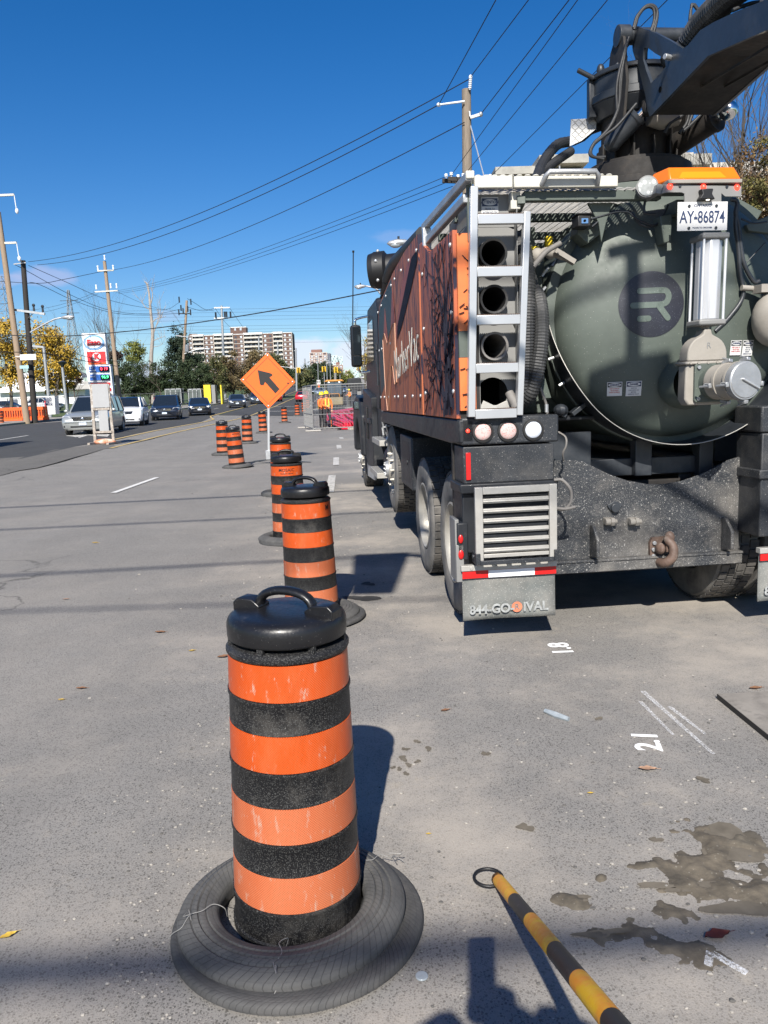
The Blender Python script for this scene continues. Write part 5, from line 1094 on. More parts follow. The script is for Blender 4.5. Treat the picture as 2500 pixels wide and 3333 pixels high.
g=MB(); c=Vector(tv(*cD(950,800),1.05)); g.tube([c+Vector((-.1,0,.02)),c,c+Vector((.12,0,.0))],[.07,.08,.05],12); T('hose_cover',g,K['beige'],smooth=50)
def hosepx(name,lst,r,v,m,crop=cD):
    g=MB()
    for pts in lst: g.tube(spl([tv(*crop(x,y),v) for x,y in pts],6),r,8)
    return T(name,g,m,smooth=60)
hosepx('hydraulic_hose',[[(765,170),(790,90),(850,35),(905,60),(905,130),(870,220),(840,330),(835,400)],[(750,190),(775,110),(835,50),(885,60),(890,140),(860,230)],[(755,200),(780,115),(840,40),(895,45),(912,110),(885,230)]],.011,1.0,K['hose'])
hosepx('hydraulic_hose',[[(1135,210),(1140,60),(1150,30),(1190,80),(1205,130)],[(1125,210),(1135,80),(1160,30),(1200,90)]],.010,1.0,K['hose'])
hosepx('hydraulic_hose',[[(720,250),(690,370),(670,520),(655,690),(620,800),(560,900),(490,960),(455,1030),(480,1060),(560,1060)],[(710,270),(690,380),(660,540),(655,680),(640,760),(590,860),(480,980),(470,1050),(550,1075)],[(770,700),(640,850),(560,910),(480,975)],[(700,300),(640,560),(640,740)]],.011,1.0,K['hose'])
hosepx('hydraulic_hose',[[(1090,740),(1080,780),(1000,830),(960,900)],[(1130,740),(1110,830),(1060,900)],[(1240,740),(1150,830),(1080,890)],[(1160,740),(1120,850)],[(1050,740),(990,790)]],.012,1.0,K['hose'])
hosepx('hydraulic_hose',[[(1659,10),(1560,20),(1480,45),(1420,70)],[(1490,60),(1540,105),(1590,105),(1625,60),(1640,0)]],.012,-.1,K['hose'])
g=MB(); c=Vector(tu(*cD(1000,390),PU)); g.cyl(c,c+Vector((-.05,-.02,.0)),.018,n=12); T('grease_pin',g,K['steel'],.003)
# aluminium tread-plate guard with spiral hoses at its left
g=MB(); q=[tv(*cD(x,y),1.45) for x,y in ((330,805),(500,798),(498,870),(400,950),(322,985))]; g.prism([(p.x,p.z) for p in q],'y',1.45,1.462); q=[tv(*cD(x,y),1.45) for x,y in ((335,803),(575,795),(575,845),(500,890),(498,800))]; tp=T('tread_plate_guard',g,K['white'])
g=MB(); rnd=random.Random(3)
for i in range(7):
    for j in range(6):
        x=345+i*24; y=815+j*26
        if x-330>0 and y<980-(x-330)*.65 and x<492:
            p=tv(*cD(x,y),1.449); d=Vector((.022,0,.018*(1 if (i+j)%2 else -1))); g.bar(p-d*.7,p+d*.7,.004,.003,(0,1,0))
g.build('tread_bar',K['alu'],tp)
g=MB(); q=[tv(*cD(x,y),1.47) for x,y in ((495,800),(590,795),(590,860),(480,900),(430,945),(330,990),(400,940))]; g.prism([(p.x,p.z) for p in q],'y',1.47,1.50); T('guard_bracket',g,K['underside'],.003)
corr('spiral_hose',[tv(*cD(320,955),1.8),tv(*cD(240,975),1.7),tv(*cD(170,1050),1.6),tv(*cD(130,1120),1.5),tv(*cD(95,1210),1.3)],.042,K['hose'],.05)
corr('spiral_hose',[tv(*cD(330,1020),1.8),tv(*cD(240,1080),1.65),tv(*cD(160,1140),1.5),tv(*cD(70,1215),1.3)],.036,K['hose'],.018)
g=MB(); g.tube([tv(*cD(255,1195),1.0),tv(*cD(252,1120),1.0)],.006,6); T('whip_rod',g,K['steel'])
# unseen boom pieces, added and shaped up-sun to cast the tank and road shadows
TM=Matrix.Rotation(TA,4,'Z'); TI=(Matrix.Translation(TO)@TM).inverted()
def up(p,t): return TI@(Vector(p)-ldir*t)
def wt(px,py,v=.15): l=tv(px,py,v); return TO+TU*l.x+TV*l.y+Vector((0,0,l.z))
g=MB(); a,b=up(wt(2062,780),6),up(wt(2062,1230),6); g.cyl(a,b,.05,n=16); a,b=up(wt(1985,785),6),up(wt(2140,785),6); g.cyl(a,b,.045,n=12); a,b=up(wt(1930,1245),6),up(wt(2185,1235),6); g.bar(a,b,.14,.22); g.build('tank_shadow_frame',K['boomp'],boom,smooth=40)
g=MB(); q=[up(gz(*p),8.6) for p in ((1150,1815),(1331,1807),(1282,1932),(1140,1936))]; g.add(q+[p+Vector((0,0,.12)) for p in q],[(0,1,2,3),(7,6,5,4),(0,4,5,1),(1,5,6,2),(2,6,7,3),(3,7,4,0)]); g.build('road_shadow_cover',K['boomp'],boom)
g=MB(); g.bar(q[1],Vector((2.1,-5.5,4.5)),.05,.05); g.build('shadow_cover_stay',K['boomp'],boom)
# --- air intake drums on the roof at the front
g=MB(); c=Vector((.06,4.35,3.04)); ax=Vector((1,-.32,.05)).normalized()
g.cyl(c-ax*.16,c-ax*.10,.185,.20,40); g.cyl(c-ax*.10,c+ax*.02,.205,n=40); g.cyl(c+ax*.02,c+ax*.05,.20,.165,40); g.cyl(c+ax*.05,c+ax*.26,.165,n=36); g.cyl(c+ax*.26,c+ax*.30,.19,n=36); air=T('air_intake',g,K['black'],smooth=40)
g=MB(); c2=c+ax*.32+Vector((.02,-.06,.07)); g.cyl(c2-ax*.02,c2+ax*.02,.20,n=36); g.cyl(c2,c2+ax*.22,.16,n=32); g.cyl(c2+ax*.2,c2+ax*.25,.185,n=32); g.build('air_filter_can',K['black'],air,smooth=40)
g=MB()
for cc_,rr in ((c-ax*.05,.208),(c+ax*.28,.19),(c2+ax*.22,.185)):
    for a in range(0,360,60):
        x_=ax.cross(Vector((0,0,1))).normalized(); z_=x_.cross(ax); p=cc_+(x_*math.cos(R(a+20))+z_*math.sin(R(a+20)))*rr; g.blob(p,.02,.02,.02,8,5)
g.build('flange_bolt',K['alubright'],air,smooth=60)
g=MB(); p=c+Vector((.02,-.22,-.14)); g.cyl(p,p+Vector((-.01,-.03,-.0)),.062,n=24); o=g.build('work_light',K['black'],air,smooth=40); g=MB(); g.cyl(p+Vector((-.01,-.03,0)),p+Vector((-.012,-.036,0)),.054,n=24); g.build('lens',K['lensclr'],o)
g=MB(); g.tube(spl([(.08,4.5,2.80),(.07,4.0,2.92),(.05,3.3,2.93),(.05,2.6,2.90),(.06,1.5,2.85)],5),.06,12); T('roof_hose',g,K['hose'],smooth=60)
g=MB(); g.box(.06,.22,4.70,4.85,2.50,2.88); g.cyl((.04,4.5,2.74),(.1,4.4,2.86),.03,n=10); T('intake_stand',g,K['black'])
# --- cab (seen edge-on past the body)
g=MB(); g.prism([(5.05,1.72),(5.05,2.60),(5.12,2.66),(5.5,2.66),(5.5,1.45),(5.2,1.45)],'x',.03,.34); T('exhaust_shield',g,K['blkpaint'],.015)
g=MB(); g.cyl((.02,5.15,2.20),(.02,5.15,1.75),.012,n=8); g.cyl((.02,5.15,2.26),(.02,5.15,2.19),.024,n=10); T('strut',g,K['greydark'])
g=MB(); g.prism([(6.3,1.0),(6.3,2.85),(6.5,3.0),(7.9,3.0),(8.35,2.2),(8.6,2.05),(8.6,1.0)],'x',.16,2.44); T('cab',g,K['blkpaint'],.04)
g=MB(); g.prism([(7.0,2.15),(7.0,2.75),(7.85,2.75),(8.2,2.2),(8.2,2.15)],'x',.150,.158); T('cab_window',g,K['glass'])
g=MB(); g.prism([(8.6,1.0),(8.6,2.02),(10.2,1.75),(10.55,1.5),(10.6,.7),(10.0,.7)],'x',.45,2.15); T('hood',g,K['blkpaint'],.06)
for s,u0,u1 in ((1,.02,.50),(-1,2.1,2.58)):
    g=MB(); n=16; pts=[(9.35+.66*math.cos(t),.62+.62*math.sin(t)) for t in [PI*i/n for i in range(n+1)]]
    out=[(10.35,.62),(10.4,1.2),(10.0,1.55),(9.35,1.66),(8.7,1.60),(8.35,1.3),(8.35,.62)]
    g.prism(pts[::-1]+out,'x',u0,u1) if 0 else g.prism(out+[(8.69,.62)]+[p for p in pts[::-1][1:-1]]+[(10.01,.62)],'x',u0,u1)
    T('fender',g,K['blkpaint'],.03)
g=MB(); g.prism([(6.9,.55),(6.9,1.6),(8.4,1.75),(8.5,.75),(8.0,.5)],'x',.08,.40); g.prism([(7.0,1.2),(8.3,1.2),(8.3,1.28),(7.0,1.28)],'x',.06,.08); T('cab_skirt',g,K['blkpaint'],.03)
g=MB(); g.box(.055,.08,7.6,7.7,.95,1.45); T('hood_latch',g,K['black'],.008)
g=MB(); g.prism([(6.95,.35),(6.9,1.0),(7.0,1.0),(8.2,.55),(8.2,.30)],'x',.09,.12); T('step_shield',g,K['alubright'],.004)
for (v0,v1,z,u0,u1,n) in ((5.35,6.45,.965,.03,.24,0),(5.75,6.85,.50,.02,.23,1)):
    g=MB(); g.box(u0,u1,v0,v1,z,z+.075); o=T('cab_step',g,K['alu'],.004); g=MB(); [g.box(u0+.02+i*.03,u0+.03+i*.03,v0+.02,v1-.02,z+.0755,z+.08) for i in range(6)]; g.build('step_tread',K['greyplate'],o); g=MB(); g.bar((.22,v0+.1,z),(.5,v0+.3,z-.02),.03,.03); g.bar((.22,v1-.1,z),(.5,v1-.1,z+.1),.03,.03); g.build('step_bracket',K['steel'],o)
g=MB(); g.tube(spl([(.09,5.0,1.25),(.12,5.1,1.12),(.10,5.1,1.05),(.16,5.2,.98)],4),.012,6); g.tube(spl([(.06,5.0,1.5),(.05,5.1,1.3),(.12,5.2,1.1)],4),.01,6); g.cyl((.20,5.25,1.0),(.30,5.6,1.2),.07,n=16); g.bar((.05,5.1,1.22),(.16,5.1,1.24),.02,.02); g.bar((.05,5.1,1.22),(.06,5.1,1.12),.02,.02); T('air_fittings',g,K['alubright'],smooth=40)
# door mirror on tubular arms, and the hood mirror
mv=7.9
a=tv(1140,1064,mv); b=tv(1180,1190,mv); xl=a.x; xr=b.x
g=MB(); g.box(xl,xr,mv,mv+.14,b.z-.02,a.z+.03); mo=T('door_mirror',g,K['black'],.04)
g=MB(); g.box(xl+.03,xr-.02,mv-.012,mv-.004,b.z+.17,a.z); g.build('mirror_glass',K['glass'],mo,bev=.01); g=MB(); g.box(xl+.03,xr-.02,mv-.012,mv-.004,b.z+.01,b.z+.155); g.build('mirror_glass',K['glass'],mo,bev=.01)
g=MB(); xm=(xl+xr)/2+.02; g.tube(spl([(xm-.02,mv+.07,a.z),(xm-.02,mv+.07,a.z+.10),(xm+.05,mv+.07,a.z+.14),(.30,mv-.2,a.z+.16)],5),.02,8); g.build('mirror_arm',K['chrome'],mo,smooth=60); g=MB(); g.tube(spl([(xm,mv+.07,b.z),(xm+.01,mv+.07,b.z-.07),(xm+.08,mv+.07,b.z-.11),(.25,mv-.2,b.z-.08)],5),.02,8); g.build('mirror_arm',K['chrome'],mo,smooth=60)
g=MB(); p=tv(1163,1319,8.8); g.box(p.x-.075,p.x+.06,8.8,8.88,p.z-.075,p.z+.075); mo2=T('hood_mirror',g,K['black'],.03); g=MB(); g.box(p.x-.05,p.x+.045,8.79,8.797,p.z-.06,p.z+.06); g.build('mirror_glass',mat('reflecting_mirror',(.25,.32,.34),.08,.8),mo2,bev=.01); g=MB(); g.tube([(p.x+.04,8.85,p.z),(p.x+.15,8.85,p.z-.03),(p.x+.25,8.85,p.z-.1)],.02,8); g.build('mirror_arm',K['black'],mo2)
# whip antenna
g=MB(); p=tv(1148,1062,8.3); q=tv(1150,822,8.3); g.tube([p,q],.010,6); g.cyl(q,q+Vector((0,0,.03)),.02,n=6); T('antenna',g,K['black'])
# ------------------------------------------------------------------ vehicles
def paint(n,c,metal=.3,dirty=.15): return mat(n,c,.28,metal,.06,2,coat=.6,dirt=[(dust,2,.55,.9,dirty)])
K['plate']=mat('pale_blue_plate',(.6,.68,.8),.4,0,.1,60)
K['headl']=mat('headlamp_glass',(.55,.56,.56),.12,.2,.3,18,coat=.6)
K['drl']=mat('lit_headlamp',(.9,.9,.85),.2,emit=((1,.97,.9),1.2))
K['taill']=mat('tail_lamp_plastic',(.5,.02,.02),.2)
KIND={'van':(5.05,1.95,1.74,(0,.50),(.95,1.12),(1.55,1.95),(4.95,4.55)),
      'suv':(4.65,1.90,1.64,(0,.62),(1.05,1.15),(1.75,2.25),(4.5,3.75)),
      'sedan':(4.65,1.80,1.43,(0,.60),(1.0,1.05),(1.95,2.45),(4.0,3.3))}
def car(kind,label,p,rz,pm,group,lit=False,rear=False,name=None,roofdark=False):
    L_,W_,H_,_,_,_,_=KIND[kind]; hw=W_/2
    c=empty(name or {'van':'minivan','suv':'sport_utility_car','sedan':'sedan'}[kind],p,R(rz),label,{'van':'minivan','suv':'car','sedan':'car'}[kind],group)
    hb={'van':.98,'suv':1.02,'sedan':.90}[kind]; cow={'van':1.15,'suv':1.35,'sedan':1.35}[kind]
    st=[(0,.80,.30,hb-.32),(.06,.90,.24,hb-.24),(.25,.97,.22,hb-.15),(cow*.6,1,.20,hb-.04),(cow,1,.20,hb+.04),(L_*.5,1,.20,hb+.05),(L_-.9,1,.22,hb+.07),(L_-.25,.97,.26,hb+.05 if kind!='sedan' else hb+.08),(L_-.05,.90,.30,hb-.02),(L_,.84,.36,hb-.15)]
    g=MB(); vs=[]; 
    for y,k,zb,zt in st:
        w_=hw*k; half=[(0,zb),(w_*.8,zb),(w_*.95,zb+.08),(w_,zb+.28),(w_*.995,zb+(zt-zb)*.62),(w_*.965,zt-.07),(w_*.90,zt-.015),(w_*.45,zt+.02),(0,zt+.03)]
        ring=half+[(-x,z) for x,z in half[-2:0:-1]]; vs+=[(x,y,z) for x,z in ring]
    n=16; g.add(vs,[(i*n+j,i*n+(j+1)%n,(i+1)*n+(j+1)%n,(i+1)*n+j) for i in range(len(st)-1) for j in range(n)]+[tuple(range(n-1,-1,-1)),tuple(range((len(st)-1)*n,len(st)*n))])
    wy=(.88 if kind!='van' else .95,L_-.95); wr=.34 if kind!='sedan' else .32
    b=g.build('body',pm,c,smooth=50)
    cu_=MB()
    for y in wy: cu_.cyl((-hw-.2,y,wr),(-hw+.30,y,wr),wr+.065,n=28); cu_.cyl((hw-.30,y,wr),(hw+.2,y,wr),wr+.065,n=28)
    co=cu_.build('cut',K['black']); bo=b.modifiers.new('b','BOOLEAN'); bo.operation='DIFFERENCE'; bo.object=co; bo.solver='EXACT'
    co.matrix_world=c.matrix_world@Matrix.Identity(4); co.parent=c
    bpy.context.view_layer.update(); me=bpy.data.meshes.new_from_object(b.evaluated_get(bpy.context.evaluated_depsgraph_get())); b.modifiers.clear(); b.data=me; me.shade_smooth(); me.set_sharp_from_angle(angle=R(40)); bpy.data.objects.remove(co)
    # greenhouse
    yb0,yt0={'van':(1.15,2.2),'suv':(1.3,2.15),'sedan':(1.25,2.15)}[kind]; yb1,yt1={'van':(4.95,4.6),'suv':(4.55,3.9),'sedan':(4.25,3.35)}[kind]
    zb=hb+.03; zt=H_-.06; tw=.76 if kind!='van' else .80
    def ring(y0,y1,wf,wr_,z): return [(-wf*.86,y0,z),(wf*.86,y0,z),(wf,y0+.35,z),(wr_,y1-.25,z),(wr_*.85,y1,z),(-wr_*.85,y1,z),(-wr_,y1-.25,z),(-wf,y0+.35,z)]
    r0=ring(yb0,yb1,hw*.93,hw*.92,zb); r1=ring(yt0,yt1,hw*tw,hw*tw,zt); 
    g=MB(); g.add(r0+r1,[(i,(i+1)%8,8+(i+1)%8,8+i) for i in range(8)]); g.build('windows',K['glass'],c,smooth=0)
    g=MB(); r2=[(x*1.02,y,zt) for x,y,z in r1]; r3=[(x*.9,y+(.12 if i in(0,1,2,7) else -.12),H_-.01) for i,(x,y,z) in enumerate(r1)]; r4=[(x*.5,y+(.5 if i in(0,1,2,7) else -.5),H_) for i,(x,y,z) in enumerate(r1)]
    g.add(r2+r3+r4,[(i,(i+1)%8,8+(i+1)%8,8+i) for i in range(8)]+[(8+i,8+(i+1)%8,16+(i+1)%8,16+i) for i in range(8)]+[tuple(range(16,24))])
    g.build('roof',K['glass'] if roofdark else pm,c,smooth=50)
    g=MB()
    for i in (0,1,2,7,3,6,4,5):
        a=Vector(r0[i]);d=Vector(r1[i])
        if i in (2,7): continue
        g.bar(a,d,.07,.05)
    for s in (-1,1):
        for yy in ((2.55,2.5),(3.55,3.45)) if kind!='sedan' else ((2.7,2.65),): g.bar((s*hw*.935,yy[0],zb),(s*hw*tw*1.01,yy[1],zt),.06,.03)
    g.build('pillars',pm,c)
    if kind!='sedan' and not roofdark:
        for s in (-1,1): g=MB(); g.bar((s*hw*.68,2.3,H_+.02),(s*hw*.68,4.2,H_+.02),.03,.03); g.build('roof_rail',K['black'],c)
    # wheels
    for s in (-1,1):
        for y in wy:
            W=empty('wheel',(s*(hw-.235),y,wr)); W.parent=c; x1=s*.21
            g=MB(); g.lathe([(wr*.66,x1),(wr*.7,x1+s*.008),(wr*.95,x1),(wr,x1-s*.03),(wr,-s*.0),(wr*.6,-s*.01)],28,ax='x'); g.build('tyre',K['rubber'],W,smooth=40)
            g=MB(); g.lathe([(wr*.67,x1-s*.005),(wr*.64,x1-s*.03),(wr*.55,x1-s*.045),(wr*.1,x1-s*.02),(0,x1-s*.015)],20,ax='x')
            for i in range(5): a=2*PI*i/5; g.bar((x1-s*.01,0,0),(x1-s*.012,wr*.62*math.cos(a),wr*.62*math.sin(a)),.05,.02,(1,0,0))
            g.build('rim',K['steel'] if kind!='suv' else K['black'],W,smooth=40)
    g=MB()
    if not rear:
        zz=hb-.22
        for s in (-1,1):
            h=MB(); h.add([(s*hw*.52,.03,zz-.03),(s*hw*.90,.20,zz-.04),(s*hw*.955,.42,zz+.10),(s*hw*.60,.22,zz+.08),(s*hw*.5,.16,zz-.06),(s*hw*.93,.36,zz-.07)],[(0,1,2,3),(0,4,5,1),(0,3,4),(1,5,2)])
            h.build('headlight',K['headl'],c,smooth=0)
            if lit: h=MB(); h.blob((s*hw*.74,.10,zz+.01),.07,.05,.045); h.build('lit_lamp',K['drl'],c)
        g=MB(); g.prism([(-hw*.48,zz+.04),(hw*.48,zz+.04),(hw*.38,zz-.13),(-hw*.38,zz-.13)],'y',-.012,.1); gr=g.build('grille',K['black'],c,bev=.01)
        g=MB(); [g.bar((-hw*.44,-.018,zz-.0-.045*i),(hw*.44,-.018,zz-.0-.045*i),.014,.016) for i in range(3)]; g.blob((0,-.02,zz-.045),.07,.015,.05); g.build('grille_bar',K['chrome'],gr)
        g=MB(); g.box(-hw*.55,hw*.55,-.008,.1,.33,.42); [g.box(s*hw*.72-.12,s*hw*.72+.12,.005,.15,.36,.44) for s in (-1,1)]; g.build('bumper_intake',K['black'],c,bev=.02)
        g=MB(); g.box(-.155,.155,-.03,-.015,.44,.55); pl_=g.build('number_plate',K['plate'],c)
    else:
        for s in (-1,1): h=MB(); h.add([(s*hw*.5,L_+.012,hb-.1),(s*hw*.86,L_-.02,hb-.1),(s*hw*.99,L_-.32,hb-.06),(s*hw*.97,L_-.3,hb+.04),(s*hw*.84,L_-.03,hb+.03),(s*hw*.5,L_-.0,hb+.02)],[(0,1,4,5),(1,2,3,4)]); h.build('tail_light',K['taill'],c,smooth=0)
        g=MB(); g.box(-.155,.155,L_+.01,L_+.022,hb-.16,hb-.04); g.build('number_plate',K['plate'],c)
        g=MB(); g.box(-hw*.8,hw*.8,L_-.12,L_+.02,.28,.40); g.build('bumper_intake',K['black'],c,bev=.02)
    for s in (-1,1): g=MB(); g.blob((s*(hw+.08),1.75 if kind!='van' else 1.55,zb+.06),.10,.06,.075); g.bar((s*hw*.9,1.75 if kind!='van' else 1.55,zb),(s*(hw+.05),1.75 if kind!='van' else 1.55,zb+.03),.04,.03); g.build('wing_mirror',K['black'] if roofdark else pm,c,smooth=60)
    return c
def P3(px,Y,dz=0): 
    x=at(px,1300,Y).x; return (x,Y,tz(x,Y)+dz+.01)
cg='cars coming along the left lanes'
car('van','silver minivan behind the blank signboard frame, nearest of the oncoming cars',P3(262,34.5),6,paint('silver_paint',(.42,.44,.43),.5),cg)
car('suv','white sport utility car with a black roof behind the silver minivan',P3(400,43),10,paint('white_car_paint',(.80,.81,.82),0,.05),cg,roofdark=True)
car('van','dark blue-grey minivan between the white car and the dark sedan',P3(532,53),10,paint('dark_slate_paint',(.02,.026,.040),.3),cg)
car('sedan','dark sedan behind the dark minivan, fourth oncoming car',P3(648,61),12,paint('dark_navy_paint',(.018,.022,.034),.3),cg,lit=True)
car('sedan','grey sedan with lit lamps, left of the orange arrow sign',P3(772,80),10,paint('grey_blue_paint',(.07,.08,.10),.4),cg,lit=True)
car('sedan','blue-grey sedan half hidden behind the orange arrow sign',P3(838,94),10,paint('blue_grey_paint',(.06,.08,.11),.4),cg,lit=True)
car('sedan','red car peeking out past the right corner of the arrow sign',P3(900,104),14,paint('dark_red_paint',(.30,.02,.015),.2),cg)
rc=car('sedan','bright red car seen from behind just left of the mesh fence',P3(990,104),-4,paint('bright_red_paint',(.55,.015,.03),.2),'cars beyond the site',rear=True); rc.rotation_euler.z=R(176)
rc.location.y+=4
car('suv','dark sport utility car with lit lamps left of the digger',P3(1020,150),8,paint('black_car_paint',(.015,.016,.018),.2),'cars beyond the site',lit=True)
car('sedan','pale blue car partly hidden left of the digger',P3(1045,140),8,paint('pale_blue_paint',(.25,.33,.42),.3),'cars beyond the site')
car('suv','dark blue pickup-sized car between digger and dump truck',P3(1120,150),8,paint('deep_blue_paint',(.05,.10,.18),.3),'cars beyond the site',lit=True)
car('van','tiny white van far up the hill on the road',P3(1182,420),0,paint('white_van_paint',(.8,.8,.8),0),'cars beyond the site')
for i,(px,lab) in enumerate(((20,'grey car parked behind the fence, far left'),(75,'dark car parked behind the fence between the two poles'),(195,'white car parked behind the fence near the lamp post'))):
    o=car('sedan' if i!=2 else 'suv',lab,P3(px,100),75,paint('parked_paint',((.12,.13,.15),(.03,.03,.035),(.6,.6,.62))[i],.2),'cars parked beside the white building')
# box truck added out of frame on the left to cast a road shadow
bt=empty('shadow_truck',(-15.0,27,tz(-15,27)),0,'unseen white box truck added in the left lane to cast the long dark shadow at the left','truck')
g=MB(); g.box(-1.2,1.2,-8,-.2,.95,3.9); g.build('cargo_box',K['white'],bt,bev=.03); g=MB(); g.box(-1.1,1.1,-10.3,-8.1,.6,2.6); g.build('cab',K['white'],bt,bev=.12)
g=MB(); g.box(-1.05,1.05,-10.32,-10.2,1.5,2.4); g.build('windscreen',K['glass'],bt); g=MB(); g.box(-.5,.5,-10,-.3,.6,.9); g.build('chassis',K['black'],bt)
for x in (-1,1):
    for y in (-9.2,-2): g=MB(); g.cyl((x*.8,y,.48),(x*1.15,y,.48),.48,n=24); g.build('wheel',K['rubber'],bt)
# ---- digger
bh=empty('backhoe_digger',P3(1090,88),0,'yellow and black backhoe digger with a sand-coloured bucket behind the fence','digger')
K['cat']=mat('machine_yellow',(.45,.20,.03),.5,0,.15,3,dirt=[(dust,3,.5,.8,.4)])
g=MB(); g.box(-.95,.95,0,2.0,2.75,2.9); g.box(-1.1,1.1,-.1,2.1,2.70,2.78); g.build('cab_roof',K['cat'],bh,bev=.04)
g=MB(); 
for x in (-.85,.85): g.box(x-.05,x+.05,0,.1,1.2,2.72); g.box(x-.05,x+.05,1.9,2,1.2,2.72); g.box(x-.05,x+.05,.1,1.9,2.6,2.7)
g.box(-.03,.03,0,.06,1.3,2.72); g.box(-.9,.9,0,.1,1.15,1.3); g.build('cab_frame',K['black'],bh)
g=MB(); g.box(-.84,.84,.04,1.95,1.2,2.7); g.build('cab_glass',mat('blue_tint_glass',(.04,.07,.11),.1,coat=.5),bh)
g=MB(); g.box(-.6,.6,-1.4,0,.7,1.35); g.build('bonnet',K['cat'],bh,bev=.06); g=MB(); g.box(-.5,.5,-1.42,-1.38,.75,1.3); g.build('radiator_grille',K['black'],bh)
for x in (-.45,.45): g=MB(); g.bar((x,-1.2,1.3),(x,-2.4,.6),.12,.2); g.build('loader_arm',K['black'],bh)
g=MB(); g.prism([(-2.3,.1),(-2.9,.12),(-2.75,.9),(-2.3,.95)],'x',-.95,.95); g.build('bucket',mat('sandy_bucket',(.20,.165,.10),.8,0,.2,3),bh,bev=.03)
for x in (-.85,.85):
    g=MB(); g.cyl((x-.2,1.3,.7),(x+.2,1.3,.7),.7,n=28); g.build('wheel',K['rubber'],bh,bev=.04); g=MB(); g.cyl((x-.15,-1,.45),(x+.15,-1,.45),.45,n=24); g.build('wheel',K['rubber'],bh,bev=.03)
    g=MB(); g.blob((x*.7,-.02,2.62),.09,.05,.06); g.build('work_light',K['drl'],bh)
g=MB(); g.bar((0,2.3,1.2),(.1,3.2,3.7),.25,.3); g.bar((.1,3.2,3.7),(0,4,2.0),.2,.25); g.build('rear_boom',K['black'],bh)
# ---- dump truck
dt=empty('dump_truck',P3(1155,132),0,'black dump truck seen from behind at the right of the digger','truck')
g=MB(); g.box(-1.2,1.2,0,.12,.95,2.85); g.box(-1.2,-1.1,0,5,.95,2.85); g.box(1.1,1.2,0,5,.95,2.85); g.box(-1.25,1.25,-.05,.05,2.05,2.2); g.box(-1.25,1.25,-.05,.05,.95,1.1); g.build('dump_box',K['blkpaint'],dt,bev=.02)
g=MB(); g.box(-1.15,1.15,.1,5,2.3,2.7); g.build('load',K['underside'],dt); g=MB(); g.box(-1.2,1.2,-.02,.3,.55,.75); g.build('rear_bar',K['greydark'],dt)
for x in (-.8,.8): g=MB(); g.box(x-.33,x+.33,-.06,-.04,.1,.75); g.build('mud_flap',K['greyplate'],dt); g=MB(); g.cyl((x-.3,.9,.52),(x+.3,.9,.52),.52,n=24); g.build('wheel',K['rubber'],dt)
g=MB(); g.box(-1.1,1.1,5.2,7,1,3.1); g.build('cab',K['blkpaint'],dt,bev=.1)
# ------------------------------------------------------------------ people
def skinned(name,chains,mats,parent=None,sub=1,pick=None):
    """chains: list of (points, radii); points shared by position are welded into one body"""
    V=[];E=[];Rr=[];idx={}
    for pts,rs in chains:
        pv=None
        for p,r in zip(pts,rs):
            k=tuple(round(c,4) for c in p)
            if k not in idx: idx[k]=len(V); V.append(k); Rr.append(r)
            i=idx[k]
            if pv is not None and pv!=i: E.append((pv,i))
            pv=i
    me=bpy.data.meshes.new(name); me.from_pydata(V,E,[]); o=bpy.data.objects.new(name,me); COL.objects.link(o)
    m=o.modifiers.new('s','SKIN'); m.use_smooth_shade=True
    for i,v in enumerate(me.skin_vertices[0].data):
        r=Rr[i]; v.radius=r if isinstance(r,tuple) else (r,r); v.use_root=(i==0)
    if sub: ss=o.modifiers.new('u','SUBSURF'); ss.levels=sub; ss.render_levels=sub
    bpy.context.view_layer.update(); me2=bpy.data.meshes.new_from_object(o.evaluated_get(bpy.context.evaluated_depsgraph_get())); bpy.data.objects.remove(o)
    for mm in mats: me2.materials.append(mm)
    if pick:
        for f in me2.polygons: f.material_index=pick(f.center)
    me2.shade_smooth(); me2.name=name; o=bpy.data.objects.new(name,me2); COL.objects.link(o); o.parent=parent; return o
K['skin']=mat('skin',(.42,.24,.16),.6); K['hiviz']=mat('orange_work_shirt',(.80,.17,.03),.8,0,.1,8); K['hitape']=mat('yellow_reflective_tape',(.75,.70,.10),.5); K['pants']=mat('dark_work_trousers',(.018,.019,.024),.85,0,.2,8); K['boot']=mat('work_boots',(.04,.03,.025),.8); K['helmet']=mat('yellow_hard_hat',(.80,.62,.02),.35); K['coat_']=mat('dark_jacket',(.03,.03,.035),.85); K['hair']=mat('dark_hair',(.02,.014,.01),.8)
def hand(w_,d,up,curl=.6):
    """five unequal finger chains from a wrist point w_, pointing along d"""
    w_=Vector(w_); d=Vector(d).normalized(); up=Vector(up); up=(up-d*up.dot(d)).normalized(); s=d.cross(up); ch=[]
    palm=w_+d*.085; ch.append(([tuple(w_),tuple(w_+d*.045),tuple(palm)],[(.026,.02),(.038,.018),(.036,.016)]))
    for i,ln in enumerate((.066,.075,.070,.055)):
        b=palm+s*(-.027+.018*i); k1=b+d*ln*.45-up*.012*curl; k2=k1+d*ln*.3-up*.03*curl; k3=k2+d*ln*.2*(1-curl*.5)-up*.03*curl
        ch.append(([tuple(palm),tuple(b),tuple(k1),tuple(k2),tuple(k3)],[(.036,.016),.010,.0095,.009,.0075]))
    t0=w_+d*.035; ch.append(([tuple(w_+d*.045),tuple(t0-s*.035-up*.008),tuple(t0-s*.055+d*.03-up*.02),tuple(t0-s*.058+d*.055-up*.028)],[(.038,.018),.013,.011,.009])); return ch
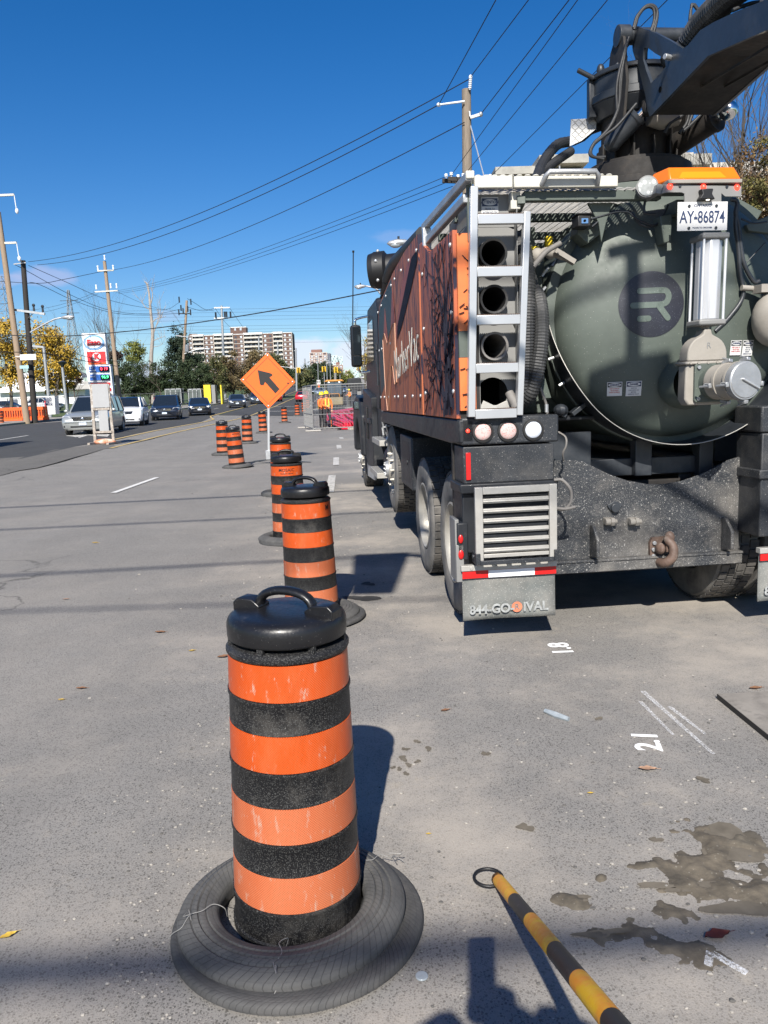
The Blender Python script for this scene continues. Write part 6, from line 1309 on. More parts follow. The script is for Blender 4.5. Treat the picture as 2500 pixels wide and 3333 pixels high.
def worker(label,p,rz,H_=1.75,armL=None,armR=None,helmet=True,shirt='hiviz',legs=(.13,-.13,0,0),name='person'):
    c=empty(name,p,R(rz),label,'person'); k=H_/1.75
    S_=lambda *a:tuple(x*k for x in a)
    hip=S_(0,0,.95); ch=[([hip,S_(0,0,1.12),S_(0,.01,1.30),S_(0,.0,1.43),S_(0,-.01,1.50),S_(0,-.02,1.555)],[(.17,.12),(.15,.11),(.19,.12),(.15,.09),(.06,.06),(.06,.065)])]
    for s,fx,fy in ((-1,legs[1],legs[2]),(1,legs[0],legs[3])):
        ch.append(([hip,S_(s*.10,0,.88),S_((s*.10+fx)/2+s*.01,fy*.4-.015,.48),S_(fx,fy+.01,.10),S_(fx+s*.01,fy-.10,.045),S_(fx+s*.015,fy-.19,.035)],[(.17,.12),(.10,.105),(.068,.072),(.05,.055),(.05,.045),(.042,.034)]))
    arms=(armL or [(-.20,0,1.41),(-.26,0,1.13),(-.22,-.16,.95)],armR or [(.20,0,1.41),(.26,0,1.13),(.20,-.18,.98)])
    wr=[]
    for a in arms:
        a=[S_(*q) for q in a]; ch.append(([S_(0,.0,1.43)]+a,[(.15,.09),.075,.058 if helmet else .10,.036 if helmet else .07])); wr.append((a[-2],a[-1]))
    hc=k*1.66
    def pick(f): 
        z=f.z/k; x=abs(f.x/k)
        if z<.12: return 3
        if z<.97 and x<.19 : return 2
        if z>1.50 and x<.14: return 0
        return 1
    hz=[w_[1] for w_ in wr]
    def pick2(f):
        for q in hz:
            if (Vector(q)-f).length<.05*k: return 0
        return pick(f)
    skinned('body',ch,[K['skin'],K[shirt],K['pants'],K['boot']],c,1,pick2)
    for e,w_ in wr: skinned('hand',hand(w_,Vector(w_)-Vector(e),(0,0,1),.5),[K['skin']],c,1)
    g=MB(); g.blob(S_(0,-.03,1.66),.078*k,.098*k,.118*k,20,14); g.blob(S_(0,-.128,1.645),.014,.02,.022,8,6)
    for s in (-1,1): g.blob(S_(s*.08,-.02,1.655),.012,.022,.032,8,6); 
    g.build('head',K['skin'],c,smooth=60)
    g=MB(); [g.blob(S_(s*.030,-.118,1.67),.012,.008,.008,8,6) for s in (-1,1)]; g.blob(S_(0,-.122,1.605),.026,.008,.006,8,5); g.build('face_features',K['hair'],c,smooth=60)
    if helmet:
        g=MB(); g.lathe([(.135,1.70*k),(.122,1.705*k),(.12,1.745*k),(.10,1.795*k),(.06,1.83*k),(0,1.84*k)],24,o=S_(0,-.025,0)); g.prism([(-.09,-.13),(.09,-.13),(.06,-.20),(-.06,-.20)],'z',1.698*k,1.71*k); g.box(-.015,.015,-.13,.09,1.80*k,1.85*k); g.build('hard_hat',K['helmet'],c,bev=.004,smooth=50)
        g=MB()
        for x in (-.085,.085): 
            g.bar((x,-.125,1.46*k),(x,-.135,1.02*k),.05,.008,(0,1,0)); g.bar((x,.115,1.46*k),(x,.125,1.02*k),.05,.008,(0,1,0))
        g.lathe([(.168,1.08*k),(.170,1.13*k)],20); g.build('reflective_tape',K['hitape'],c); g=None
    else:
        g=MB(); g.lathe([(.085,1.63*k),(.095,1.68*k),(.09,1.74*k),(.06,1.785*k),(0,1.80*k)],20,o=S_(0,-.01,0)); g.build('hair',K['hair'],c,smooth=60)
    return c
a=P3(1045,38.6); worker('worker in orange with a yellow hard hat, left of the two inside the fence',a,55,1.72,armR=[(.2,0,1.41),(.22,-.06,1.14),(.05,-.20,1.03)],armL=[(-.2,0,1.41),(-.25,-.03,1.14),(-.08,-.22,1.05)])
a=P3(1062,38.3); worker('worker in orange looking left, right of the two inside the fence',a,20,1.76,legs=(.20,-.08,0,.05),armR=[(.2,0,1.41),(.27,-.02,1.15),(.22,-.12,.93)],armL=[(-.2,0,1.41),(-.25,-.08,1.16),(-.05,-.24,1.08)])
a=P3(1138,86); worker('distant worker in orange holding a sheet of paper beside the digger',a,-60,1.74,armL=[(-.2,0,1.41),(-.25,-.1,1.15),(-.18,-.34,1.15)])
# the photographer stands behind the lens; only the shadow falls into the picture
ph=worker('person in a dark jacket holding a phone up with both hands',(.03,-.40,0),180,1.70,armL=[(-.21,0,1.41),(-.27,-.24,1.45),(-.075,-.34,1.52)],armR=[(.21,0,1.41),(.27,-.24,1.45),(.075,-.34,1.52)],helmet=False,shirt='coat_',legs=(.16,-.12,0,.03))
g=MB(); g.box(-.038,.042,-.035,-.022,1.525,1.705); tag(g.build('mobile_phone',K['black'],bev=.006),'black mobile phone held up in both hands behind the view','phone')
# ------------------------------------------------------------------ orange arrow sign
sg=empty('road_work_sign',(0,0,0),0,'orange diamond sign with a black arrow pointing up left on a metal pole','road sign')
YS_=19.9; top=at(873,1149,YS_); lf=at(781,1235,YS_-.02); rt=at(959,1242,YS_+.02); bo=at(876,1331,YS_)
cen=(top+lf+rt+bo)/4; ux=(rt-lf).normalized(); uz=(top-bo).normalized(); hwx=(rt-lf).length/2; hwz=(top-bo).length/2
K['sgor']=mat('fluorescent_orange_sheeting',(.72,.12,.006),.5,0,.06,3,coat=.05,dirt=[((.8,.35,.15),6,.66,.8,.4)])
K['sgbk']=mat('black_sign_print',(.012,.010,.010),.5,dirt=[((.09,.05,.04),12,.6,.75,.5)])
def sgpoly(name,pts,off,m,th=.003):
    g=MB(); n=ux.cross(uz); 
    A0=[cen+ux*x*hwx+uz*z*hwz-(-n)*0 for x,z in pts]; nn=n if n.y<0 else -n
    vs=[p+nn*(off+th) for p in A0]+[p+nn*off for p in A0]; k=len(pts); g.add(vs,[tuple(range(k)),tuple(range(2*k-1,k-1,-1))]+[(i,i+k,(i+1)%k+k,(i+1)%k) for i in range(k)]); return g.build(name,m,sg)
sgpoly('sign_board',[(0,1),(.985,.03),(1,0),(.985,-.03),(0,-1),(-.985,-.03),(-1,0),(-.985,.03)],0,K['sgor'],.006)
b_=.845; i_=.825
for q in (((0,b_),(b_,0),(i_,0),(0,i_)),((b_,0),(0,-b_),(0,-i_),(i_,0)),((0,-b_),(-b_,0),(-i_,0),(0,-i_)),((-b_,0),(0,b_),(0,i_),(-i_,0))): sgpoly('border_line',q,.0065,K['sgbk'],.001)
cr3=lambda x,y:((x/5.53+700-873)/ (hwx*2503/19.9) , -((y/5.53+1000)-1240)/(hwz*2503/19.9))
sgpoly('arrow',[cr3(*p) for p in ((780,1147),(1000,1192),(1035,1210),(1035,1235),(985,1268),(1160,1465),(1085,1545),(905,1350),(880,1405),(835,1412),(815,1390))],.0065,K['sgbk'],.001)
sgpoly('arrow_note',[cr3(*p) for p in ((1290,1350),(1310,1340),(1322,1345),(1318,1375),(1300,1370))],.0065,K['sgbk'],.001)
g=MB(); [g.blob(cen+ux*x*hwx+uz*z*hwz+Vector((0,-.015,0)),.02,.01,.02,8,5) for x,z in ((0,.9),(.9,0),(-.9,0),(0,-.9))]; g.build('corner_bolt',K['alubright'],sg)
g=MB(); pb=at(876,1508,YS_); g.bar(bo+Vector((0,.02,.3)),Vector((pb.x,YS_,.15)),.05,.04,(0,1,0)); g.build('pole',K['alubright'],sg)
g=MB(); g.bar(lf+Vector((0,.02,0)),rt+Vector((0,.02,0)),.03,.02); g.bar(bo+Vector((0,.02,0)),top+Vector((0,.02,0)),.03,.02); g.build('brace',K['steel'],sg)
g=MB(); g.box(pb.x-.07,pb.x+.07,YS_-.07,YS_+.07,.12,.36); g.build('spring_stand',K['steel'],sg,bev=.01); g=MB()
for dx,dy in ((-1.1,-.35),(1.1,-.2),(-.5,.9),(.6,.8)): g.bar((pb.x,YS_,.12),(pb.x+dx,YS_+dy,.02),.05,.025)
g.build('stand_leg',K['greydark'],sg)
# ------------------------------------------------------------------ blank signboard on a frame
K['backm']=mat('blank_grey_metal',(.36,.365,.37),.5,.2,.06,4,dirt=[((.35,.32,.28),3,.6,.85,.4)]); K['postw']=mat('painted_timber_post',(.30,.26,.22),.8,0,.3,8,dirt=[((.6,.58,.55),10,.5,.65,.7)])
fr_=empty('blank_signboard',(0,0,0),0,'blank grey signboard on two wooden posts standing in the turning lane','signboard'); YF=29.2
q=lambda x,y,dy=0:at(x,y,YF+dy)
for a,b in (((296,1250),(313,1463)),((351,1250),(373,1460))):
    A0=q(*a);B0=q(*b); B0.z=tz(B0.x,YF); g=MB(); g.bar(A0,B0,.10,.09,(0,1,0)); g.build('post',K['postw'],fr_,bev=.006)
    g=MB(); g.bar(B0+Vector((-.05,-.6,.04)),B0+Vector((.05,.6,.04)),.09,.07); g.build('foot',K['postw'],fr_)
def panel(name,pts,dy,m,par,Y=YF,th=.02):
    g=MB(); A0=[at(x,y,Y+dy) for x,y in pts]; B0=[p+Vector((0,th,0)) for p in A0]; k=len(A0); g.add(A0+B0,[tuple(range(k)),tuple(range(2*k-1,k-1,-1))]+[(i,i+k,(i+1)%k+k,(i+1)%k) for i in range(k)]); return g.build(name,m,par,bev=.0)
panel('main_board',[(299,1250),(350,1249),(357,1325),(303,1327)],-.08,K['backm'],fr_); panel('lower_board',[(319,1331),(349,1330),(355,1403),(325,1405)],-.08,K['backm'],fr_)
for a,b in (((302,1332),(357,1330)),((308,1407),(364,1405))): g=MB(); g.bar(q(*a,-.07),q(*b,-.07),.05,.08,(0,0,1)); g.build('crossbar',K['postw'],fr_)
g=MB(); c=q(343,1456); c.z=tz(c.x,YF)+.08; g.blob(c,.42,.22,.12,14,8); o=g.build('sandbag',mat('orange_white_sandbag',(.55,.22,.12),.9,0,.3,5,.3,20,dirt=[((.6,.56,.5),4,.45,.6,.8)]),smooth=60); tag(o,'orange and white sandbag at the foot of the blank signboard','sandbag')
# ------------------------------------------------------------------ fuel station price sign
es=empty('price_sign',(0,0,0),0,'tall white fuel price sign with an oval at the top and red and blue panels','sign'); YE=70.
cz=lambda x,y:(x/4.1475,1000+y/4.1475)
def ep(name,pts,dy,m,par=es): return panel(name,[cz(*p) for p in pts],dy,m,par,YE,.12)
K['eswhite']=mat('white_sign_face',(.66,.67,.68),.4,0,.03,3)
panel('upper_cabinet',[cz(*p) for p in ((1098,352),(1412,345),(1455,800),(1165,800))],0,K['eswhite'],es,YE,.5)
panel('lower_cabinet',[cz(*p) for p in ((1148,775),(1488,770),(1545,1320),(1250,1340))],-.02,K['eswhite'],es,YE,.55)
def eoval(name,cx,cy,rx,ry,dy,m):
    return panel(name,[cz(cx+rx*math.cos(2*PI*i/36),cy+ry*math.sin(2*PI*i/36)) for i in range(36)],dy,m,es,YE,.04)
K['esblue']=mat('light_blue_ring',(.16,.32,.56),.4); K['esred']=mat('oval_red_lettering',(.60,.03,.04),.4)
eoval('oval_ring',1268,475,141,101,-.05,K['esblue']); eoval('oval_face',1266,475,115,78,-.09,K['eswhite'])
def etext(body,cx,cy,size,m,sx=1,bold=.01,dy=-.14):
    c=at(*cz(cx,cy),YE+dy); ex=at(*cz(cx+50,cy-2),YE+dy)-c; ez=at(*cz(cx-7,cy-60),YE+dy)-c; return text('sign_lettering',body,size,m,es,frame(c,ex,(ez-ex.normalized()*ez.dot(ex.normalized()))),ext=.01,bold=bold,sx=sx)
etext('Esso',1266,478,.66,K['esred'],1.0,.03); 
ep('red_panel',((1170,602),(1418,596),(1430,742),(1186,745)),-.06,K['redsign']); eoval('white_disc',1302,670,58,58,-.10,K['eswhite']); etext('K',1305,668,.62,K['redsign'],1.05,.04)
ep('orange_stripe',((1188,752),(1432,748),(1434,770),(1190,775)),-.06,K['orange'])
ep('blue_panel',((1198,800),(1470,792),(1478,872),(1206,878)),-.08,K['bluesign']); ep('blue_panel',((1208,908),(1478,903),(1484,982),(1216,988)),-.08,K['bluesign'])
ep('display',((1340,806),(1466,802),(1470,860),(1344,864)),-.21,K['void']); ep('display',((1355,918),(1476,914),(1480,972),(1359,976)),-.21,K['void'])
etext('Self',1235,822,.20,K['white'],1,.004,-.22); etext('service',1247,852,.20,K['white'],1,.004,-.22); etext('Diesel',1250,935,.20,K['white'],1,.004,-.22)
K['ledr']=mat('lit_red_digits',(.7,.03,.05),.4,emit=((1,.05,.1),2.2)); K['ledg']=mat('lit_green_digits',(.05,.6,.2),.4,emit=((.1,1,.35),1.5))
etext('0 19',1405,832,.36,K['ledr'],1,.004,-.36); etext('96.9',1420,943,.36,K['ledg'],1,.004,-.36)
ep('red_header',((1222,1020),(1488,1014),(1490,1052),(1226,1040)),-.08,K['redsign']); ep('red_square',((1478,1090),(1500,1089),(1503,1130),(1481,1131)),-.08,K['redsign']); ep('purple_square',((1480,1165),(1503,1164),(1506,1205),(1484,1206)),-.08,K['navy'])
# ------------------------------------------------------------------ ice box with painted words
ib=empty('ice_box',(0,0,0),0,'white ice box with the hand-painted words beside the orange barriers','ice box')
panel('box_front',[cz(*p) for p in ((612,1205),(735,1195),(750,1445),(650,1447))],0,K['white'],ib,66,.9); panel('red_side',[cz(*p) for p in ((598,1258),(612,1258),(628,1365),(606,1365))],.02,K['redsign'],ib,66,.5)
for s,cx,cy,z in (("DON'T",640,1232,.24),('FORGET',650,1254,.20),('THE',638,1276,.2),('MILK',658,1306,.34)):
    c=at(*cz(cx,cy),65.9); text('painted_words',s,z,K['navy'],ib,frame(c,(1,0,.03),(-.05,0,1)),ext=.005,bold=.006,sx=.85)
# ------------------------------------------------------------------ orange water barriers
for i,(x0,x1,lab) in enumerate(((2,80,'orange plastic barrier behind the tan pole, left one of two'),(80,159,'orange plastic barrier behind the black pole, right one of two'))):
    A0=at(x0,1370,61);B0=at(x1,1369,61); z=tz(A0.x,61)+.16; Lb=B0.x-A0.x-.04; o=empty('water_barrier',(A0.x,61,z),0,lab,'barrier','orange barriers on the corner')
    g=MB(); g.prism([(-.28,0),(.28,0),(.28,.12),(.12,.22),(-.12,.22),(-.28,.12)],'x',0,Lb); g.box(0,Lb,-.10,.10,.78,1.02); n=9
    for j in range(n+1): x=j*(Lb-.09)/n; g.box(x,x+.09,-.10,.10,.2,.8)
    g.box(0,Lb,-.04,.04,.2,.3); g.build('barrier_body',K['orange'],o,bev=.01); g=MB(); [g.box(x,x+.25,-.24,.24,.0,.06) for x in (.2,Lb-.5)]; g.build('foot',K['orange'],o)
# ------------------------------------------------------------------ utility poles
def pole(name,label,base,top,r0,r1,m,cat='utility pole'):
    o=empty(name,base,0,label,cat); g=MB(); d=Vector(top)-Vector(base); g.cyl((0,0,-.3),d,r0,r1,16); g.build('shaft',m,o,smooth=40); return o,d
def gb(px,Y,px2,py2,Y2=None): a=at(px,1300,Y); a.z=tz(a.x,Y); return a,at(px2,py2,Y2 or Y)
a,b=gb(81,58,-6,690); po1,d=pole('utility_pole','tan wooden pole at the left edge with two white brackets',a,b,.24,.17,K['woodtan'])
def rel(o,p): return Vector(p)-Vector(o.location)
def parm(par,a,b,w_=.09,m=None,n='cross_arm',Y=None): g=MB(); g.bar(rel(par,a),rel(par,b),w_,w_); return g.build(n,m or K['steel'],par)
for y,x1 in ((634,46),(790,54)):
    A0=at(-25,y+3,58);B0=at(x1,y,58); parm(po1,A0,B0,.14,K['offwhite'],'bracket_arm'); g=MB(); p=rel(po1,B0); g.cyl(p,p+Vector((.05,0,-.9)),.03,n=6); g.blob(p+Vector((.08,0,-1.1)),.12,.12,.2); g.build('hanging_insulator',K['porc'],po1)
g=MB(); [g.box(rel(po1,at(x0,y0,57.6)).x,rel(po1,at(x1,y1,57.6)).x,-.45,-.42,rel(po1,at(x1,y1,57.6)).z,rel(po1,at(x0,y0,57.6)).z) for x0,y0,x1,y1 in ((65,1154,119,1171),)]; g.bar(rel(po1,at(50,1160,57.6)),rel(po1,at(110,1162,57.6)),.05,.05); g.build('street_name_sign',K['white'],po1)
g=MB(); A0=rel(po1,at(64,1190,57.6));B0=rel(po1,at(94,1199,57.6)); g.box(A0.x,B0.x,-.42,-.40,B0.z,A0.z); g.build('small_sign',mat('pale_teal_sign',(.30,.50,.55),.5),po1)
a,b=gb(106,58.6,75,848); po2,d=pole('utility_pole','black creosoted pole with a crossarm and street lamp beside the tan pole',a,b,.22,.17,K['woodblk'])
parm(po2,at(44,1008,58.4),at(146,1022,58.4),.16,K['steel']); 
for x,y in ((111,1000),(140,1004)): g=MB(); p=rel(po2,at(x,y+12,58.4)); g.cyl(p,p+Vector((0,0,.4)),.09,.06,8); g.blob(p+Vector((0,0,.4)),.12,.12,.12,8,6); g.build('insulator',K['greydark'],po2)
g=MB(); g.bar(rel(po2,at(90,1036,58.4)),rel(po2,at(106,1022,58.4)),.05,.05); g.build('arm_brace',K['greydark'],po2)
parm(po2,at(45,860,58.4),at(85,855,58.4),.07,K['steel'])
g=MB(); g.tube(spl([rel(po2,at(x,y,58)) for x,y in ((99,1082),(140,1058),(175,1040),(200,1034))],5),.06,8); g.build('lamp_arm',K['alubright'],po2,smooth=60)
def cobra(par,c,dirx,s=1,m=None):
    g=MB(); c=Vector(c); d=Vector(dirx).normalized(); P=[c,c+d*.15*s,c+d*.5*s,c+d*.85*s,c+d*.95*s]; g.tube(P,[.05*s,.11*s,.16*s,.10*s,.02*s],12); g.build('lamp_head',K['steel'],par,smooth=60); g=MB(); g.blob(c+d*.58*s+Vector((0,0,-.08*s)),.26*s,.14*s,.13*s,12,8); g.build('lamp_glass',K['clear'],par,smooth=60); g=MB(); g.cyl(c+d*.45*s+Vector((0,0,.14*s)),c+d*.45*s+Vector((0,0,.26*s)),.05*s,n=8); g.build('photocell',K['greydark'],par)
cobra(po2,rel(po2,at(200,1034,58)),(1,0,.03),1)
a,b=gb(390,75,340,850); po3,d=pole('utility_pole','tall slim tan pole with two pale crossarms right of the price sign',a,b,.22,.15,K['woodtan'])
for (x0,y0,x1,y1) in ((318,882,370,880),(309,950,384,946)): parm(po3,at(x0,y0,74.8),at(x1,y1,74.8),.12,K['offwhite'])
for x,y in ((319,880),(369,878),(314,942),(361,938),(380,938),(341,846)): g=MB(); p=rel(po3,at(x,y,74.8)); g.cyl(p,p+Vector((0,0,.35)),.08,.05,8); g.blob(p+Vector((0,0,.35)),.09,.09,.09,8,6); g.build('insulator',K['porc'],po3)
a,b=gb(588,112,608,978); po4,d=pole('utility_pole','wooden pole with a street lamp rising behind the dark conifer',a,b,.22,.16,K['woodtan']); 
parm(po4,at(585,1021,111.8),at(621,1021,111.8),.12,K['greydark']); parm(po4,at(573,1092,111.8),at(612,1097,111.8),.12,K['steel']); g=MB(); g.tube(spl([rel(po4,at(x,y,111.5)) for x,y in ((600,1152),(640,1138),(662,1136))],4),.08,8); g.build('lamp_arm',K['steel'],po4); g=MB(); g.cyl(rel(po4,at(608,1145,111.5)),rel(po4,at(609,1122,111.5)),.28,n=12); g.build('transformer',K['steel'],po4); cobra(po4,rel(po4,at(662,1136,111.5)),(1,0,0),1.1)
for x,y in ((583,1026),(590,1012),(597,1022),(612,1015),(621,1026),(584,985),(622,992)): g=MB(); p=rel(po4,at(x,y,111.5)); g.cyl(p,p+Vector((0,0,.8)),.10,n=6); g.build('insulator',K['greydark'],po4)
a,b=gb(733,135,721,995); po5,d=pole('utility_pole','grey pole with two white crossarms in front of the long apartment block',a,b,.25,.18,K['steel'])
for y0,y1 in ((1002,1001),(1036,1035)): parm(po5,at(697,y0,134.8),at(748,y1,134.8),.2,K['white'])
for x,y in ((703,1028),(738,1026),(751,1026),(732,1026)): g=MB(); p=rel(po5,at(x,y+6,134.6)); g.cyl(p,p+Vector((0,0,.9)),.16,n=6); g.build('insulator',K['greydark'],po5)
def spole(px,py,Y,label,arms=(),m='steel',r=.15):
    a,b=gb(px+4,Y,px,py); o,d=pole('utility_pole',label,a,b,r,r*.8,K[m]);
    for x0,y0,x1,y1 in arms: parm(o,at(x0,y0,Y),at(x1,y1,Y),.12,K[m])
    return o
spole(963,1133,170,'thin pole at the right end of the long apartment block',((957,1142,968,1140),),r=.22); spole(992,1167,190,'small pole with a T crossarm left of the second apartment block',((983,1179,1001,1179),),r=.2)
spole(842,1095,150,'pole in front of the middle of the long apartment block',r=.18); spole(904,1112,160,'pole in front of the right balconies of the long block',r=.18)
for x,y,l in ((1034,1155,'first thin grey pole by the traffic lights'),(1063,1160,'second thin grey pole by the traffic lights'),(1074,1165,'third thin grey pole by the traffic lights')): spole(x,y,180,l,((x-8,y+14,x+8,y+14),),r=.09)
# pole behind the truck
a=Vector(at(1526,1300,26)); a.z=0; b=at(1518,292,26); pr_=empty('utility_pole',a,0,'weathered grey wooden pole rising behind the truck with insulator brackets','utility pole'); g=MB(); g.cyl((0,0,-.2),b-a,.20,.145,18); g.build('shaft',K['wood'],pr_,smooth=40)
Y6=25.8
g=MB(); A0=rel(pr_,at(1529,292,Y6)); B0=rel(pr_,at(1532,250,Y6)); g.cyl(A0,B0,.03,n=8); [g.cyl(A0.lerp(B0,t),A0.lerp(B0,t+.06),.055,n=10) for t in (.1,.25,.4,.55,.7,.85)]; g.blob(B0,.06,.06,.06); g.build('top_insulator',K['porc'],pr_,smooth=40)
g=MB(); A0=rel(pr_,at(1512,330,Y6));B0=rel(pr_,at(1428,341,Y6)); g.cyl(A0,B0,.035,.03,10); g.blob(B0,.07,.07,.06); g.build('side_insulator',K['porc'],pr_,smooth=40)
g=MB(); A0=rel(pr_,at(1530,380,Y6));B0=rel(pr_,at(1565,372,Y6)); g.bar(rel(pr_,at(1528,362,Y6)),A0,.05,.05); g.bar(A0+Vector((0,0,-.03)),B0,.07,.09); g.blob(B0,.07,.06,.08); g.build('side_insulator',K['steel'],pr_,bev=.005)
g=MB(); g.bar(rel(pr_,at(1440,588,Y6)),rel(pr_,at(1545,592,Y6)),.10,.12); g.bar(rel(pr_,at(1458,582,25.4)),rel(pr_,at(1545,586,25.4)),.10,.12); g.build('cross_arm',K['woodblk'],pr_)
for x,y in ((1452,575),(1469,570),(1491,578),(1508,574),(1595,577)): g=MB(); p=rel(pr_,at(x,y,25.6)); g.cyl(p-Vector((0,0,.05)),p,.02,n=6); g.lathe([(.03,-.02),(.055,0),(.055,.02),(.035,.04),(.06,.05),(.05,.08),(0,.09)],14,o=p); g.build('insulator',K['porc'],pr_,smooth=50)
g=MB(); g.tube([rel(pr_,at(1532,410,Y6)),rel(pr_,at(1577,580,24.5))],.02,6); g.build('guy_rod',K['alubright'],pr_)
# ------------------------------------------------------------------ overhead cables
def cable(label,pts,r=.012,sag=0,cat='cable',group='overhead cables',name='overhead_cable'):
    P=[]
    if len(pts)==2:
        a,b=[Vector(p) for p in pts]; n=24
        for i in range(n+1): t=i/n; p=a.lerp(b,t); p.z-=4*sag*t*(1-t); P.append(p)
    else: P=spl(pts,6)
    g=MB(); g.tube(P,r,5); return tag(g.build(name,K['wire'],smooth=60),label,cat,group)
def ext(p,px,py,z,k): q=gz(px,py,z); return p+(q-p)*k
A=at
cable('cable from the top of the pole behind the truck to the black pole',[A(1530,256,Y6),A(92,852,58.4)],.016,1.05)
cable('cable from the left bracket of the pole behind the truck to the black pole',[A(1428,341,Y6),A(122,862,58.4)],.016,1.0)
cable('third cable from the pole behind the truck, to the slim pole side',[A(1512,398,Y6),A(330,884,66),],.015,.8)
cable('low cable running on from the slim pole towards the left edge',[A(330,884,66),A(205,910,62),A(128,922,59),A(-10,915,58)],.02)
for i,(y0,x1,y1) in enumerate(((575,370,948),(590,378,952),(606,384,956))): cable(('upper','middle','lower')[i]+' of three thin cables from the truck-side crossarm to the slim pole',[A(1450+i*12,y0,Y6),A(x1,y1,74.8)],.010,.5)
for i,(x0,y0,x1,y1) in enumerate(((309,952,90,1010),(318,956,100,1022),(384,950,545,1008))): cable('thin cable leaving the slim pole crossarm, %s'%('upper one running left','lower one running left','the one running right')[i],[A(x0,y0,74.8),A(x1,y1,90 if i<2 else 110)],.014,.3)
cable('cable dipping from the black pole to the distant wooden pole, highest',[A(93,864,58.4),A(211,916,68),A(337,971,80),A(450,998,95),A(540,1007,105),A(583,985,111)],.022)
cable('cable dipping from the black pole to the distant wooden pole, middle',[A(46,860,58.4),A(88,882,60),A(245,967,75),A(367,1012,88),A(500,1022,100),A(590,1006,111)],.022)
cable('cable dipping from the black pole to the distant wooden pole, lowest',[A(86,922,58.4),A(128,926,60),A(245,980,75),A(367,1018,88),A(480,1026,100),A(582,1020,111)],.022)
cable('cable curving from the wooden pole top to the grey pole crossarms',[A(610,972,112),A(640,990,118),A(665,1006,124),A(697,1012,134)],.03)
cable('second cable curving from the wooden pole to the grey pole crossarms',[A(612,1000,112),A(660,1012,124),A(697,1004,134)],.03)
cable('right-hand cable falling from the grey pole towards the block',[A(748,1003,134),A(770,1035,150),A(793,1068,170)],.03); cable('left-hand cable falling from the grey pole towards the block',[A(700,1003,134),A(730,1045,150),A(756,1072,170)],.03)
cable('thick black cable crossing low from the left edge to the truck',[A(-10,1090,50),A(200,1094,49),A(400,1080,47),A(600,1056,44),A(800,1026,41),A(1000,991,38),A(1245,943,35)],.028)
cable('black cable crossing at the height of the street name sign',[A(-10,1146,50),A(100,1147,51),A(160,1152,52),A(260,1172,54),A(380,1192,60)],.025)
cable('black cable sloping from the black pole past the price sign',[A(99,1096,58),A(160,1118,60),A(245,1150,62),A(310,1168,66),A(380,1176,70)],.022)
for i,(y0,y1) in enumerate(((1013,1004),(1022,1017),(1035,1030),(1048,1040),(1066,1062),(1078,1072),(1087,1081),(1122,1118))): cable('far high-voltage line number %d from the top, crossing above the apartment blocks'%(i+1),[A(380,y0,240),A(1420,y1-10,240)],.028,.0,group='far high-voltage lines')
# wires leaving the pole behind the truck towards the camera side
for i,(p,px,py,k) in enumerate(((A(1428,341,Y6),1614,0,3),(A(1532,250,Y6),1720,0,3),(A(1566,370,Y6),1852,0,2.5),(A(1469,570,Y6),1880,0,2.2),(A(1508,574,Y6),1977,0,2.2),(A(1595,577,Y6),2172,0,2.2))):
    cable(('leftmost','second','third','fourth','fifth','rightmost')[i]+' of the six wires rising to the top of the picture',[p,ext(p,px,py,p.z+.25,k)],.013 if i<3 else .009,.0,group='wires rising to the upper right')
# cables behind the viewpoint, whose soft shadows cross the road
for i,(Yg,z_,r,dy_) in enumerate(((2.15,9.,.05,.0),(7.9,10.,.03,.4),(10.9,10.,.03,.3),(13.6,10.,.04,.5),(6.0,10.,.02,-.4))):
    yy=Yg-z_/math.tan(EL)*math.cos(HD); cable('overhead cable behind the viewpoint, casting soft shadow band %s'%('nearest','second','third','fourth','fifth')[i],[Vector((-30,yy-dy_*4,z_)),Vector((30,yy+dy_*4,z_))],r,.1,group='cables behind the viewpoint')
# ------------------------------------------------------------------ lamps
def lamp_post(label,base,top,head,r=.07,s=1,flatarm=False):
    o=empty('street_lamp',base,0,label,'street lamp'); g=MB(); g.cyl((0,0,0),rel(o,top),r*1.3,r,12); g.build('lamp_post',K['steel'],o,smooth=40); return o
b0=P3(159,72); o=lamp_post('square street lamp with a flat arm in front of the yellow tree',b0,at(142,1128,72),None,.13); g=MB(); A0=rel(o,at(99,1126,72));B0=rel(o,at(143,1130,72)); g.bar(A0,B0,.3,.18); g.build('lamp_head',K['steel'],o)
b0=P3(216,80); o=lamp_post('small post lamp with a mushroom head beside the white building',b0,at(203,1196,80),None,.13); g=MB(); p=rel(o,at(203,1186,80)); g.lathe([(.1,-.3),(.2,-.1),(.45,.15),(.5,.2),(.15,.35),(0,.4)],16,o=p); g.build('lamp_head',K['greydark'],o,smooth=50)
o=empty('street_lamp',(4.8,45,tz(4.8,45)),0,'street lamp with a curved arm reaching out left of the truck panels','street lamp'); g=MB(); hd_=rel(o,at(1192,931,45)); g.tube(spl([(0,0,0),(0,0,5),rel(o,at(1262,975,45)),rel(o,at(1225,940,45)),hd_],5),[.09]*10+[.05]*11,8); g.build('lamp_post',K['steel'],o,smooth=60); cobra(o,hd_,(-1,0,-.03),.72)
o=empty('street_lamp',(7.5,34,0),0,'nearer street lamp whose head shows above the black air intake','street lamp'); hd_=rel(o,at(1332,787,34)); g=MB(); g.tube(spl([(0,0,0),(0,0,5),rel(o,at(1450,830,34)),rel(o,at(1380,788,34)),hd_],5),[.09]*10+[.045]*11,8); g.build('lamp_post',K['steel'],o,smooth=60); cobra(o,hd_,(-1,0,-.05),1.0)
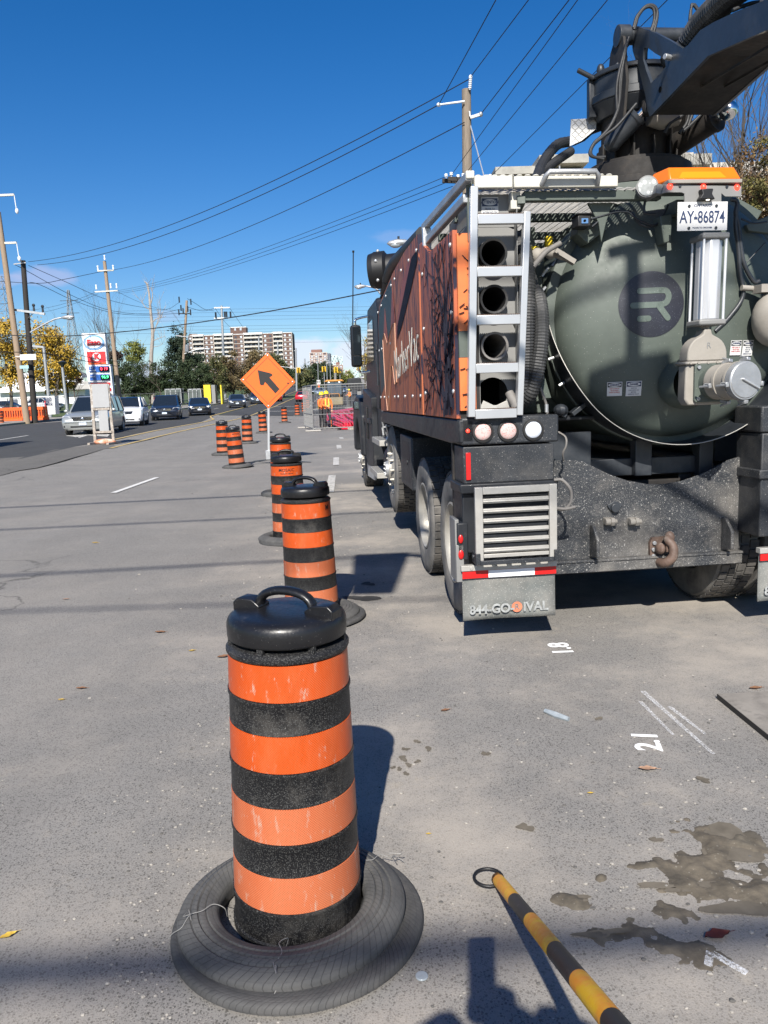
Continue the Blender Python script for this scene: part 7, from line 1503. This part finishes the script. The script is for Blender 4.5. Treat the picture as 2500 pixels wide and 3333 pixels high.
# ------------------------------------------------------------------ traffic lights
K['tly']=mat('traffic_light_yellow',(.58,.36,.015),.45,0,.05,5)
for i,(x,y0,y1,Y,lab,ax_) in enumerate(((971,1196,1214,120,'yellow traffic light left of the second apartment block on an arm',905),(1054,1193,1210,110,'yellow traffic light above the digger at left',None),(1093,1194,1214,112,'yellow traffic light above the digger at right',None),(1106,1208,1215,150,'small distant yellow traffic light near the digger',None),(1167,1190,1206,115,'yellow traffic light hanging below the door mirror',1215))):
    A0=at(x,y0,Y);B0=at(x,y1,Y); o=empty('traffic_light',(A0.x,Y,tz(A0.x,Y)),0,lab,'traffic light'); A0=rel(o,A0);B0=rel(o,B0); w_=.30 if i!=3 else .2
    g=MB(); g.box(-w_,w_,-.05,.0,B0.z,A0.z); g.box(-w_*.45,w_*.45,-.3,-.05,B0.z+.05,A0.z-.05); g.build('signal_head',K['tly'],o,bev=.02)
    g=MB(); [g.blob((0,-.31,B0.z+(A0.z-B0.z)*t),.11,.02,.11,10,6) for t in (.2,.5,.8)]; g.build('signal_lens',K['void'],o)
    g=MB()
    if ax_:
        C0=rel(o,at(ax_,y0-4,Y)); g.tube([(0,0,A0.z-.2),C0],.06,6); g.tube([C0,(C0.x,0,0)],.1,8)
    else: g.cyl((0,.05,0),(0,.05,A0.z),.06,n=8)
    g.build('signal_pole',K['steel'],o)
rs=empty('route_sign',P3(1037,96),0,'small white road sign reading 97 over a striped orange marker','road sign'); c=rel(rs,at(1037,1244,96)); g=MB(); g.box(c.x-.22,c.x+.22,-.02,0,c.z-.26,c.z+.26); g.build('sign_plate',K['white'],rs); text('sign_number','97',.42,K['black'],rs,frame((c.x,-.03,c.z),(1,0,0),(0,0,1)),ext=.004,bold=.01); g=MB(); c2=rel(rs,at(1038,1256,96)); g.box(c2.x-.1,c2.x+.1,-.02,0,c2.z-.2,c2.z+.2); g.build('marker_plate',K['orange'],rs); g=MB(); g.cyl((c.x,.02,0),(c.x,.02,c.z),.03,n=6); g.build('post',K['steel'],rs)
# ------------------------------------------------------------------ mesh fence panels
def fence(label,a,b,h=2.1,sp=.13):
    a=Vector(a);b=Vector(b); o=empty('fence_panel',a,0,label,'fence','temporary mesh fence panels'); d=b-a; L_=d.length; u=d/L_
    g=MB(); g.cyl((0,0,0),(0,0,h),.022,n=8); g.cyl(d,d+Vector((0,0,h)),.022,n=8); g.cyl((0,0,h),d+Vector((0,0,h)),.022,n=8); g.cyl((0,0,.12),d+Vector((0,0,.12)),.022,n=8); g.cyl((0,0,h*.36),d+Vector((0,0,h*.36)),.012,n=6); g.build('fence_frame',K['greyplate'],o)
    g=MB(); n=int(L_/sp)
    for i in range(1,n): p=u*(L_*i/n); g.tube([p+Vector((0,0,.12)),p+Vector((0,0,h))],.003,3)
    for i in range(1,9): z=.12+(h-.12)*i/9; g.tube([(0,0,z),d+Vector((0,0,z))],.003,3)
    mo_=g.build('wire_mesh',K['greyplate'],o,fix=False,smooth=0)
    g=MB(); g.box(-.35,.35,-.1,.1,0,.06); g.build('fence_foot',K['concrete'],o); return o
z=lambda x,y:(x,y,tz(x,y)+.02)
fence('side panel of mesh fence running away at the left end of the site',z(-2.9,40.2),z(-2.2,36.2),sp=.07); fence('front mesh fence panel before the two workers',z(-2.2,36),z(.6,36.1)); fence('front mesh fence panel partly behind the truck cab',z(.7,36.1),z(3.5,36.3))
fence('rear mesh fence panel left of the third worker',z(-4.2,76),z(-1.2,76.3)); fence('rear mesh fence panel behind the third worker',z(-1.1,76.3),z(1.9,76.6)); fence('rear mesh fence panel near the right verge',z(1.95,76.6),z(4.8,77))
# ------------------------------------------------------------------ red conduits
K['redpipe']=mat('glossy_red_conduit',(.60,.014,.03),.35,0,.1,2,coat=.2,dirt=[((.55,.22,.25),4,.5,.8,.45)]); rnd=random.Random(11)
for i in range(36):
    t=i/35; lay=(i%3)*.10
    x0=-.95+1.9*t+rnd.uniform(-.05,.05); x1=-2.0+2.6*t**1.2+rnd.uniform(-.15,.15); x2=-2.4+4*t**1.3+rnd.uniform(-.25,.25); x3=-3.4+4.4*t
    pts=[(x0+.12,36.6,tz(x0,37)-.05),(x0,37.4,tz(x0,37)+.10+lay),(x0-.15-.5*(1-t),40.,tz(x0,40)+.20+lay+rnd.uniform(0,.15)),(x1,44+rnd.uniform(-1,1),tz(x1,44)+.35+lay+rnd.uniform(0,.15)),(x2,52+rnd.uniform(-2,2),tz(x2,52)+.3+lay+rnd.uniform(0,.1)),(x3+1.8,62,tz(0,62)+.15+lay),(x3+5.2,72,tz(3,72)+.2+lay)]
    g=MB(); g.tube(spl(pts,7),.058,8); tag(g.build('red_conduit',K['redpipe'],smooth=60),'one of many identical long red conduits fanning out on the road behind the fence','conduit','bundle of red conduits')
g=MB(); c=Vector((-.9,37.2,tz(0,37))); g.box(-1.1,1.7,36.5,37.0,c.z-.1,c.z+.02); tag(g.build('trench',K['void']),kind='structure')
for i,(x,y) in enumerate(((-.6,36.3),(.1,36.4),(.9,36.35))): g=MB(); g.box(x,x+.5,y,y+.15,tz(0,36),tz(0,36)+.12); tag(g.build('timber_block',K['orange'] if i==2 else K['postw'],bev=.01),('timber block on the ground at the left end of the trench','timber block in the middle of the trench edge','orange block at the right end of the trench edge')[i],'block')
# ------------------------------------------------------------------ buildings
K['brick']=mat('brown_brick',(.12,.072,.058),.9,0,.12,.5); K['slab']=mat('pale_balcony_concrete',(.48,.45,.41),.85,0,.06,.3); K['shade']=mat('shaded_recess_tone',(.10,.11,.14),.8,0,.3,.8); K['wing']=mat('window_glass_bright',(.45,.50,.55),.2,0,.3,2); K['wdark']=mat('window_dark',(.05,.06,.08),.2)  # shade of recesses and openings is put into the dark balcony wall colour
ab=empty('apartment_block',(0,480,0),0,'long brown brick apartment block with white balconies behind the trees','building')
Yb=480; X=lambda px:(at(px,1200,Yb).x); Zp=lambda py,px=790:at(px,py,Yb).z; fl=14.55; roofy=1090
def abox(name,m,x0,x1,y0,y1,d0,d1,par=ab): # pixel rect -> box with depth d0..d1 behind the facade plane
    xa,xb=X(x0),X(x1); g=MB(); g.box(xa,xb,d0,d1,Zp(y1),Zp(y0)); return g.build(name,m,par)
nfl=10
abox('wall',K['brick'],620,957,roofy,roofy+nfl*fl+30,1.6,16)
brk=[(620,634),(670,703),(765,800),(860,895),(925,957)]; bal=[(634,670),(703,765),(800,860),(895,925)]
for a_,b_ in brk: abox('brick_bay',K['brick'],a_,b_,roofy-2,roofy+nfl*fl,0,1.6)
for a_,b_ in brk:
    for i in range(nfl):
        y=roofy+i*fl; g=MB(); wnum=1 if b_-a_<20 else 2
        for j in range(wnum):
            cx=a_+(b_-a_)*(j+.5)/wnum; abox('window',K['wing'] if (i*3+j+int(a_))%3 else K['wdark'],cx-3.2,cx+3.2,y+3.5,y+10,-.12,.1)
        abox('floor_band',K['slab'],a_,b_,y+fl-2,y+fl-.6,-.15,.1)
for a_,b_ in bal:
    for i in range(nfl):
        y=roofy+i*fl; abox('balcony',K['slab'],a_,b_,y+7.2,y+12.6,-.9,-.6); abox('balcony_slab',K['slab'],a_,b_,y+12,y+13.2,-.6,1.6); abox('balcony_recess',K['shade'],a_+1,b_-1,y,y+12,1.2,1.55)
        for j in range(int((b_-a_)/15)): abox('balcony_door',K['wing'],a_+4+j*15,a_+10+j*15,y+2,y+10,1.0,1.15)
    abox('parapet',K['white'],a_-1,b_+1,roofy-6,roofy+.5,-1,1.6)
for x in (634,670,703,765,800,860,895,925,956): abox('fin_wall',K['slab'],x-.7,x+.7,roofy-3,roofy+nfl*fl,-1,.2)
abox('roof_line',K['white'],620,957,roofy-3.5,roofy-1.5,-.2,16); abox('penthouse',K['brick'],756,807,1064,roofy-2,2,10); abox('penthouse_roof',K['white'],755,808,1062.5,1065,1.8,10.2); abox('penthouse',K['brick'],621,646,1080,roofy-3,2,10)
for x in (772,790): abox('window',K['wing'],x-3,x+3,1067,1074,1.85,2.1)
def block(name,label,px0,px1,ytop,Y,dep,m,bands,m2,cols=4,pent=None,side=0):
    o=empty(name,(0,Y,0),0,label,'building'); a=at(px0,ytop,Y); b=at(px1,ytop,Y); zb=tz(0,Y)-3; g=MB(); g.box(a.x,b.x,0,dep,zb,a.z); g.build('wall',m,o)
    n=bands; h=(a.z-zb)/n; g=MB()
    for i in range(n): g.box(a.x-.05,b.x+.05,-.15,.1,a.z-i*h-.5,a.z-i*h)
    for j in range(cols+1): x=a.x+(b.x-a.x)*j/cols; g.box(x-.25,x+.25,-.12,.1,zb,a.z)
    g.build('bands',m2,o); 
    for i in range(n):
        for j in range(cols): x=a.x+(b.x-a.x)*(j+.5)/cols; g=MB(); g.box(x-.9,x+.9,-.1,.1,a.z-i*h-h*.8,a.z-i*h-h*.35); g.build('window',K['wing'] if (i+j)%3 else K['wdark'],o)
    if pent: g=MB(); p=at(pent[0],pent[2],Y);q_=at(pent[1],pent[2],Y); g.box(p.x,q_.x,1,dep*.6,a.z,p.z); g.build('penthouse',m,o)
    if side:
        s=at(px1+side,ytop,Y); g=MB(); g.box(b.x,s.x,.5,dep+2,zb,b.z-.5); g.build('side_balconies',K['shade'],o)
    return o
K['brick2']=mat('red_brown_brick',(.22,.12,.10),.9,0,.1,.5)
block('apartment_block','brown apartment block with pale bands in the distance right of the arrow sign',1008,1064,1148,700,20,K['brick2'],12,K['slab'],4,(1012,1047,1138),side=11)
K['gt']=mat('green_glass_tower',(.25,.42,.36),.4,0,.3,.15); K['gt2']=mat('pale_tower_grid',(.55,.6,.66),.6)
block('apartment_tower','pale green and white glass tower behind the brown block',1076,1098,1157,1500,20,K['gt'],16,K['gt2'],6); block('apartment_tower','shorter pale green glass tower right beside the taller one',1098,1115,1160,1520,20,K['gt'],16,K['gt2'],5)
block('apartment_tower','slim pale green tower at the end of the road near the mirror',1149,1166,1180,1500,20,K['gt'],18,K['gt2'],4)
block('apartment_block','lower brown block with a pale side in front of the green towers',1079,1116,1188,900,15,K['brick2'],6,K['slab'],3,(1093,1105,1179)); block('apartment_block','small white and red block far away near the road end',1123,1139,1205,1100,15,K['brick2'],5,K['white'],2)
# cream apartment block high behind the truck
K['cream']=mat('cream_render',(.56,.49,.39),.85,0,.05,.4); K['roofgrey']=mat('grey_concrete_parapet',(.33,.32,.29),.9,0,.2,.5,dirt=[((.15,.14,.13),.6,.5,.8,.6)])
cb_=empty('apartment_block',(0,70,0),0,'cream apartment block with a grey parapet showing above the truck walkway','building'); Yc=70
def cbx(name,m,x0,x1,y0,y1,d0,d1):
    a=at(x0,y0,Yc); b=at(x1,y1,Yc); g=MB(); g.box(a.x,b.x,d0,d1,b.z,a.z); return g.build(name,m,cb_)
def cbs(name,m,x0,x1,y0,y1,d0,d1): return cbx(name,m,x0,x1,y0,y1,d0,d1)
cbx('wall',K['cream'],1617,2480,560,1700,.5,14); cbx('parapet',K['roofgrey'],1614,1744,541,562,.2,14); cbx('parapet',K['roofgrey'],1743,1900,522,545,-1.5,14); cbx('parapet',K['roofgrey'],1960,2300,520,545,-1.,14); cbx('roof_edge',K['white'],1660,1735,534,542,3,12)
for x in (1633,1674,1716): cbx('window',K['wdark'],x,x+15,566,582,.35,.6); cbx('window_head',mat('brown_panel',(.25,.15,.09),.8),x,x+15,558,566,.35,.6)
for x in (1633,1674,1716):
    for y in (640,720): cbx('window',K['wdark'],x,x+15,y,y+22,.35,.6)
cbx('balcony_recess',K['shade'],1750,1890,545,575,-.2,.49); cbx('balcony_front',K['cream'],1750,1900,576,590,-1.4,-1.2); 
for x in (1790,1840,1858,1872): cbx('window',K['wing'] if x!=1790 else K['wdark'],x,x+11,557,571,-.3,-.25)
cbx('penthouse',K['slab'],2240,2304,462,525,3,12); cbx('window',K['brick'],2270,2286,470,478,2.8,3); cbx('lower_wing',K['slab'],2300,2470,535,700,-.5,.4)
for x in (2340,2390,2430): cbx('window',K['brick'],x,x+14,560,590,-.7,-.5)
# long white building at the far left
wb=empty('warehouse',(0,135,0),0,'long low white building with a sloping grey roof at the far left','building'); Yw=135
def wbx(name,m,x0,x1,y0,y1,d0,d1): a=at(x0,y0,Yw); b=at(x1,y1,Yw); g=MB(); g.box(a.x,b.x,d0,d1,b.z,a.z); return g.build(name,m,wb)
K['wwall']=mat('bright_white_cladding',(.72,.73,.73),.6,0,.03,.5)
wbx('wall',K['wwall'],-60,284,1262,1350,0,18); g=MB(); a=at(60,1215,Yw+6);b=at(255,1205,Yw+6); c=at(290,1268,Yw-1); g.add([(a.x,6,a.z),(b.x,6,b.z),(c.x,-1,c.z),(a.x-1,-1,c.z),(a.x,14,a.z-1),(b.x,14,b.z-1)],[(0,1,2,3),(0,4,5,1)]); g.build('roof',K['wwall'],wb); 
g=MB(); a=at(215,1243,Yw);b=at(285,1240,Yw);c=at(288,1266,Yw-2); g.add([(a.x,1,a.z),(b.x,1,b.z),(c.x,-1.5,c.z),(a.x,-1.5,c.z)],[(0,1,2,3)]); so2=g.build('porch_roof',K['roofgrey'],wb); 
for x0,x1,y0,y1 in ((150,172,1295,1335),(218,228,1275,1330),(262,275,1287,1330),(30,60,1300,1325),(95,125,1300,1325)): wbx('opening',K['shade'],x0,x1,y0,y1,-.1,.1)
text('wall_lettering','INC',1.5,K['black'],wb,frame((at(170,1274,Yw).x,-.15,at(170,1274,Yw).z),(1,0,0),(0,0,1)),ext=.02,bold=.03)
o=empty('chain_fence',(0,0,0),0,'grey chain fence along the lawn before the white building','fence'); g=MB()
for k in range(16): x=-52+k*2.2; g.cyl((x,92,tz(x,92)),(x,92,tz(x,92)+1.8),.05,n=6)
g.build('fence_post',K['greydark'],o); g=MB(); g.cyl((-52,92,tz(-52,92)+1.75),(-19,92,tz(-30,92)+1.75),.035,n=6); g.cyl((-52,92,tz(-52,92)+.9),(-19,92,tz(-30,92)+.9),.02,n=6)
for k in range(110): x=-52+k*.3; g.tube([(x,92,tz(x,92)),(x,92,tz(x,92)+1.75)],.008,3)
g.build('fence_mesh',K['greydark'],o,fix=False)
# bus shelters and yellow kiosk
def shelter(label,x0,x1,Y,y0=1266,y1=1298):
    a=at(x0,y0,Y);b=at(x1,y1,Y); o=empty('bus_shelter',(a.x,Y,tz(a.x,Y)+.1),0,label,'bus shelter'); W_=b.x-a.x; H2=a.z-o.location.z; g=MB(); g.box(0,W_,0,1.4,H2-.12,H2)
    for i in range(4): x=W_*i/3; g.box(x-.04,x+.04,0,.06,0,H2); g.box(x-.04,x+.04,1.34,1.4,0,H2)
    g.build('shelter_frame',K['steel'],o); gm=mat('grey_shelter_glass',(.08,.10,.105),.1,coat=.4)
    for y0_ in (1.33,.01): g=MB(); g.box(.05,W_-.05,y0_,y0_+.03,.3,H2-.15); g.build('shelter_glass',gm,o)
shelter('left of two glass bus shelters below the dark tree row',537,590,98); shelter('right of two glass bus shelters, next to the yellow wall',612,655,99)
o=empty('kiosk',(0,0,0),0,'bright yellow and grey kiosk under the trees left of the arrow sign','kiosk'); 
for n_,m,x0,x1 in (('yellow_panel',K['yellow'],662,687),('grey_panel',K['greyplate'],687,702),('yellow_panel',K['yellow'],716,723)):
    a=at(x0,1253,100);b=at(x1,1298,100); g=MB(); g.box(a.x,b.x,100,101.5,tz(a.x,100),a.z); g.build(n_,m,o)
# lattice towers
def lattice(label,px0,px1,pyt,Y,n=9,topw=.12):
    a=at(px0,1335,Y);b=at(px1,1335,Y); cx=(a.x+b.x)/2; w_=(b.x-a.x)/2; zt=at((px0+px1)/2,pyt,Y).z; z0=tz(cx,Y); o=empty('lattice_tower',(cx,Y,z0),0,label,'pylon'); H2=zt-z0; g=MB(); r=.075
    wid=lambda t:w_*(1-t)**1.0*.95+w_*topw
    P=lambda t,i:Vector(((-1,1,1,-1)[i]*wid(t),(-1,-1,1,1)[i]*wid(t),H2*t))
    for k in range(n):
        t0,t1=k/n,(k+1)/n
        for i in range(4):
            g.bar(P(t0,i),P(t1,i),r*1.4,r*1.4); g.bar(P(t0,i),P(t1,(i+1)%4),r,r); g.bar(P(t0,(i+1)%4),P(t1,i),r,r); g.bar(P(t1,i),P(t1,(i+1)%4),r,r)
    g.build('lattice',K['greyplate'],o,fix=False,smooth=0); g=MB(); 
    for t in (.78,.9): g.bar((-w_*1.3,0,H2*t),(w_*1.3,0,H2*t),r*2,r*2)
    g.build('lattice_arm',K['greydark'],o)
lattice('lattice power pylon between the bare tree and the price sign',236,281,943,260,12); lattice('lattice power pylon behind the tan pole at the far left',10,72,900,230,11,.5)
# ------------------------------------------------------------------ trees
def leafmat(n,c,var=.4,sc=.8,c2=None):
    return mat(n,c,.75,0,var,sc,dirt=[((c2 or [x*1.6 for x in c]),sc*2.2,.5,.68,.7)])
K['bark']=mat('grey_brown_bark',(.085,.07,.055),.9,0,.3,3); K['barkpale']=mat('pale_dead_bark',(.30,.27,.24),.9,0,.2,3)
def crown(g,rnd,c,rx,ry,rz,n,size,clumps=26,flat_=1.):
    C_=[]
    for _ in range(clumps):
        while 1:
            p=Vector((rnd.uniform(-1,1),rnd.uniform(-1,1),rnd.uniform(-1,1)))
            if .25<p.length<1: break
        C_.append((Vector((p.x*rx,p.y*ry,p.z*rz)),rnd.uniform(.16,.36)))
    for _ in range(n):
        q,s=rnd.choice(C_); v=Vector((rnd.gauss(0,1),rnd.gauss(0,1),rnd.gauss(0,.8)))*s*min(rx,rz)*.75; p=Vector(c)+q+v
        a=Vector((rnd.gauss(0,1),rnd.gauss(0,1),rnd.gauss(0,1)*flat_)).normalized(); b=a.cross(Vector((rnd.gauss(0,1),rnd.gauss(0,1),rnd.gauss(0,1)))).normalized(); l=size*rnd.uniform(.6,1.4)
        g.add([p-a*l,p+b*l*.45,p+a*l,p-b*l*.45],[(0,1,2,3)])
    return C_
def limbs(g,rnd,p,d,L_,r,depth,out,spread=.5,up=.12):
    p=Vector(p); pts=[p]; d=Vector(d).normalized(); rs=[r]; n=4
    for i in range(n):
        d=(d+Vector((rnd.gauss(0,.10),rnd.gauss(0,.10),rnd.gauss(0,.06)+up*.3))).normalized(); p=p+d*L_/n; pts.append(p); rs.append(r*(1-.5*(i+1)/n))
    g.tube(pts,rs,6 if depth>1 else 4 if depth>0 else 3,False); out.append(p)
    if depth>0:
        for k in range(rnd.choice((3,4)) if depth>1 else rnd.choice((2,3,4))):
            t=rnd.choice((1,2,3,4)); a=rnd.uniform(0,2*PI); dd=(d+Vector((math.cos(a),math.sin(a),rnd.uniform(-.1,.5)))*spread*rnd.uniform(.7,1.3)).normalized(); limbs(g,rnd,pts[t],dd,L_*rnd.uniform(.5,.8),rs[t]*.62,depth-1,out,spread,up)
def tree(name,label,px,Y,ytop,ybot,wpx,m,n,size,seed,trunk_r=.16,group=None,clumps=26,bark=None,zoff=0,shape=1.,X0=None):
    rnd=random.Random(seed); c=at(px,1300,Y); x=c.x if X0 is None else X0; z0=tz(x,Y); zt=at(px,ytop,Y).z; zb=max(z0+.8,at(px,ybot,Y).z); w_=wpx/2503*Y/2
    o=empty(name,(x,Y,z0),0,label,'tree',group); g=MB(); hz=(zt-zb)/2; ctr=(0,0,(zt+zb)/2-z0)
    out=[]; limbs(g,rnd,(0,0,-.2),(0,0,1),max(1.,(zb-z0)+hz*.9),trunk_r,3,out,.55); g.build('trunk',bark or K['bark'],o,smooth=60,fix=False)
    g=MB(); crown(g,rnd,ctr,w_*.92,w_*.92,hz*.95,n,size,clumps); g.build('crown',m,o,smooth=0,fix=False); return o
ylw=leafmat('golden_yellow_leaves',(.42,.27,.03),.35,.5,(.24,.19,.03)); grn=leafmat('dark_green_leaves',(.022,.040,.013),.5,.7,(.055,.065,.02)); olv=leafmat('olive_brown_leaves',(.10,.075,.028),.4,.5,(.17,.10,.045)); olg=leafmat('olive_green_leaves',(.07,.08,.025),.4,.6,(.16,.11,.04)); lgt=leafmat('light_green_leaves',(.13,.15,.03),.3,.5,(.25,.20,.05)); red_=leafmat('dark_reddish_leaves',(.045,.022,.015),.4,.6,(.10,.04,.02)); con=leafmat('dark_conifer_needles',(.018,.036,.018),.4,.8,(.05,.05,.02))
tree('yellow_tree','golden yellow tree behind the tan pole at the left edge',28,84,1030,1275,150,ylw,7000,.15,1,.2,'yellow autumn trees'); tree('yellow_tree','golden yellow tree right of the black pole',170,86,1035,1272,150,ylw,8000,.15,2,.2,'yellow autumn trees',32)
tree('yellow_tree','lower golden branches reaching right towards the price sign',215,88,1150,1275,90,ylw,2500,.15,21,.12,'yellow autumn trees',14)
rowpx=[(395,1165,72,'first dark green tree of the row, next to the slim pole'),(440,1170,78,'second dark green tree of the row behind the white car'),(487,1165,76,'third dark green tree of the row'),(533,1172,76,'fourth dark green tree of the row behind the bus shelter'),(578,1160,78,'fifth dark green tree of the row, in the middle'),(622,1168,76,'sixth dark green tree of the row above the right bus shelter'),(662,1175,66,'last dark green tree of the row beside the yellow kiosk')]
for i,(px,yt,w_,lab) in enumerate(rowpx): tree('dense_tree',lab,px,104+(i%3),yt,1290,w_*1.12,grn,4200,.13,30+i,.12,'dark green trees along the pavement',24)
tree('dense_tree','olive tree with yellow patches right of the kiosk',706,108,1155,1285,80,olg,4200,.14,50,.14,'olive trees before the long block'); tree('dense_tree','tall brown and olive tree left of the arrow sign',760,112,1140,1285,110,olv,6500,.15,51,.16,'olive trees before the long block'); tree('dense_tree','tallest brown tree behind the arrow sign',822,116,1118,1285,110,olv,6500,.15,52,.18,'olive trees before the long block'); tree('dense_tree','olive tree behind the right half of the arrow sign',890,122,1150,1280,100,olg,4500,.16,53,.16,'olive trees before the long block'); tree('dense_tree','dark tree right behind the corner of the arrow sign',925,128,1168,1270,56,grn,2500,.16,54,.14,'olive trees before the long block')
tree('conifer','dark conifer rising above the row around the wooden pole',592,122,1062,1230,92,con,7000,.15,60,.16,None,34); tree('conifer','lower dark shoulder of the conifer towards the apartment block',640,126,1140,1240,80,con,3500,.16,61,.14,None,18)
tree('dense_tree','dark reddish tree behind the slim pole',372,112,1118,1250,72,red_,4000,.16,62,.14); tree('dense_tree','small dark red shrub tree left of the price sign',247,112,1190,1262,46,red_,2000,.15,63,.1)
tree('dense_tree','round light green tree between pole and dead tree',445,125,1112,1190,62,lgt,2600,.17,64,.12)
for i,(px,yt,w_,lab,mm) in enumerate(((985,1195,60,'green tree left of the traffic lights',olg),(1020,1178,70,'dark green tree below the second apartment block',grn),(1060,1175,60,'dark tree behind the left traffic light',grn),(1095,1200,50,'olive tree behind the right traffic light',olg),(1130,1208,60,'yellowish tree near the far end of the road',lgt),(955,1200,50,'low green tree at the left pavement',grn))): tree('dense_tree',lab,px,175+i*9,yt,1262,w_,mm,2600,.24,70+i,.16,'trees along the far pavement')
tree('dense_tree','yellow and brown tree right of the door mirror',1215,120,1085,1235,75,leafmat('mixed_yellow_leaves',(.30,.22,.04),.4,.5,(.10,.06,.03)),4200,.15,80,.14); tree('dense_tree','brown shrub tree at the right verge below the mirror',1228,110,1190,1262,56,olv,1800,.15,81,.12)
def bare(name,label,px,Y,ytop,h0,r,seed,bark,depth=5,spread=.5,X0=None,up=.2,L=.36,fan=4):
    rnd=random.Random(seed); c=at(px,1300,Y); x=c.x; z0=tz(x,Y); H2=at(px,ytop,Y).z-z0; o=empty(name,(x,Y,z0),0,label,'tree'); g=MB(); out=[]
    g.tube([(0,0,-.2),(rnd.gauss(0,.05),0,H2*h0)],[r,r*.8],8)
    for k in range(fan): a=2*PI*k/fan+rnd.random(); limbs(g,rnd,(0,0,H2*h0*rnd.uniform(.7,1)),(math.cos(a)*spread*.6,math.sin(a)*spread*.6,1),H2*L,r*.6,depth-1,out,spread,up)
    g.build('branches',bark,o,smooth=60,fix=False); return o
bare('bare_tree','leafless tree with upright branches behind the slim pole',372,110,945,.22,.16,5,K['bark'],5,.42,fan=5,L=.42); bare('bare_tree','leafless tree left of the price sign',315,118,1010,.25,.13,6,K['bark'],5,.5,fan=4,L=.36)
o=empty('bare_tree',P3(510,118),0,'pale dead tree standing alone above the dark tree row','tree'); g=MB(); rnd=random.Random(8); r_=lambda x,y:rel(o,at(x,y,118))
tr=[r_(500,1330),r_(492,1180),r_(497,1090),r_(490,1010),r_(486,960),r_(480,925),r_(470,917)]; g.tube(spl(tr,4),[.35-.3*i/24 for i in range(25)],8)
for a_,b_,c_,r in (((494,1105),(505,1070),(520,1030),.12),((492,1060),(506,1040),(540,1030),.1),((490,1008),(474,1000),(459,980),.09),((491,990),(497,960),(492,935),.09),((486,965),(480,940),(475,920),.06),((498,1110),(520,1100),(540,1095),.07),((520,1030),(522,1005),(518,985),.06),((495,1130),(520,1125),(530,1118),.05)):
    out=[]; g.tube(spl([r_(*a_),r_(*b_),r_(*c_)],4),[r*(1-.08*i) for i in range(9)],5)
    for k in range(3): p=r_(*b_).lerp(r_(*c_),rnd.random()); limbs(g,rnd,p,(rnd.uniform(-.5,.7),rnd.uniform(-.3,.3),.8),rnd.uniform(1,2.4),r*.4,1,out,.6)
g.build('branches',K['barkpale'],o,smooth=60,fix=False)
bare('bare_tree','thin leafless tree above the door mirror',1190,100,975,.3,.12,14,K['bark'],5,.6,fan=4,L=.34)
# trees at the right behind the truck
bare('bare_tree','large leafless tree behind the tank at the right edge',2370,19,100,.12,.20,24,K['bark'],6,.5,fan=6,L=.36)
bare('bare_tree','second leafless tree with fine twigs at the right edge',2470,22,40,.15,.22,25,K['bark'],6,.55,fan=6,L=.36)
rs_=leafmat('rusty_brown_evergreen',(.10,.055,.02),.5,1.2,(.16,.14,.03)); gb_=leafmat('yellowish_evergreen',(.12,.11,.03),.4,1.5,(.22,.17,.05))
rnd=random.Random(31); c=at(2475,1300,17); o=empty('evergreen_shrub',(c.x,17,0),0,'rusty brown and green evergreen behind the licence plate at the right edge','shrub'); g=MB(); p=rel(o,at(2500,590,17)); crown(g,rnd,p,.75,.8,.8,3600,.04,40); p=rel(o,at(2450,665,17)); crown(g,rnd,p,.45,.5,.45,1500,.035,20); g.build('crown',rs_,o,smooth=0,fix=False); g=MB(); p=rel(o,at(2440,640,16.6)); crown(g,rnd,p,.4,.5,.35,1300,.035,16); p=rel(o,at(2500,500,16.6)); crown(g,rnd,p,.35,.4,.3,900,.035,12); g.build('crown',gb_,o,smooth=0,fix=False); g=MB(); out=[]; limbs(g,rnd,(0,0,0),(0,0,1),4.5,.12,4,out,.6); g.build('trunk',K['bark'],o,fix=False)
